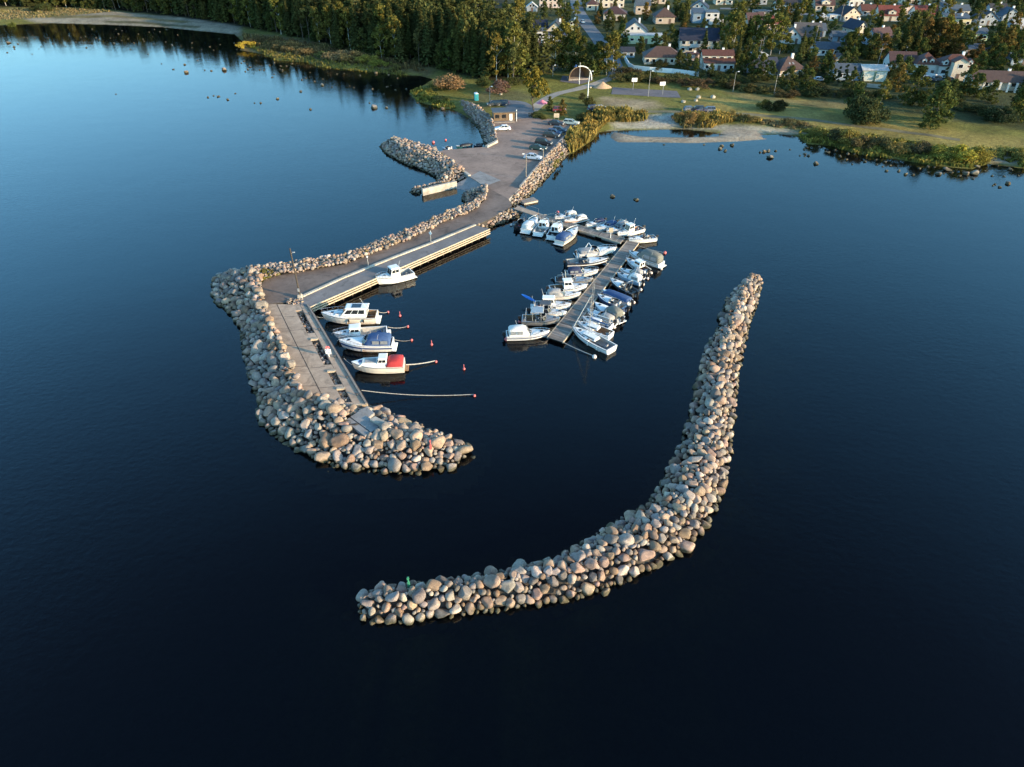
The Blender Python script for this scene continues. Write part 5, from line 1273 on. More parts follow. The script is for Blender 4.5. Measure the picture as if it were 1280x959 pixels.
# arched stage
bx, by, bz = at(726, 103); st = empty('arched_stage', (bx, by + 3, bz), R(12)); tag(st, 'arched open air stage with brown vault and white front rim', 'stage')
sh = simple('shell_boards', (.24, .16, .08), .75, .25, 1.5); W_ = 4.2; H_ = 4.7
def arc(k, w=W_, h=H_): t = k / 14; a = math.pi * t; return (-math.cos(a) * w, h * (math.sin(a) ** .8) * (1 - .0 * t))
mb = MB(); vs = []
for yy, s_ in ((0, 1.0), (4.5, .72)):
    for q in (0, .18):
        for k in range(15): px_, pz_ = arc(k, (W_ - q) * s_, (H_ - q) * s_); vs.append((px_, yy, pz_))
for k in range(14):
    mb_ = None
fs = []
for k in range(14): fs += [(k, k + 1, 30 + k + 1, 30 + k), (15 + k, 45 + k, 45 + k + 1, 15 + k + 1), (k, 15 + k, 15 + k + 1, k + 1), (30 + k, 30 + k + 1, 45 + k + 1, 45 + k)]
mb.add(vs, fs, sh); mb.add([vs[45 + k] for k in range(15)], [list(range(15))], paint((.13, .06, .04))); mb.build('vault', st)
mb = MB(); mb.tube([(arc(k)[0], -.12, arc(k)[1] + .05) for k in range(6, 15)], .17, M['white_paint'], 8); mb.build('front_rim', st)
mb = MB(); mb.box(-4, 4, .3, 3.6, 0, .5, M['timber_grey']); mb.build('stage_floor', st)
def pole(name, u, v, h, label, cat, r=.12, mat='white_paint', lamp=True, group=None, bend=0):
    x, y, z = at(u, v); root = empty(name, (x, y, z - .1)); tag(root, label, cat, group)
    mb = MB(); mb.tube([(0, 0, 0), (0, 0, h * .6), (bend * .3, 0, h)], r, M[mat], 8, r * .6); mb.build('pole', root)
    if lamp:
        mb = MB(); mb.tube([(bend * .3, 0, h - .05), (bend * .3 + .6, -.3, h + .1)], .04, M['galv'], 5); mb.frustum((bend * .3 + .4, bend * .3 + 1.0, -.5, -.2), h + .05, (bend * .3 + .45, bend * .3 + .95, -.45, -.25), h + .2, M['white_paint']); mb.build('lamp_head', root)
    return root
pole('street_lamp', 734.5, 124, 8.6, 'tall white pole rising through the bushes below the arched stage', 'lamp post', .16, bend=1.2)
pole('street_lamp', 724, 105.5, 7.2, 'thin pale pole standing just in front of the arched stage', 'lamp post', .09, lamp=False)
pole('street_lamp', 810, 121, 8.0, 'slim grey lamp post at the lower edge of the basketball court', 'lamp post', .08, 'galv')
for u, v, h, l in [(691, 96, 4, 'short white lamp post left of the stage'), (916, 115, 6.5, 'slim lamp post on the meadow below the terracotta house'), (967, 119, 6.5, 'slim lamp post on the meadow edge below the brown roof house'), (659.5, 107, 4.5, 'grey post beside the large autumn tree')]:
    pole('street_lamp', u, v, h, l, 'lamp post', .07, 'galv', group='lamp posts on the meadow')
for u, v, h, l in [(657.5, 224, 6.0, 'lamp post on the lot wall nearest the causeway'), (679, 203, 3.4, 'short post on the lot wall below the silver car')]:
    x, y = P(u, v, ZR); root = empty('street_lamp', (x, y, ZR)); tag(root, l, 'lamp post', 'posts on the lot wall')
    mb = MB(); mb.tube([(0, 0, 0), (-.05, 0, h)], .12, M['timber_grey'], 8, .09); mb.build('pole', root); mb = MB(); mb.tube([(0, 0, h - .2), (-.5, -.1, h)], .05, M['galv']); mb.frustum((-.95, -.4, -.22, .08), h - .02, (-.9, -.45, -.18, .04), h + .14, M['white_paint']); mb.build('lamp_head', root)
pole('street_lamp', 612.5, 131, 5.6, 'thin pole beside the dark cars above the hut', 'lamp post', .08, 'galv')
for u, v, h, l in [(1050, 27, 8, 'wooden utility pole with crossarm behind the upper lane'), (1017, 60, 9, 'wooden utility pole among trees left of the white blue house'), (1095, 88, 8, 'utility pole above the metal garage'), (745, 22, 8, 'utility pole beside the village street'), (1268, 60, 9, 'leaning pale utility pole at the right end of the village'), (948, 72, 7, 'utility pole beside the small white house'), (706, 24, 8, 'utility pole right of the gabled blue house')]:
    x, y, z = at(u, v); root = empty('utility_pole', (x, y, z - .1)); tag(root, l, 'utility pole', 'utility poles in the village')
    mb = MB(); mb.tube([(0, 0, 0), (.1, 0, h)], .13, M['timber_grey'], 7, .09); mb.build('pole', root); mb = MB(); mb.box(-.8, 1.0, -.06, .06, h - .7, h - .55, M['timber_grey']); mb.build('crossarm', root)
# basketball hoops
for u, v, a, l in [(792, 113, 10, 'white basketball backboard on the far left of the court'), (827, 118, 190, 'white basketball backboard on the right of the court')]:
    x, y, z = at(u, v); root = empty('basketball_hoop', (x, y, z), R(a)); tag(root, l, 'basketball hoop', 'basketball hoops')
    mb = MB(); mb.tube([(0, .8, 0), (0, .8, 2.9), (0, 0, 3.2)], .08, M['galv']); mb.build('post', root)
    mb = MB(); mb.box(-.95, .95, -.06, .0, 2.75, 3.95, M['white_paint']); mb.build('backboard', root)
    mb = MB(); mb.tube([(.23 * math.cos(k * .628), -.32 + .23 * math.sin(k * .628), 3.05) for k in range(11)], .025, M['red_cloth'], 5); mb.build('rim', root)
# sand pile
x, y, z = at(753, 109.5); bm = bmesh.new(); bmesh.ops.create_icosphere(bm, subdivisions=4, radius=1)
for v in bm.verts:
    rr = math.hypot(v.co.x, v.co.y); v.co = Vector((v.co.x * 3.3, v.co.y * 2.2, max(-.1, (1 - rr) * 2.0 + .1 * mnoise.noise(v.co * 3))))
me = bpy.data.meshes.new('sand_pile'); bm.to_mesh(me); bm.free(); me.materials.append(simple('dry_sand', (.46, .30, .18), .95, .2, 2.0, bump=.4)); me.polygons.foreach_set('use_smooth', [True] * len(me.polygons))
tag(inst('sand_pile', me, None, (x, y, z)), 'orange sand pile beside the path next to the court', 'sand pile')
# pink parasol tent near the big tree
x, y, z = at(677.5, 136.5); root = empty('garden_parasol', (x, y, z)); tag(root, 'pink parasol open beside the autumn tree above the lot', 'parasol')
mb = MB(); mb.tube([(0, 0, 0), (0, 0, 2.7)], .04, M['timber_pale']); mb.build('pole', root)
mb = MB(); mb.add([(0, 0, 2.85)] + [(1.9 * math.cos(k * .785), 1.9 * math.sin(k * .785), 1.8) for k in range(8)], [(0, 1 + k, 1 + (k + 1) % 8) for k in range(8)], paint((.62, .2, .27))); mb.build('canopy', root)
# pale sign by the cars
x, y, z = at(695.5, 150.5); root = empty('sign_board', (x, y, z)); tag(root, 'pale notice sign on two legs above the parked cars', 'sign'); mb = MB()
for s in (-.6, .6): p = MB(); p.tube([(s, 0, 0), (s, 0, 1.2)], .05, M['timber_grey']); p.build('leg', root)
mb.box(-.8, .8, -.05, .05, .8, 2.0, M['timber_pale']); mb.build('board', root)
# white garden wall below the hip roofed house
pts = [at(u, v) for u, v in [(780.5, 74), (786, 84), (792, 87.5), (812, 89.5), (840, 91.5), (873, 95.5)]]; mb = MB()
for a, b in zip(pts, pts[1:]): bar(mb, (a[0], a[1], a[2] + .7), (b[0], b[1], b[2] + .7), .25, 1.7, M['white_paint'])
tag(mb.build('garden_wall'), 'long white garden wall bending below the brown hip roofed house', 'wall')
mb = MB(); pts = [at(u, v) for u, v in [(1083, 109), (1113, 112)]]; bar(mb, (pts[0][0], pts[0][1], pts[0][2] + .6), (pts[1][0], pts[1][1], pts[1][2] + .6), .2, 1.3, M['concrete_pale'])
tag(mb.build('garden_wall'), 'short pale garden wall below the metal garage', 'wall')
mb = MB(); pts = [at(u, v) for u, v in [(1148, 94), (1168, 98.5), (1195, 98)]]
for a, b in zip(pts, pts[1:]): bar(mb, (a[0], a[1], a[2] + .7), (b[0], b[1], b[2] + .7), .3, 1.6, M['white_paint'])
tag(mb.build('garden_wall'), 'white terrace wall in front of the red roofed villa', 'wall')
# playground bits left of the stage
for u, v, l in [(672, 87, 'white a-frame swing left of the stage'), (692, 86, 'grey climbing frame beside the dark trees')]:
    x, y, z = at(u, v); root = empty('play_frame', (x, y, z)); tag(root, l, 'play frame')
    for s in (-1.3, 1.3): p = MB(); p.tube([(s, -.7, 0), (s, 0, 2.2), (s, .7, 0)], .06, M['white_paint']); p.build('leg', root)
    p = MB(); p.tube([(-1.3, 0, 2.2), (1.3, 0, 2.2)], .06, M['white_paint']); p.build('crossbar', root)
x, y, z = at(718.5, 84); root = empty('blue_container', (x, y, z), .3); tag(root, 'small bright blue box left of the stage peak', 'container'); mb = MB(); mb.box(-.9, .9, -.7, .7, 0, 1.5, paint((.02, .10, .38))); mb.build('body', root); mb = MB(); mb.frustum((-1, 1, -.8, .8), 1.5, (-.8, .8, -.5, .5), 1.75, paint((.015, .07, .28))); mb.build('lid', root)
# field stones on the meadow
def stone(name, u, v, r, label, cat, group, land=True, k=None, tint=None):
    x, y, z = at(u, v) if land else (*P(u, v, 0), 0.0)
    if not land: z = r * .18
    k = random.randrange(8) if k is None else k; c = tint or random.choice([t[1] for t in TINTS[:4]])
    o = inst(name, ROCK_HI[k], None, (x, y, z + r * .25 * land), (random.uniform(-.3, .3), random.uniform(-.3, .3), random.uniform(0, 6)), (r, r, r * .95), c); tag(o, label, cat, group); return o
for u, v, r, l in [(862, 112.5, 1.4, 'pale blocky field stone left of a pair at the meadow hedge'), (871.5, 112.5, 1.3, 'pale blocky field stone right of a pair at the meadow hedge'), (854, 128, 1.2, 'grey field stone alone right of the court'), (870, 126.5, 1.1, 'pinkish field stone below the tallest one on the meadow'),
        (873, 122.5, 1.3, 'tallest pale field stone in the meadow middle'), (891, 122.5, 1.4, 'broad grey field stone in the meadow middle'), (969, 117.5, .9, 'small pale field stone by the hedge below the brown roof house'), (626, 118.5, .9, 'pale stone beside the dark bush above the access road'), (738, 110, .7, 'pale stone on the path edge below the stage'), (652, 89.5, 1.1, 'sunlit stone at the playground edge'), (664, 90.5, 1.1, 'second sunlit stone at the playground edge, nearer the big tree')]:
    stone('field_stone', u, v, r * .75, l, 'stone', 'field stones on the meadow', k=4, tint=(.36, .32, .25))
# stones in the shallows
ZW = [(145, 37), (148, 43), (124, 50), (138, 48), (152, 51), (193, 37), (208, 37), (173, 43), (191, 46), (222, 44), (215, 57), (226, 58), (192, 55), (163, 62), (185, 68), (108, 60), (95, 53), (11, 54, 1.5), (30, 47), (9, 66), (40, 68), (202, 80), (231, 81, .8), (217, 87), (233, 91, 1.3), (256, 88), (264, 89), (280, 88, 1.7),
      (247, 76), (145, 118), (260, 122), (267, 120), (273, 121, .9), (285, 125, .9), (294, 117), (240, 60), (252, 62), (262, 59), (274, 49), (275, 56), (295, 70), (305, 77), (66, 55), (86, 45), (60, 48), (160, 49), (180, 52), (205, 63), (240, 54), (267, 63),
      (337, 82), (351, 83), (353, 88), (365, 80), (365, 84), (388, 79), (388, 84), (403, 107, 1.1), (318, 129), (326, 129), (347, 124, .9), (376, 115, .9), (388, 137), (437, 108), (442, 110), (468, 135, 1.8), (462, 129), (483, 135, .9), (508, 112), (483, 109), (489, 107), (486, 94), (470, 92, 1.2), (459, 88, .9), (413, 86), (522, 129), (553, 137, 1.1), (556, 145), (430, 92), (450, 95), (497, 98), (343, 79), (320, 76), (330, 88)]
ZE = [(902, 183, .8), (900, 186.5, 1.0), (915, 182, .9), (955, 190, .9), (960, 189.5, .9), (969.5, 189), (962.6, 197, 1.6), (1020, 205, 1.3), (1035, 191, .9), (1006, 193), (1106.5, 203), (1108, 214), (1123, 214.5), (1131.6, 218, .9), (1149, 211), (1172.6, 218, 1.4), (1184, 213, 1.5), (1207, 218, 1.3), (1216.7, 217.7, 1.7), (1260, 230, 1.1), (1273, 220), (1221, 209, 1.2), (1141, 219), (1255, 221), (1095, 200), (1068, 193), (1050, 196), (1058, 200), (1160, 209), (1180, 211), (1247, 208), (1265, 213), (765, 246, 1.0), (795, 250, 1.0), (830, 181, .5), (880, 181, .5), (1005, 187), (1024, 184), (1231, 214), (1262, 212, .9)]
_rs = random.Random(12)
ZW2 = [(u, v) for u, v in ((_rs.uniform(0, 300), _rs.uniform(36, 64)) for _ in range(26))] + [(u, 66 + (u - 300) * .155 + _rs.uniform(8, 26)) for u in (_rs.uniform(300, 540) for _ in range(26))]
ZW[50:50] = [t for t in ZW2 if t[0] < 300]; NW = 50 + len([t for t in ZW2 if t[0] < 300]); ZW += [t for t in ZW2 if t[0] >= 300]
ZE += [(u, 172 + max(0, u - 990) * .158 + _rs.uniform(6, 22) if u > 990 else 182 + _rs.uniform(0, 10)) for u in (_rs.uniform(900, 1280) for _ in range(26))]
def sizew(r): return 'large' if r >= 1.2 else 'mid-sized' if r >= .85 else 'small'
for lst, place, grp in ((sorted(ZW[:NW], key=lambda t: t[0]), 'off the pebble beach, {} from the far left', 'stones in the shallows off the pebble beach'), (sorted(ZW[NW:], key=lambda t: t[0]), 'along the forest shore, {} from the beach end', 'stones in the shallows along the forest shore'), (sorted(ZE, key=lambda t: t[0]), 'in the bay off the reeds, {} from the left', 'stones in the eastern bay')):
    for i, t in enumerate(lst):
        r = t[2] if len(t) > 2 else random.uniform(.4, .75)
        stone('shore_stone', t[0], t[1], r * .72, f'{sizew(r)} tan stone in the water ' + place.format(nth(i + 1)), 'stone', grp, land=False, tint=random.choice([(.28, .21, .15), (.25, .18, .13), (.22, .20, .18), (.34, .28, .21)]))
x, y = P(757, 741, 0); tag(inst('shore_stone', ROCK_HI[2], None, (x, y, .1), (0, .2, 1), (.62, .62, .6), (.34, .25, .18)), 'single tan stone in the water just off the curved breakwater', 'stone')
#PART5
# ------------------------------------------------------------------ houses
_wm = MB(); _wm.box(-.5, .5, -.06, .03, -.5, .5, M['white_paint']); WIN_FRAME = _wm.mesh('window_frame')
_wm = MB(); _wm.box(-.42, .42, -.075, -.055, -.43, .43, M['glass']); WIN_PANE = _wm.mesh('window_pane')
_wm = MB(); _wm.box(-.5, .5, -.06, .03, 0, 1, simple('door_wood', (.12, .08, .06), .6, .2)); DOOR = _wm.mesh('door')
ROOFS = {'brown': (.075, .045, .036), 'dark': (.03, .028, .032), 'navy': (.018, .023, .042), 'red': (.14, .034, .024), 'terracotta': (.095, .036, .025), 'grey': (.075, .07, .072), 'bluegrey': (.06, .078, .10), 'pale': (.42, .42, .41), 'plum': (.068, .035, .033)}
WALLS = {'white': (.55, .52, .47), 'cream': (.54, .47, .36), 'beige': (.42, .34, .26), 'pink': (.50, .39, .33), 'blue': (.19, .26, .32), 'lime': (.52, .56, .36), 'greyblue': (.24, .27, .30), 'yellow': (.60, .53, .33), 'green': (.30, .38, .22)}
_rm = {}
def roof_mat(c):
    if c not in _rm: _rm[c] = simple('roof_tiles_' + c, ROOFS[c], .7, .22, 1.2, bump=.5, bscale=6.0)
    return _rm[c]
def wall_mat(c):
    if 'w' + c not in _rm: _rm['w' + c] = simple('render_' + c, WALLS[c], .8, .08, .6)
    return _rm['w' + c]
def window(root, x, y, z, w, h, rz=0):
    f = inst('window', WIN_FRAME, root, (x, y, z), (0, 0, rz), (w, 1, h)); inst('pane', WIN_PANE, f)
def house(label, u, v, w, d, h, roof, wall='white', rc='brown', rz=0, rh=None, nw=None, floors=None, chim=True, parent=None, name='house', cat='house', x=None, door=True, gw=True, wh=1.3, over=.5, side=True):
    w *= .93; d *= .88; h *= .94; rh = rh * .85 if rh else (d * .34 if roof == 'gx' else w * .36 if roof == 'gy' else None)
    X, Y, Z = at(u, v); a = R(rz); cx, cy = X - math.sin(a) * d / 2, Y + math.cos(a) * d / 2
    z0 = float(th([cx], [cy])[0]); z0 = min(z0, Z) - .15
    root = empty(name, (cx, cy, z0), a); tag(root, label, cat, None)
    house_body(root, w, d, h, roof, wall, rc, rh, nw, floors, chim, door, gw, wh, over, side)
    return root
def house_body(root, w, d, h, roof, wall='white', rc='brown', rh=None, nw=None, floors=None, chim=True, door=True, gw=True, wh=1.3, over=.5, side=True, ox=0, oy=0, oz=0):
    wmt = wall_mat(wall); rmt = roof_mat(rc); floors = floors or (2 if h > 4.6 else 1); T = .22
    X0, X1, Y0, Y1 = ox - w / 2, ox + w / 2, oy - d / 2, oy + d / 2
    wb = MB(); wb.box(X0, X1, Y0, Y1, oz, oz + h, wmt); H0 = oz + h
    rb = MB()
    if roof == 'gx':
        rh = rh or d * .42
        wb.prism([(Y0, H0), (Y1, H0), (oy, H0 + rh)], 'x', X0, X1, wmt)
        k = over * rh / (d / 2); s = T
        rb.prism([(Y0 - over, H0 - k + .03), (oy, H0 + rh + .03), (Y1 + over, H0 - k + .03), (Y1 + over, H0 - k + s), (oy, H0 + rh + s * 1.2), (Y0 - over, H0 - k + s)], 'x', X0 - .4, X1 + .4, rmt)
    elif roof == 'gy':
        rh = rh or w * .42
        wb.prism([(X0, H0), (X1, H0), (ox, H0 + rh)], 'y', Y0, Y1, wmt)
        k = over * rh / (w / 2); s = T
        rb.prism([(X0 - over, H0 - k + .03), (ox, H0 + rh + .03), (X1 + over, H0 - k + .03), (X1 + over, H0 - k + s), (ox, H0 + rh + s * 1.2), (X0 - over, H0 - k + s)], 'y', Y0 - .45, Y1 + .4, rmt)
    elif roof == 'hip':
        rh = rh or min(w, d) * .36; ins_ = min(w, d) * .5; o_ = over
        if w >= d: t = (X0 + ins_, X1 - ins_, oy - .05, oy + .05)
        else: t = (ox - .05, ox + .05, Y0 + ins_, Y1 - ins_)
        rb.frustum((X0 - o_, X1 + o_, Y0 - o_, Y1 + o_), H0 - .02, t, H0 + rh, rmt)
    elif roof == 'mono':
        rh = rh or .9
        wb.prism([(Y0, H0), (Y1, H0), (Y1, H0 + rh)], 'x', X0, X1, wmt)
        rb.prism([(Y0 - over, H0 - .05), (Y1 + over, H0 + rh + .1), (Y1 + over, H0 + rh + .3), (Y0 - over, H0 + .17)], 'x', X0 - .4, X1 + .4, rmt)
    else:
        rh = .35; rb.frustum((X0 - .15, X1 + .15, Y0 - .15, Y1 + .15), H0 - .02, (X0 - .1, X1 + .1, Y0 - .1, Y1 + .1), H0 + .35, rmt)
    wb.build('wall', root); ro = rb.build('roof', root)
    if chim:
        c = MB(); cx = ox + w * .18; c.box(cx - .4, cx + .4, oy - .1, oy + .6, H0 + rh * .4, H0 + rh + .9, M['white_paint']); c.box(cx - .46, cx + .46, oy - .16, oy + .66, H0 + rh + .9, H0 + rh + 1.05, M['timber_dark']); c.build('chimney', ro)
    nw = nw if nw is not None else max(2, int(w / 3.2)); fh = h / floors
    for f in range(floors):
        z = oz + fh * f + fh * .55
        for i in range(nw):
            xx = X0 + w * (i + .5) / nw
            if door and f == 0 and i == nw // 2:
                inst('door', DOOR, root, (xx, Y0, oz + .15), (0, 0, 0), (1.1, 1, 2.15)); continue
            window(root, xx, Y0, z, min(1.7, w / nw * .6), min(wh, fh * .6))
        if side:
            for i in range(2):
                yy = Y0 + d * (i + .5) / 2
                window(root, X0, yy, z, 1.2, min(wh, fh * .55), -math.pi / 2); window(root, X1, yy, z, 1.2, min(wh, fh * .55), math.pi / 2)
    if roof == 'gy' and gw and rh > 2:
        for s in (-1, 1): window(root, ox + s * w * .13, Y0, H0 + rh * .33, 1.1, 1.2)
def wing(root, w, d, h, roof, ox, oy, **k): house_body(root, w, d, h, roof, ox=ox, oy=oy, **k)
def dormer(root, x, y, z, w=1.6, wall='white', rc='red'):
    wb = MB(); wb.box(x - w / 2, x + w / 2, y, y + 2.2, z, z + 1.3, wall_mat(wall)); wb.prism([(x - w / 2, z + 1.3), (x + w / 2, z + 1.3), (x, z + 2.0)], 'y', y, y + 2.2, wall_mat(wall)); d_ = wb.build('dormer', root)
    r_ = MB(); r_.prism([(x - w / 2 - .25, z + 1.12), (x, z + 2.05), (x + w / 2 + .25, z + 1.12), (x + w / 2 + .25, z + 1.3), (x, z + 2.25), (x - w / 2 - .25, z + 1.3)], 'y', y - .25, y + 2.2, roof_mat(rc)); r_.build('dormer_roof', d_)
    window(root, x, y, z + .7, .95, .95)
HOUSES = []
def HS(*a, **k): r_ = house(*a, **k); HOUSES.append(r_); return r_
r = HS('white flat roofed modern house behind the forest end', 669, 57, 8.5, 9, 6, 'flat', 'white', 'grey', nw=2, chim=False, rz=-4); wing(r, 5, 6, 2.8, 'flat', -6.9, 1.5, wall='white', rc='dark', chim=False, nw=1, door=False)
r = HS('cream gabled house with grey blue ground floor and dark roof', 694, 49, 10, 12, 3.2, 'gy', 'cream', 'dark', rh=4.6, rz=-6); wing(r, 9, 8, 3.0, 'flat', 1, -9, wall='greyblue', rc='navy', chim=False, nw=2); wing(r, 7, 8, 3.2, 'gx', -8, 3, wall='beige', rc='navy', chim=False, nw=2, door=False)
r = HS('pinkish white house with many windows at the top edge left of the street', 688, 10, 13, 8, 5.5, 'gx', 'pink', 'brown', nw=5); HS('small white gabled shed left of the cream gabled house', 665, 15, 6, 5, 2.6, 'gy', 'greyblue', 'pale', chim=False, nw=1, name='shed', cat='shed')
HS('long white house at the top edge right of the street', 764, 9.5, 15, 8, 5.4, 'gx', 'cream', 'brown', nw=5); HS('cream house under a wide brown hip roof above the gabled white house', 768, 26, 12, 11, 3.4, 'hip', 'cream', 'plum', rh=3.4, nw=3, rz=-8)
r = HS('white gabled house with four windows under a navy roof', 793, 51, 11.5, 12, 4.2, 'gy', 'white', 'navy', rh=4.4, nw=4, rz=-4); HOUSES.append(house('long pale lime flat roofed building in front of the white gable', 807.5, 55, 16.5, 6, 3.6, 'flat', 'lime', 'pale', chim=False, nw=5, side=False, wh=1.0, rz=-3))
HS('long cream bungalow under a brown hip roof behind the white garden wall', 828, 80.5, 15, 10, 2.9, 'hip', 'cream', 'brown', rh=3.7, nw=6, rz=-4); HS('small blue shed left of the long cream bungalow', 785, 72, 5.5, 4, 2.4, 'mono', 'blue', 'dark', chim=False, nw=2, door=False, name='shed', cat='shed')
r = HS('large two storey white house with navy roof above the terracotta house', 872, 66, 16.5, 9, 5.4, 'gx', 'cream', 'navy', nw=5, rh=4.2, rz=-5); b_ = MB(); b_.box(-3.6, 2.6, -6.2, -4.55, 2.5, 3.0, wall_mat('white')); b_.box(-3.6, 2.6, -6.25, -6.15, 3.0, 3.8, wall_mat('white')); b_.build('balcony', r)
r = HS('white house with two stepped terracotta roofs', 898, 89.5, 11.8, 9, 3.3, 'gx', 'white', 'terracotta', nw=5, rh=1.2, rz=-4); house_body(r, 11.2, 5.2, 5.2, 'gx', ox=-.3, oy=1.9, wall='cream', rc='terracotta', rh=1.2, nw=4, floors=2, door=False)
HS('small white outbuilding with pale low pyramid roof', 949, 77.5, 6.2, 6, 2.8, 'hip', 'white', 'pale', rh=1.0, chim=False, nw=1, name='outbuilding', cat='outbuilding')
r = HS('house under a steep brown roof with two skylights', 989, 95.5, 10, 10, 2.6, 'hip', 'beige', 'brown', rh=4.3, nw=3, rz=12, over=.9); wing(r, 9, 7, 2.6, 'gx', -8.5, 1.5, wall='greyblue', rc='navy', chim=False, nw=2, door=False)
for s in (-1.1, 1.2): q = MB(); q.panel(((-5.5, -5.3, 2.44), (5.5, -5.3, 2.44), (.33, -.05, 6.12), (-.33, -.05, 6.12)), .5 + s * .1 - .05, .5 + s * .1 + .05, .42, .56, M['clear_pvc'], .06); q.build('skylight', r)
r = HS('white gable fronted house with black windows and wide grey roof', 989, 55, 8, 11, 3.0, 'gy', 'white', 'grey', rh=4.2, nw=2, rz=-6); wing(r, 11, 9, 3.0, 'gx', 7, 2, wall='beige', rc='grey', nw=2, door=False, rh=4.4)
r = HS('house with a bright red hip roof beside the tall birches', 966, 38, 10, 9, 3.2, 'hip', 'pink', 'red', rh=3.4, nw=3, rz=8); wing(r, 8, 9, 3.0, 'gx', -7.5, 2, wall='beige', rc='plum', chim=False, nw=2, door=False)
HS('pale pink walled house behind the bright red hip roof', 951, 27, 7, 7, 4.6, 'flat', 'pink', 'grey', chim=False, nw=2); HS('long low white building beyond the upper lane', 985, 13, 14, 7, 3.2, 'gx', 'white', 'dark', chim=False, nw=5, rh=1.8)
r = HS('beige house with arched dormer at the top edge', 1030, 14.5, 10.5, 8, 3.6, 'gx', 'beige', 'plum', rh=3.6, nw=3); dormer(r, 0, -4.2, 3.6, 4.2, 'cream', 'pale')
HS('white house with slate blue roof left of the metal garage', 1032, 70, 10.5, 8, 2.9, 'gx', 'white', 'bluegrey', rh=2.2, chim=False, nw=4, rz=-8); HS('small cream gabled shed just above the metal garage', 1049, 80, 3.8, 4, 2.4, 'gy', 'cream', 'brown', chim=False, nw=1, name='shed', cat='shed', gw=False)
r = HS('metal garage with white sheet roof and pale green doors', 1091, 101.5, 9, 7, 4.0, 'gx', 'lime', 'pale', rh=1.3, chim=False, nw=0, rz=-5, name='garage', cat='garage', side=False)
for s in (-2.2, 2.2): q = MB(); q.box(s - 1.8, s + 1.8, -3.58, -3.48, .1, 3.4, paint((.55, .58, .50))); q.build('garage_door', r)
wing(r, 9, 6, 3.2, 'gx', -9.2, .4, wall='blue', rc='bluegrey', chim=False, nw=2, door=False, rh=1.8)
r = HS('cream gabled house with dark blue roof and two attic windows', 1075, 47.5, 6.2, 11, 4.0, 'gy', 'cream', 'navy', rh=3.4, nw=2, rz=14)
HS('pale blue house with plum red roof turned to the left', 1104, 58, 10.5, 9, 3.8, 'gx', 'greyblue', 'plum', rh=3.6, nw=4, rz=24)
r = HS('house with large red roof and white gabled dormer', 1112, 27, 12, 10, 3.2, 'gx', 'cream', 'red', rh=4.2, nw=3, rz=-4); dormer(r, .2, -4.7, 3.4, 3.6, 'cream', 'red')
HS('white house with orange red roof near the upper right trees', 1157, 26.5, 11.5, 10, 3.2, 'gx', 'white', 'red', rh=4.0, nw=3); HS('small cream house between the two red roofs', 1133, 18.5, 6, 7, 4.6, 'flat', 'pink', 'grey', chim=False, nw=2)
r = HS('yellow house with low slate blue roof and side porch', 1197, 34.5, 11.5, 8, 4.2, 'mono', 'yellow', 'bluegrey', rh=1.2, nw=4, chim=True, rz=-4); wing(r, 5, 7, 3.6, 'flat', -8.2, .6, wall='blue', rc='bluegrey', chim=False, nw=1, door=False)
HS('teal roofed house at the top edge right of the orange red roof', 1176, 15, 8, 7, 3.2, 'hip', 'greyblue', 'bluegrey', nw=2); HS('grey house with long blue grey roof above the yellow house', 1198, 20.5, 11, 8, 3, 'gx', 'white', 'bluegrey', nw=3, rh=2.4)
HS('green walled house among trees above the large villa', 1221, 51.5, 9, 8, 3.4, 'gx', 'green', 'bluegrey', nw=3, rh=1.8); HS('dark gabled house in the shade of the upper right wood', 1234, 32, 9, 9, 3.2, 'gy', 'greyblue', 'dark', rh=3.6, nw=3); HS('second dark house behind the shaded gabled house', 1247, 21, 9, 8, 3.4, 'gx', 'greyblue', 'dark', nw=3)
r = HS('large white villa with red brown roofs, dormers and three wings', 1193, 98, 13, 10, 4.4, 'hip', 'white', 'terracotta', rh=3.8, nw=4, rz=-8); wing(r, 8, 8, 4.2, 'hip', -9.5, 1.2, wall='white', rc='terracotta', chim=False, nw=2, rh=3.4); wing(r, 9, 8, 3.8, 'gx', -17, 4.5, wall='white', rc='plum', chim=False, nw=3, door=False, rh=3.0); wing(r, 4.5, 3, 6.2, 'gy', -.6, -6.2, wall='cream', rc='terracotta', chim=False, nw=1, floors=2, rh=1.2, side=False, gw=False)
for xx in (-4.5, 3.6): dormer(r, xx, -4.6, 4.5, 1.6, 'white', 'terracotta')
for xx in (-11, -8.5): dormer(r, xx, -2.4, 4.3, 1.5, 'white', 'terracotta')
r = HS('long arcaded house with dark brown roof at the right edge', 1247, 113, 19, 8, 3.8, 'gx', 'cream', 'brown', rh=2.2, nw=2, rz=-8, door=False, over=1.4)
for i in range(6): q = MB(); q.box(-6 + i * 2.6 - .3, -6 + i * 2.6 + .3, -6.0, -5.5, 0, 3.1, wall_mat('white')); q.build('column', r)
wing(r, 6, 7, 3.2, 'hip', 9, -4.0, wall='cream', rc='brown', nw=2, rh=2.2)
HS('dark roofed house with white gable trim below the upper lane', 1064, 26, 11, 9, 3.0, 'gy', 'beige', 'dark', rh=3.8, nw=3, rz=20); HS('house with faded red roof left of the large red roof', 1085, 20, 8, 7, 3, 'gx', 'pink', 'terracotta', nw=2); HS('beige two storey house with slate roof near the top middle', 803, 18, 8, 8, 4.8, 'gx', 'beige', 'bluegrey', nw=2, rh=3.2)
HS('beige house under a brown pyramid roof behind the lime building', 831, 30, 10, 10, 3.4, 'hip', 'beige', 'brown', rh=4.2, nw=2, over=.8); r = HS('white gambrel gabled house with navy roof at the top middle', 873, 19, 9.5, 12, 3.6, 'gy', 'white', 'navy', rh=3.6, nw=3, rz=-14)
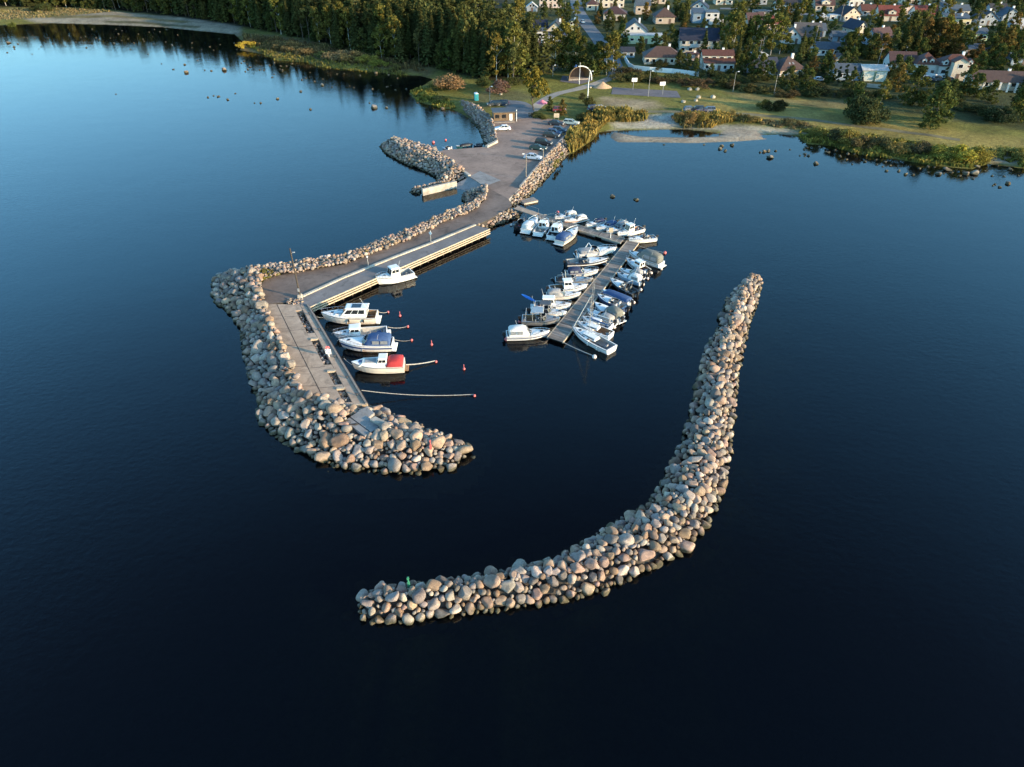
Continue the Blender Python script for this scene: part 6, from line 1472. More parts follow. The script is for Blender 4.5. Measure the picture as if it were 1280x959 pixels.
r = HS('white modern house with terrace, shaded side painted blue', 889, 29.5, 7, 9, 5.2, 'flat', 'white', 'bluegrey', nw=2, chim=False, rz=-4); wing(r, 5.5, 8, 4.6, 'mono', -6.3, .8, wall='blue', rc='bluegrey', chim=False, nw=1, door=False); b_ = MB(); b_.box(-1.5, 5.2, -7.2, -4.5, 0, 2.4, wall_mat('white')); b_.build('terrace', r)  # shade on the left side is put into the wing's blue wall colour
HS('low white house with pale roof left of the dark trimmed gable', 1044, 26, 6.5, 5, 2.6, 'flat', 'white', 'pale', chim=False, nw=2, name='outbuilding', cat='outbuilding'); HS('white tent like shelter in a garden above the slate blue roof', 1029, 26, 4.5, 4.5, 1.8, 'hip', 'white', 'pale', rh=2.0, chim=False, nw=0, name='shelter', cat='shelter', side=False)
HS('blue house half hidden by trees below the white shelter', 1022, 46, 7, 7, 3.2, 'gx', 'blue', 'bluegrey', nw=2); HS('pale blue shed between trees left of the cream gabled house', 1048, 52, 6, 5, 2.6, 'gx', 'blue', 'bluegrey', chim=False, nw=1, name='shed', cat='shed'); HS('light blue shed right of the cream gabled house', 1087, 55, 4.5, 5, 3.0, 'gx', 'blue', 'bluegrey', chim=False, nw=1, name='shed', cat='shed')
HS('small pale shed among trees above the villa, left one', 1210, 69, 5, 4, 2.4, 'mono', 'greyblue', 'bluegrey', chim=False, nw=1, name='shed', cat='shed'); HS('small pale shed among trees above the villa, right one', 1223, 67, 7, 4, 2.4, 'gx', 'greyblue', 'bluegrey', chim=False, nw=2, name='shed', cat='shed'); HS('blue grey shed at the right edge above the arcaded house', 1273, 82, 7, 5, 2.8, 'gx', 'blue', 'bluegrey', chim=False, nw=2, name='shed', cat='shed')
for l, u, v, w_, rt, wl_, rc in [('cream house with brown roof at the top edge above the gambrel house', 905, 6, 10, 'gx', 'cream', 'brown'), ('blue roofed house at the top edge beyond the upper lane', 948, 6, 10, 'gx', 'greyblue', 'bluegrey'), ('white house with dark roof at the top edge above the faded red roof', 1070, 8, 9, 'gy', 'white', 'dark'), ('red roofed house at the top edge left of the teal roof', 1140, 6, 10, 'hip', 'cream', 'terracotta'), ('pale house among dark trees at the upper right edge', 1262, 28, 9, 'gy', 'greyblue', 'bluegrey'), ('white gabled house at the right edge above the leaning pole', 1277, 40, 9, 'gx', 'greyblue', 'pale'), ('grey house with dark roof at the top edge between street and slate roof', 822, 5, 10, 'gx', 'beige', 'dark'), ('brown roofed cottage just right of the upper street', 741, 13, 7, 'hip', 'cream', 'plum'), ('small cream chimneyed cottage left of the street bend', 716, 38, 6, 'gy', 'lime', 'dark'), ('pink garage below the large navy roofed house', 866, 76, 5, 'flat', 'pink', 'terracotta')]:
    HS(l, u, v, w_, w_ * .8, 3.2 if w_ > 6 else 2.6, rt, wl_, rc, nw=2 if w_ < 8 else 3)

# ------------------------------------------------------------------ vegetation
def crown_mesh(name, quads):
    """quads: list of (centre, size, normal)"""
    V = []; 
    for c, s, n in quads:
        n = n.normalized(); a = n.orthogonal().normalized(); b = n.cross(a); t = random.uniform(0, 6.28)
        p = a * math.cos(t) + b * math.sin(t); q = n.cross(p); k = random.uniform(.45, .8)
        for sx, sy in ((-1, -.2), (.1, -1), (1, .15), (-.1, 1)):
            w_ = c + p * s * sx + q * s * sy * k; V.append((w_.x, w_.y, w_.z))
    me = bpy.data.meshes.new(name); n4 = len(quads)
    me.vertices.add(len(V)); me.vertices.foreach_set('co', np.array(V).ravel())
    me.loops.add(n4 * 4); me.loops.foreach_set('vertex_index', np.arange(n4 * 4, dtype=np.int32))
    me.polygons.add(n4); me.polygons.foreach_set('loop_start', np.arange(0, n4 * 4, 4, dtype=np.int32))
    me.update(calc_edges=True); me.materials.append(M['leaf']); return me
def rv(s=1): return Vector((random.gauss(0, s), random.gauss(0, s), random.gauss(0, s)))
def spruce(n=1100, wide=.17, base=.08):      # unit height
    q = []; tiers = 17
    for i in range(n):
        t = random.random() ** .72; t = round(t * tiers) / tiers + random.uniform(-.014, .014); t = min(max(t, 0), 1)
        z = base + (1 - base) * t; rr = wide * (1 - t) ** .85 * random.uniform(.85, 1.15) * (1 + .25 * math.sin(i * 1.7)); a = random.uniform(0, 6.28); k = random.random() ** .5
        c = Vector((math.cos(a) * rr * k, math.sin(a) * rr * k, z - rr * k * .35))
        q.append((c, .022 + .03 * (1 - t) * random.uniform(.5, 1.2), Vector((math.cos(a) * .7, math.sin(a) * .7, 1)) + rv(.35)))
    return crown_mesh('spruce_crown', q)
def lobed(n, cl, w, z0, z1, s=.03, spread=.1, pear=0):
    q = []; cs = []
    for i in range(cl):
        t = random.random(); z = z0 + (z1 - z0) * t; env = w * math.sqrt(max(.02, 1 - (2 * t - .85 + pear) ** 2 * .9)) if abs(2 * t - .85 + pear) < 1.05 else w * .2
        a = random.uniform(0, 6.28); k = random.random() ** .5; cs.append((Vector((math.cos(a) * env * k, math.sin(a) * env * k, z)), spread * random.uniform(.55, 1.25)))
    for i in range(n):
        c, r_ = random.choice(cs); d_ = rv().normalized() * r_ * random.uniform(.45, 1.0); d_.z *= .75
        q.append((c + d_, s * random.uniform(.6, 1.3), d_ + rv(r_ * .5)))
    return crown_mesh('leaf_crown', q)
def trunk_mesh(birch, limbs=5, lean=.02, r_=.013, top=.75, h0=.25):
    mb = MB(); m_ = M['trunk_birch' if birch else 'trunk']
    mb.tube([(0, 0, -.02), (lean, 0, .3), (lean * .5, lean, top)], r_, m_, 6, r_ * .3)
    for i in range(limbs):
        a = random.uniform(0, 6.28); z = random.uniform(h0, top * .8); l = random.uniform(.08, .17)
        mb.tube([(lean * .7, 0, z), (math.cos(a) * l, math.sin(a) * l, z + l * 1.1)], r_ * .5, m_, 4, r_ * .15)
    return mb.mesh('tree_trunk')
random.seed(21)
SPR = [spruce(1100, .15), spruce(1000, .18, .05), spruce(1100, .13, .12)]
PIN = [lobed(800, 16, .15, .5, .98, .03, .09), lobed(800, 14, .17, .45, .97, .03, .1)]
DEC = [lobed(2300, 48, .28, .05, .93, .029, .11, .22), lobed(2300, 52, .31, .05, .93, .029, .105, .28), lobed(2100, 44, .25, .06, .95, .029, .105, .2)]
BIR = [lobed(1500, 34, .19, .12, .98, .026, .085), lobed(1400, 32, .21, .16, .97, .026, .09)]
COLM = [lobed(700, 16, .09, .02, .95, .03, .06)]
OPEN = [lobed(1900, 30, .36, .36, .97, .032, .10), ]
BUSH = [lobed(1900, 22, .75, .1, .85, .05, .31), lobed(1900, 20, .6, .1, .9, .05, .33), lobed(1900, 28, 1.0, .1, .7, .05, .28)]
TR_D = [trunk_mesh(False), trunk_mesh(False, 7, .03)]; TR_B = [trunk_mesh(True, 4, .02, .009), trunk_mesh(True, 5, -.02, .009)]; TR_S = [trunk_mesh(False, 0, .0, .012, .9)]; TR_O = [trunk_mesh(False, 9, .05, .02, .7, .2)]
ST_B = trunk_mesh(False, 8, .03, .03, .6, .05)
SPECIES = {'spruce': (SPR, TR_S, 'spruce_tree', (.050, .055, .018)), 'pine': (PIN, TR_D, 'pine_tree', (.075, .074, .025)), 'broadleaf': (DEC, TR_D, 'broadleaf_tree', (.062, .070, .021)),
           'birch': (BIR, TR_B, 'birch_tree', (.105, .095, .024)), 'cypress': (COLM, TR_S, 'cypress_tree', (.026, .036, .018)), 'autumn': (DEC, TR_D, 'broadleaf_tree', (.105, .072, .022)), 'open': (OPEN, TR_O, 'broadleaf_tree', (.115, .10, .022)), 'bush': (BUSH, [ST_B], 'shrub', (.06, .058, .022))}
def tree_xy(x, y, z, sp, h, label, group, tint=1.0, wide=1.0, col=None):
    crowns, trunks, nm, c = SPECIES[sp]; c = col or c
    root = empty(nm, (x, y, z - .1), random.uniform(0, 6.28)); tag(root, label, 'shrub' if sp == 'bush' else 'tree', group)
    f = tint * random.uniform(.85, 1.15); cc = (c[0] * f * random.uniform(.92, 1.08), c[1] * f, c[2] * f * random.uniform(.9, 1.1))
    inst('crown', random.choice(crowns), root, (0, 0, 0), (0, 0, 0), (h * wide, h * wide, h), cc)
    inst('stem' if sp == 'bush' else 'trunk', random.choice(trunks), root, (0, 0, 0), (0, 0, 0), (h, h, h))
    return root
def tree(u, v, sp, h, label, group=None, **k): x, y, z = at(u, v); return tree_xy(x, y, z, sp, h, label, group, **k)

# forest along the west shore, row by row from the meadow end
edge = [at(u, v)[:2] for u, v in [(641, 103), (625, 102), (600, 96), (570, 90), (540, 82), (505, 78), (470, 72), (430, 62), (390, 52), (350, 42), (310, 32), (260, 24), (200, 17), (130, 11), (60, 8), (0, 7), (-40, 6)]]
def walk(pl, step):
    acc = 0; nxt = 0
    for a, b in zip(pl, pl[1:]):
        l = math.dist(a, b)
        while nxt <= acc + l: t = (nxt - acc) / l; yield lerp2(a, b, t), (b[0] - a[0]) / l, (b[1] - a[1]) / l; nxt += step
        acc += l
ROWN = ['front row', 'second row', 'third row', 'fourth row']
for row, (off_, step) in enumerate(((0, 5.6), (5, 5.0), (10, 5.0))):
    n_ = 0
    for (x, y), dx, dy in walk(edge, step):
        n_ += 1
        nx_, ny_ = dy, -dx
        if ny_ < 0: nx_, ny_ = -nx_, -ny_
        x2 = x + nx_ * off_ + random.uniform(-1.4, 1.4); y2 = y + ny_ * off_ + random.uniform(-1.4, 1.4); z2 = float(th([x2], [y2])[0])
        sp = random.choices(['spruce', 'birch', 'pine', 'broadleaf'], [7, 3.2 if row < 2 else 1.5, 3, 1.5 if row == 0 else .5])[0]
        h = {'spruce': 20, 'birch': 18, 'pine': 19, 'broadleaf': 13}[sp] * random.uniform(.78, 1.12) * (.86 if row == 0 else 1.0)
        tree_xy(x2, y2, z2, sp, h, f'{"tall" if h > 17 else "shorter"} {sp if sp != "broadleaf" else "leafy"} tree, {nth(n_)} from the meadow end in the {ROWN[row]} of the shore forest', 'trees of the shore forest', wide=random.uniform(.95, 1.25))
FV, FO = [], 0
random.seed(77)
def wood(x, y, z, sp, h):
    crowns = SPECIES[sp][0]; me_ = random.choice(crowns); co = np.zeros(len(me_.vertices) * 3); me_.vertices.foreach_get('co', co); co = co.reshape(-1, 3)[: (len(co) // 3 // 8) * 4]
    a = random.uniform(0, 6.28); ca_, sa_ = math.cos(a), math.sin(a); w_ = h * 1.25
    FV.append(np.stack([(co[:, 0] * ca_ - co[:, 1] * sa_) * w_ + x, (co[:, 0] * sa_ + co[:, 1] * ca_) * w_ + y, co[:, 2] * h + z], 1))
for row in range(7):
    off_ = 15.5 + row * 5.5
    for (x, y), dx, dy in walk(edge, 5.2):
        nx_, ny_ = dy, -dx
        if ny_ < 0: nx_, ny_ = -nx_, -ny_
        x2 = x + nx_ * off_ + random.uniform(-1.8, 1.8); y2 = y + ny_ * off_ + random.uniform(-1.8, 1.8)
        if x2 > -2 and row > 1: continue
        wood(x2, y2, float(th([x2], [y2])[0]), random.choice(['spruce', 'spruce', 'pine', 'birch']), random.uniform(16, 21))
fv = np.concatenate(FV); me = bpy.data.meshes.new('forest'); n4 = len(fv) // 4
me.vertices.add(n4 * 4); me.vertices.foreach_set('co', fv[: n4 * 4].ravel()); me.loops.add(n4 * 4); me.loops.foreach_set('vertex_index', np.arange(n4 * 4, dtype=np.int32))
me.polygons.add(n4); me.polygons.foreach_set('loop_start', np.arange(0, n4 * 4, 4, dtype=np.int32)); me.update(calc_edges=True); me.materials.append(M['leaf'])
tag(inst('forest', me, color=(.062, .062, .021)), 'dense dark wood behind the front rows of the shore forest', 'forest', kind='stuff')
TG = 'garden trees among the houses'
TL = [(693, 88, 'birch', 15, 'left birch of the trio above the stage'), (703, 87, 'birch', 17, 'tallest birch of the trio above the stage'), (713, 88, 'broadleaf', 14, 'leafy right tree of the trio above the stage'), (651, 68, 'spruce', 8, 'small dark spruce left of the white flat roofed house'),
      (737, 91, 'broadleaf', 11, 'leafy tree right behind the arched stage'), (747, 93, 'broadleaf', 12, 'dark green tree between the stage and the street birches'), (758, 94, 'birch', 14, 'left olive birch where the street leaves the meadow'), (765, 93, 'birch', 15, 'right olive birch where the street leaves the meadow'), (729, 76, 'broadleaf', 9, 'round tree on the left side of the street'),
      (908, 66, 'birch', 15, 'left tall birch above the terracotta roofs'), (915, 68, 'birch', 16, 'right tall birch above the terracotta roofs'), (903, 71, 'spruce', 9, 'dark spruce between the navy roof and the terracotta roofs'), (879, 69, 'spruce', 10, 'dark spruce in front of the large navy roofed house'), (931, 64, 'spruce', 13, 'dark spruce left of the olive birches'), (940, 66, 'birch', 14, 'first olive birch below the bright red roof'), (951, 68, 'birch', 15, 'second olive birch below the bright red roof'), (963, 69, 'birch', 16, 'third olive birch below the bright red roof'), (974, 68, 'birch', 14, 'fourth olive birch below the bright red roof'), (982, 66, 'broadleaf', 8, 'yellowish tree below the white gable with black windows'),
      (999, 77, 'spruce', 11, 'blue black spruce above the brown skylight roof'), (1008, 76, 'broadleaf', 9, 'round tree left of the slate blue roof'), (984, 113, 'broadleaf', 8.5, 'round olive tree in front of the brown skylight roof'), (938, 96, 'broadleaf', 8, 'dark tree below the small white outbuilding'), (950, 98, 'broadleaf', 9, 'second dark tree below the small white outbuilding'), (961, 101, 'broadleaf', 7, 'low tree left of the brown skylight roof'), (925, 92, 'broadleaf', 7, 'dark tree right of the terracotta roofs'),
      (848, 86, 'broadleaf', 7, 'tree between the cream bungalow and the terracotta house'), (858, 92, 'broadleaf', 7, 'leafy tree at the right end of the white garden wall'), (868, 94, 'broadleaf', 6, 'smaller leafy tree beyond the white garden wall'), (844, 62, 'broadleaf', 8, 'dark tree left of the large navy roofed house'), (838, 50, 'broadleaf', 7, 'dark tree behind the cream bungalow roof'), (818, 63, 'broadleaf', 7, 'tree between the lime building and the bungalow'), (800, 68, 'broadleaf', 7, 'low tree below the lime building'), (776, 45, 'spruce', 9, 'dark conifer left of the white four window gable'), (762, 40, 'broadleaf', 9, 'dark tree on the street side of the plum hip roof'), (746, 30, 'autumn', 6, 'rusty tree by the bend of the upper street'),
      (709, 28, 'broadleaf', 9, 'tree right of the cream gabled house'), (700, 20, 'broadleaf', 9, 'tree above the cream gabled house'), (720, 28, 'birch', 10, 'olive birch left of the upper street'), (680, 22, 'broadleaf', 8, 'dark tree left of the cream gabled roof'), (650, 30, 'birch', 15, 'tall olive birch left of the small white gabled shed'), (646, 45, 'birch', 16, 'tall olive birch at the top of the forest end'),
      (850, 26, 'broadleaf', 8, 'dark tree left of the gambrel house'), (856, 33, 'spruce', 9, 'dark conifer below the gambrel house'), (845, 12, 'broadleaf', 9, 'tree at the top edge above the pyramid roof'), (900, 40, 'broadleaf', 8, 'dark tree right of the white terrace house'), (893, 36, 'broadleaf', 5, 'clipped hedge tree below the white terrace'), (879, 36, 'broadleaf', 5, 'clipped dark hedge tree left below the white terrace'), (921, 18, 'broadleaf', 6, 'round tree beside the upper lane'), (930, 18, 'broadleaf', 6, 'second round tree beside the upper lane'), (935, 52, 'broadleaf', 9, 'dark garden tree left of the red hip roof'), (918, 45, 'broadleaf', 7, 'garden tree between terrace house and red hip roof'),
      (992, 26, 'cypress', 8, 'thin dark cypress above the wide grey roof'), (1000, 29, 'birch', 11, 'yellowish birch above the wide grey roof'), (1012, 34, 'broadleaf', 8, 'dark tree right of the wide grey roof'), (985, 17, 'autumn', 5, 'rusty shrub like tree before the low white building'), (1008, 15, 'broadleaf', 8, 'dark tree between the low white building and arched dormer'), (1052, 18, 'broadleaf', 8, 'dark tree right of the arched dormer house'), (1016, 56, 'broadleaf', 8, 'dark tree above the slate blue roof'), (1006, 52, 'broadleaf', 7, 'dark tree at the corner of the wide grey roof'), (1040, 44, 'broadleaf', 7, 'dark tree between white shelter and cream gable'),
      (1055, 72, 'broadleaf', 10, 'tall dark tree above the metal garage, left one'), (1064, 72, 'birch', 11, 'slim olive tree above the metal garage'), (1075, 70, 'broadleaf', 11, 'dark tree directly below the cream gabled house'), (1088, 74, 'broadleaf', 10, 'dark tree below the turned plum roof, left one'), (1100, 74, 'autumn', 10, 'brownish tree below the turned plum roof'), (1112, 72, 'broadleaf', 11, 'dark tree below the turned plum roof, right one'), (1086, 38, 'birch', 9, 'yellow green tree right of the cream attic gable'), (1097, 33, 'broadleaf', 7, 'dark tree under the large red roof'), (1122, 40, 'broadleaf', 8, 'garden tree below the large red roof'),
      (1125, 70, 'spruce', 15, 'tallest dark spruce at the left of the autumn grove'), (1133, 62, 'broadleaf', 15, 'big dark tree on top of the autumn grove'), (1141, 72, 'spruce', 14, 'dark spruce inside the autumn grove'), (1149, 70, 'autumn', 14, 'orange tree in the middle of the autumn grove'), (1157, 68, 'broadleaf', 14, 'green tree behind the orange one in the autumn grove'), (1165, 71, 'autumn', 15, 'tall rusty tree in the autumn grove'), (1173, 70, 'birch', 15, 'yellowish birch in the autumn grove'), (1181, 72, 'autumn', 13, 'orange brown tree at the right of the autumn grove'), (1189, 70, 'broadleaf', 12, 'green tree at the right end of the autumn grove'), (1146, 50, 'broadleaf', 12, 'back tree of the autumn grove under the orange red roof'), (1163, 48, 'spruce', 12, 'back spruce of the autumn grove'), (1180, 50, 'autumn', 11, 'back rusty tree of the autumn grove'),
      (1203, 58, 'broadleaf', 9, 'dark tree left of the green walled house'), (1212, 60, 'broadleaf', 8, 'dark tree before the green walled house'), (1240, 66, 'broadleaf', 12, 'large dark tree right of the pale sheds'), (1250, 78, 'autumn', 13, 'large rusty tree above the arcaded house'), (1258, 70, 'broadleaf', 12, 'green tree behind the large rusty tree'), (1232, 78, 'broadleaf', 11, 'dark tree above the villa roof'), (1243, 88, 'broadleaf', 10, 'dark tree between villa and arcaded house'), (1268, 92, 'broadleaf', 11, 'dark tree behind the arcaded roof'), (1218, 36, 'birch', 11, 'yellowish tree right of the yellow house'), (1262, 50, 'autumn', 11, 'rusty tree at the right edge near the leaning pole'), (1250, 46, 'spruce', 11, 'dark spruce below the shaded dark houses'), (1275, 62, 'broadleaf', 11, 'dark tree at the right edge beside the pale shed'), (1227, 18, 'spruce', 14, 'dark spruce of the upper right wood, first'), (1242, 14, 'spruce', 14, 'dark spruce of the upper right wood above second dark house'), (1255, 12, 'pine', 14, 'dark pine of the upper right wood'), (1268, 14, 'spruce', 15, 'dark spruce of the upper right wood near the corner'), (1280, 20, 'spruce', 15, 'dark spruce cut by the right edge'), (1212, 10, 'spruce', 13, 'dark spruce above the long blue grey roof'), (1236, 6, 'pine', 14, 'pine at the top edge of the upper right wood'), (1262, 4, 'spruce', 14, 'spruce at the top edge of the upper right wood'), (1278, 6, 'spruce', 14, 'spruce in the top right corner'),
      (1119, 113, 'autumn', 9, 'brownish slim tree left of the big olive meadow tree'), (1139, 131, 'broadleaf', 12.5, 'big olive meadow tree below the villa'), (1164, 158, 'broadleaf', 13, 'tall meadow tree standing nearest the shore'), (1173, 152, 'broadleaf', 10, 'second meadow tree behind the one nearest the shore'), (1184, 131, 'broadleaf', 8, 'smaller tree below the villa entrance'), (1178, 108, 'cypress', 7, 'dark cypress left of the villa entrance'), (1206, 118, 'broadleaf', 10, 'tree between the villa and arcaded house'), (1218, 122, 'broadleaf', 8, 'low tree before the arcaded house, left one'), (1236, 128, 'broadleaf', 7, 'low tree before the arcaded house, middle one'), (1277, 150, 'broadleaf', 14, 'large dark tree at the right edge of the meadow'), (1270, 136, 'spruce', 13, 'dark spruce at the right edge of the meadow'), (1064, 146, 'broadleaf', 10, 'tall pointed tree rising from the dark meadow thicket'), (1097, 142, 'birch', 10, 'olive tree right of the dark meadow thicket'),
      (1046, 107, 'cypress', 7, 'cypress before the blue garage wing, first from left'), (1054, 108, 'cypress', 8, 'cypress before the blue garage wing, second from left'), (1062, 109, 'cypress', 7.5, 'cypress before the blue garage wing, third from left'), (1036, 104, 'broadleaf', 7, 'leafy tree left of the cypresses'), (1116, 100, 'broadleaf', 9, 'dark tree right of the metal garage'), (1128, 104, 'broadleaf', 9, 'dark tree left of the villa'), (1030, 92, 'broadleaf', 8, 'dark tree below the slate blue roof house'), (1014, 88, 'broadleaf', 8, 'dark tree right of the brown skylight roof')]
for u, v, sp, h, l in TL: tree(u, v, sp, h, l, TG, wide=1.15)
random.seed(91)
occ = []
for hs in HOUSES:
    ext = [v for ch in hs.children if ch.name.startswith('wall') for v in ch.data.vertices]
    xs = [v.co.x for v in ext]; ys = [v.co.y for v in ext]; occ.append((hs, min(xs), max(xs), min(ys), max(ys)))
def clear(x, y, pad):
    for hs, a, b, c, d in occ:
        p = hs.rotation_euler.z; dx, dy = x - hs.location.x, y - hs.location.y
        lx, ly = dx * math.cos(p) + dy * math.sin(p), -dx * math.sin(p) + dy * math.cos(p)
        if a - pad < lx < b + pad and c - pad * 1.5 < ly < d + pad: return False
    return True
taken = [tuple(o_.location[:2]) for o_ in bpy.data.objects if o_.get('category') == 'tree']
ROADS = [[at(u, v)[:2] for u, v in [(768, 97), (771, 88), (764, 72), (754, 58), (744, 44), (735, 33), (728, 22), (722, 12)]], [at(u, v)[:2] for u, v in [(900, 11), (990, 15), (1060, 28)]]]
ZT = ats([(690, 84), (720, 82), (776, 80), (800, 96), (900, 98), (990, 112), (1060, 116), (1110, 122), (1200, 130), (1290, 140), (1290, -8), (660, -8), (655, 60)])
seen = set(); made = 0
for _ in range(6000):
    if made >= 175: break
    u, v = random.uniform(655, 1285), 100 * random.random() ** 1.2 - 4 + 26 * random.random(); x, y = P(u, v, 3)
    if not inside(np.array([x]), np.array([y]), ZT)[0] or not clear(x, y, 2.0): continue
    if any((x - q[0]) ** 2 + (y - q[1]) ** 2 < 20 for q in taken): continue
    if min(seg_dist(np.array([x]), np.array([y]), rd)[0] for rd in ROADS) < 5.5: continue
    hs = min((h_[0] for h_ in occ if len(h_[0]['label'].split()) <= 11), key=lambda o_: (o_.location.x - x) ** 2 + (o_.location.y - y) ** 2)
    dx, dy = x - hs.location.x, y - hs.location.y
    side = ('right of' if dx > 0 else 'left of') if abs(dx) > abs(dy) else ('behind' if dy > 0 else 'in front of')
    front = not all(clear(x, y + k, 1) for k in (5, 9, 13))
    sp = random.choice(['broadleaf', 'broadleaf', 'spruce', 'bush', 'autumn', 'birch']) if not front else random.choice(['bush', 'bush', 'cypress', 'broadleaf'])
    h = {'broadleaf': 7.5, 'spruce': 9, 'bush': 2.8, 'cypress': 4.5, 'autumn': 6.5, 'birch': 9}[sp] * random.uniform(.75, 1.25) * (.6 if front and sp == 'broadleaf' else 1)
    nm2 = {'broadleaf': 'leafy tree', 'spruce': 'dark spruce', 'bush': 'bush', 'cypress': 'cypress', 'autumn': 'rusty tree', 'birch': 'birch'}[sp]
    lab = f'{nm2} {side} {hs["label"]}'
    if lab in seen: lab = f'{"taller" if h > 6 else "low"} {nm2} farther {side} {hs["label"]}'
    if lab in seen or len(lab.split()) > 16: continue
    seen.add(lab); taken.append((x, y)); made += 1
    tree_xy(x, y, float(th([x], [y])[0]), sp, h, lab, TG, wide=1.2)
print('garden fillers', made)
tree(667, 138.5, 'open', 12.5, 'large open crowned autumn tree between access road and lot', None, col=(.125, .10, .022))
for u, v, sp, h, l in [(687, 139, 'broadleaf', 4.5, 'small dark tree beside the pink parasol'), (703, 144, 'autumn', 5, 'bare brown sapling above the parked cars')]: tree(u, v, sp, h, l)
BL = [(562, 113, 5.0, (.22, .14, .07), 'large rusty brown shore bush above the shaded bank', 1.7), (625, 116, 4.2, (.11, .07, .05), 'dark reddish bush above the access road', 1.5), (15, 30, 2.6, (.10, .11, .03), 'bright green bush at the far left shore', 1.1), (58, 14, 5, (.05, .055, .02), 'dark bush on the far left beach grass', 1.0), (44, 14, 4, (.05, .055, .02), 'second dark bush on the far left beach grass', 1.0),
      (308, 60, 2.8, (.30, .19, .035), 'golden yellow bush on the shore point', 1.0), (325, 55, 3, (.09, .07, .035), 'brown bush behind the golden shore bush', 1.2), (348, 62, 3.2, (.075, .07, .03), 'dark bush in the middle of the shore scrub', 1.2), (366, 63, 3.2, (.15, .10, .045), 'rusty bush of the shore scrub', 1.3), (385, 67, 3, (.12, .09, .04), 'brown bush right of the rusty shore bush', 1.2), (405, 72, 2.6, (.06, .07, .025), 'green bush in the shore scrub gap', 1.0), (425, 74, 3.6, (.15, .10, .05), 'broad rusty bush of the second shore point', 1.3), (442, 77, 3.6, (.17, .12, .045), 'copper bush of the second shore point', 1.3), (460, 80, 3.2, (.15, .13, .035), 'olive yellow bush of the second shore point', 1.2), (476, 83, 2.6, (.13, .12, .03), 'low olive bush near the dark cove', 1.1), (495, 88, 2.2, (.09, .09, .03), 'low green bush at the dark cove', 1.0), (545, 112, 3, (.10, .10, .03), 'olive bush left of the large rusty bush', 1.3), (530, 123, 2.2, (.14, .14, .04), 'pale olive reed bush at the tip of the cove', 1.3), (552, 126, 2.2, (.12, .11, .035), 'olive bush on the shore below the rusty bush', 1.2), (604, 109, 3.4, (.055, .06, .022), 'dark bush at the forest end meadow', 1.2), (640, 106, 3, (.05, .055, .02), 'dark bush below the forest end', 1.3),
      (736, 134, 3.4, (.05, .052, .02), 'dark bush at the foot of the tall white pole', .9), (728, 124, 2, (.055, .05, .022), 'small dark bush left of the tall white pole', .9), (670, 147, 2.2, (.055, .06, .022), 'low dark bush under the large autumn tree', 1.1), (678, 150, 1.6, (.06, .06, .022), 'small bush at the edge of the lot', 1.1), (727, 152, 2.6, (.035, .045, .02), 'dark green bush at the head of the low wall', 1.1), (735, 147, 2.4, (.05, .05, .02), 'dark bush between the reeds and the meadow cars', 1.0), (955, 136, 3, (.07, .07, .022), 'olive bush alone on the open meadow', 1.0), (968, 137.5, 3.4, (.03, .034, .016), 'dark bush beside the olive one on the open meadow', 1.1), (975, 138, 3.2, (.028, .032, .015), 'darkest bush of the trio on the open meadow', 1.0),
      (1072, 152, 6.5, (.035, .042, .018), 'big dark thicket bush on the meadow, left half', .9), (1085, 154, 6.0, (.04, .046, .018), 'big dark thicket bush on the meadow, right half', .9), (1250, 152, 4, (.03, .035, .016), 'dark bush at the far right meadow edge', 1.2), (1236, 150, 3, (.035, .04, .018), 'dark low bush left of the far right bush', 1.2), (1222, 142, 2.4, (.04, .045, .02), 'low hedge bush on the right meadow', 1.6), (1205, 138, 2.2, (.04, .045, .02), 'low hedge bush left on the right meadow', 1.6),
      (1020, 172, 2.8, (.13, .12, .035), 'olive shore bush at the left of the eastern reeds', 1.1), (1044, 176, 3, (.055, .055, .025), 'dark shore bush in the eastern reeds', 1.1), (1060, 180, 3.6, (.15, .13, .035), 'tall yellow olive shore bush with deep reflection', 1.1), (1075, 185, 3.0, (.07, .06, .03), 'dark brown shore bush right of the tall yellow one', 1.1), (1100, 184, 2.6, (.05, .055, .025), 'dark low shore bush in the middle of the eastern reeds', 1.4), (1122, 190, 2.8, (.12, .10, .035), 'tan shore bush in the eastern reeds', 1.1), (1150, 193, 3, (.055, .05, .025), 'dark shore bush before the bright reeds', 1.2), (1172, 198, 3, (.12, .12, .03), 'green shore bush beside the bright reeds', 1.1), (1200, 200, 3.4, (.19, .17, .03), 'bright yellow green bush at the end of the eastern reeds', 1.3), (1222, 200, 3.2, (.17, .15, .03), 'yellow bush at the tip of the eastern reeds', 1.1), (1258, 196, 2.6, (.12, .12, .035), 'olive bush beyond the small sandy inlet', 1.4), (1274, 199, 2.6, (.11, .11, .035), 'olive bush at the right frame edge', 1.3),
      (852, 152, 3, (.20, .135, .045), 'golden brown bush left on the beach', 1.1), (866, 155, 3.6, (.22, .15, .05), 'tall copper bush on the beach', 1.0), (878, 154, 3.2, (.24, .16, .05), 'peach brown bush right on the beach', 1.0), (897, 149, 2.4, (.22, .17, .05), 'small golden bush behind the beach', 1.0), (914, 148, 2.6, (.20, .16, .05), 'small golden bush by the white beach strip', .9), (935, 152, 2.2, (.13, .10, .04), 'brown bush row on the beach, left part', 1.6), (990, 156, 2.2, (.09, .08, .035), 'brown green bush at the right end of the beach', 1.6)]
for u, v, h, c, l, wd in BL:
    k_ = 1.35 if (u < 500 and v > 50) else 1.08 if u > 1000 else 1.0
    tree(u, v, 'bush', h * (1.15 if k_ > 1 else 1), l, None, wide=wd * k_, col=tuple(q_ * (1.25 if k_ > 1 else 1) for q_ in c))
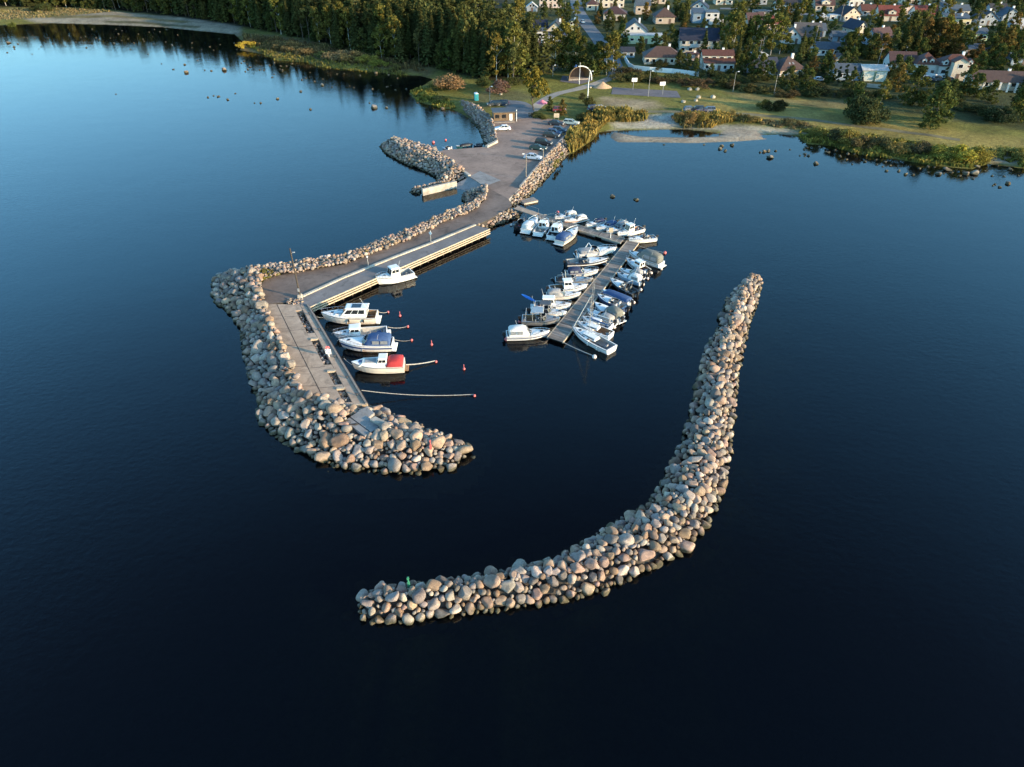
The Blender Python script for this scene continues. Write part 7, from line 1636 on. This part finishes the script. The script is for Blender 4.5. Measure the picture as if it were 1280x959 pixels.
# hedge bushes between meadow and gardens
random.seed(33)
hl_ = [(775, 101), (790, 100), (800, 103), (812, 100), (822, 105), (834, 104), (845, 100), (856, 107), (868, 106), (878, 109), (890, 104), (902, 110), (914, 111), (926, 113), (938, 115), (950, 117), (962, 116), (975, 121), (990, 122), (1005, 119), (1018, 120), (1030, 118), (1043, 121), (1056, 119), (1068, 121), (1082, 122), (1096, 121), (1108, 124), (886, 97), (900, 97), (912, 101), (930, 104), (780, 94), (788, 96), (1150, 126), (1195, 128), (1012, 108), (1024, 111)]
for i, (u, v) in enumerate(sorted(hl_)):
    tree(u, v, 'bush', random.uniform(2.0, 3.4), f'{nth(i + 1)} bush from the left in the ragged meadow hedge below the gardens', 'bushes of the meadow hedge', wide=random.uniform(1.2, 1.8), col=random.choice([(.05, .056, .022), (.06, .06, .024), (.08, .072, .026), (.075, .055, .028)]))
# grove beyond the right edge of the frame, which shades the meadow
for i, (x, y, h) in enumerate([(232, 214, 15), (244, 206, 17), (256, 216, 16), (238, 226, 16), (262, 204, 18), (272, 214, 17), (250, 232, 17), (268, 228, 18), (284, 222, 17), (228, 240, 16), (262, 244, 18), (246, 252, 17), (280, 240, 18), (232, 262, 17), (262, 262, 17)]):
    tree_xy(x, y, float(th([x], [y])[0]), 'broadleaf', h, f'leafy tree of the grove beyond the right meadow, {nth(i + 1)} going inland', 'grove beyond the right meadow', wide=1.1)

# ------------------------------------------------------------------ reeds and tall grass
random.seed(5)
RV, RC = [], []
def reed_zone(px, n, h, cols, s=.16, zb=None):
    pl = ats(px) if zb is None else PL(px, zb); xs = [p[0] for p in pl]; ys = [p[1] for p in pl]
    x = rng.uniform(min(xs), max(xs), n * 4); y = rng.uniform(min(ys), max(ys), n * 4); k = inside(x, y, pl); x, y = x[k][:n], y[k][:n]
    clump = np.sin(x * .9 + 2 * np.sin(y * .6)) * np.sin(y * .8 + np.sin(x * .5))
    z = np.maximum(th(x, y), -.3) if zb is None else np.full(len(x), zb)
    big = np.sin(x * .21 + 1.7 * np.sin(y * .19)) * np.sin(y * .33 + np.sin(x * .11))
    for X_, Y_, Z_, c_, g_ in zip(x, y, z, clump, big):
        if c_ < -.45: continue
        hh = h * random.uniform(.55, 1.15) * (.7 + .35 * c_ + .35 * g_); a = random.uniform(0, 6.28); lx, ly = random.gauss(0, .25) * hh, random.gauss(0, .25) * hh; w_ = s * random.uniform(.6, 1.5)
        dx, dy = math.cos(a) * w_, math.sin(a) * w_; f = random.uniform(.7, 1.3) * (1 + .35 * c_ * g_); col = cols[int((g_ * .5 + .5) * len(cols) * .999 * .6 + random.random() * len(cols) * .4) % len(cols)]; col = (col[0] * f, col[1] * f, col[2] * f, 1)
        RV.extend([(X_ - dx, Y_ - dy, Z_ - .1), (X_ + dx, Y_ + dy, Z_ - .1), (X_ + dx * .7 + lx, Y_ + dy * .7 + ly, Z_ + hh), (X_ - dx * .7 + lx, Y_ - dy * .7 + ly, Z_ + hh * .9)]); RC.extend([col] * 4)
GOLD = [(.33, .225, .06), (.29, .20, .055), (.25, .185, .055), (.19, .155, .045)]; OLIVE = [(.24, .21, .05), (.11, .11, .032), (.28, .24, .055), (.15, .14, .035), (.30, .22, .06)]; TAN = [(.24, .18, .09), (.20, .16, .08), (.15, .13, .05)]
reed_zone([(703, 181), (722, 161), (733, 150), (745, 142), (765, 141), (760, 152), (748, 163), (740, 175), (714, 192)], 4200, 2.2, GOLD, .2)
reed_zone([(745, 139), (775, 140), (808, 143), (808, 151), (770, 153), (748, 152)], 2600, 2.0, GOLD + [(.14, .12, .035)], .2)
reed_zone([(843, 143), (880, 145), (905, 146), (950, 149), (950, 154), (905, 154), (890, 160), (855, 160), (843, 152)], 3000, 1.7, TAN + GOLD, .2)
reed_zone([(950, 150), (1010, 155), (1030, 165), (1005, 163), (950, 156)], 1000, 1.0, TAN, .2)
reed_zone([(1000, 162), (1060, 166), (1110, 174), (1180, 184), (1238, 194), (1232, 205), (1214, 210), (1163, 206), (1120, 198), (1085, 195), (1062, 191), (1041, 183), (1010, 178), (998, 170)], 6000, 1.15, OLIVE + [(.20, .17, .04)], .22)
reed_zone([(1246, 192), (1300, 196), (1300, 208), (1280, 209), (1252, 200)], 1300, 1.6, OLIVE, .22)
reed_zone([(305, 58), (345, 66), (400, 74), (470, 84), (520, 92), (500, 95), (470, 91), (440, 89), (397, 84), (382, 79), (347, 77), (330, 69)], 2600, 1.0, [(.20, .17, .04), (.17, .15, .04), (.13, .11, .04)], .25)
reed_zone([(305, 46), (360, 50), (430, 63), (520, 80), (535, 90), (500, 88), (470, 83), (400, 73), (345, 65), (305, 57)], 4200, 1.7, [(.15, .10, .05), (.12, .085, .04), (.18, .13, .055), (.08, .075, .03)], .28)
reed_zone([(512, 115), (530, 112), (560, 124), (572, 136), (550, 135), (522, 127)], 1500, 1.2, OLIVE, .22)
reed_zone([(-20, 12), (100, 11), (140, 15), (60, 22), (0, 26)], 1500, .9, TAN, .3)
for px, n, zb in (([(302, 343), (330, 338), (345, 338), (350, 343), (330, 349), (325, 358), (312, 352)], 500, 1.9), ([(690, 207), (702, 190), (706, 193), (694, 211)], 120, 1.5), ([(553, 195), (548, 190), (560, 199), (566, 205)], 90, 1.9), ([(395, 330), (430, 322), (470, 311), (472, 314), (432, 327), (398, 335)], 120, 1.8)):
    reed_zone(px, n, .55, [(.16, .15, .04), (.20, .16, .05)], .12, zb)
me = bpy.data.meshes.new('reeds'); n4 = len(RV) // 4
me.vertices.add(n4 * 4); me.vertices.foreach_set('co', np.array(RV).ravel()); me.loops.add(n4 * 4); me.loops.foreach_set('vertex_index', np.arange(n4 * 4, dtype=np.int32))
me.polygons.add(n4); me.polygons.foreach_set('loop_start', np.arange(0, n4 * 4, 4, dtype=np.int32)); me.update(calc_edges=True)
ca = me.color_attributes.new('tint', 'FLOAT_COLOR', 'POINT'); ca.data.foreach_set('color', np.array(RC).ravel()); me.materials.append(M['reed'])
tag(inst('reeds', me), 'golden and olive reeds and tall grass along the shore', 'reeds', kind='stuff')
# ------------------------------------------------------------------ light, sky, camera
SAZ = math.atan2(0.905, -0.425)     # compass angle of the sun, clockwise from +Y
SEL = R(12.0)
w = bpy.data.worlds.new('World'); S.world = w; w.use_nodes = True
nt = w.node_tree; nt.nodes.clear()
wo = nt.nodes.new('ShaderNodeOutputWorld'); bg = nt.nodes.new('ShaderNodeBackground'); sk = nt.nodes.new('ShaderNodeTexSky')
sk.sky_type = 'NISHITA'; sk.sun_disc = False; sk.sun_elevation = SEL; sk.sun_rotation = SAZ
sk.air_density = 1.0; sk.dust_density = 1.0; sk.ozone_density = 2.8
bg.inputs['Strength'].default_value = 0.14
tcw = nt.nodes.new('ShaderNodeTexCoord'); sx = nt.nodes.new('ShaderNodeSeparateXYZ'); nt.links.new(tcw.outputs['Generated'], sx.inputs[0])
rw = nt.nodes.new('ShaderNodeValToRGB'); nt.links.new(sx.outputs[2], rw.inputs[0])     # pale evening band low in the sky, deeper blue overhead
e = rw.color_ramp.elements; e[0].position = 0.0; e[0].color = (.56, .66, .62, 1); e[1].position = 1.0; e[1].color = (.29, .26, .27, 1)
for p_, c_ in ((.20, (.58, .80, .81, 1)), (.40, (.58, .96, 1.0, 1)), (.56, (.50, .73, .79, 1)), (.72, (.36, .34, .36, 1))):
    q_ = e.new(p_); q_.color = c_
mw = nt.nodes.new('ShaderNodeVectorMath'); mw.operation = 'MULTIPLY'; nt.links.new(sk.outputs[0], mw.inputs[0]); nt.links.new(rw.outputs[0], mw.inputs[1])
ms = nt.nodes.new('ShaderNodeVectorMath'); ms.operation = 'SCALE'; ms.inputs['Scale'].default_value = 2.75; nt.links.new(mw.outputs[0], ms.inputs[0])
nt.links.new(ms.outputs[0], bg.inputs[0]); nt.links.new(bg.outputs[0], wo.inputs[0])
sun = bpy.data.lights.new('sun', 'SUN'); sun.energy = 4.8; sun.angle = R(0.6); sun.color = (1.0, 0.72, 0.44)
so = bpy.data.objects.new('sun', sun); COL.objects.link(so)
d = Vector((math.sin(SAZ) * math.cos(SEL), math.cos(SAZ) * math.cos(SEL), math.sin(SEL)))
so.rotation_euler = d.to_track_quat('Z', 'Y').to_euler(); so.location = d * 300
cam = bpy.data.cameras.new('camera'); co = bpy.data.objects.new('camera', cam); COL.objects.link(co)
cam.sensor_width = 36; cam.lens = 36 * FPX / 1280; cam.clip_start = 0.5; cam.clip_end = 9000
co.location = (0, 0, CAM_H); co.rotation_euler = (math.pi / 2 - PITCH, 0, 0)
S.camera = co
S.view_settings.view_transform = 'Standard'; S.view_settings.look = 'None'; S.view_settings.gamma = 1; S.view_settings.exposure = 1.0
S.view_settings.use_curve_mapping = False
S.render.engine = 'CYCLES'; S.cycles.use_denoising = True
S.cycles.max_bounces = 6; S.cycles.transparent_max_bounces = 8; S.cycles.caustics_reflective = False; S.cycles.caustics_refractive = False
S.cycles.sample_clamp_indirect = 4.0
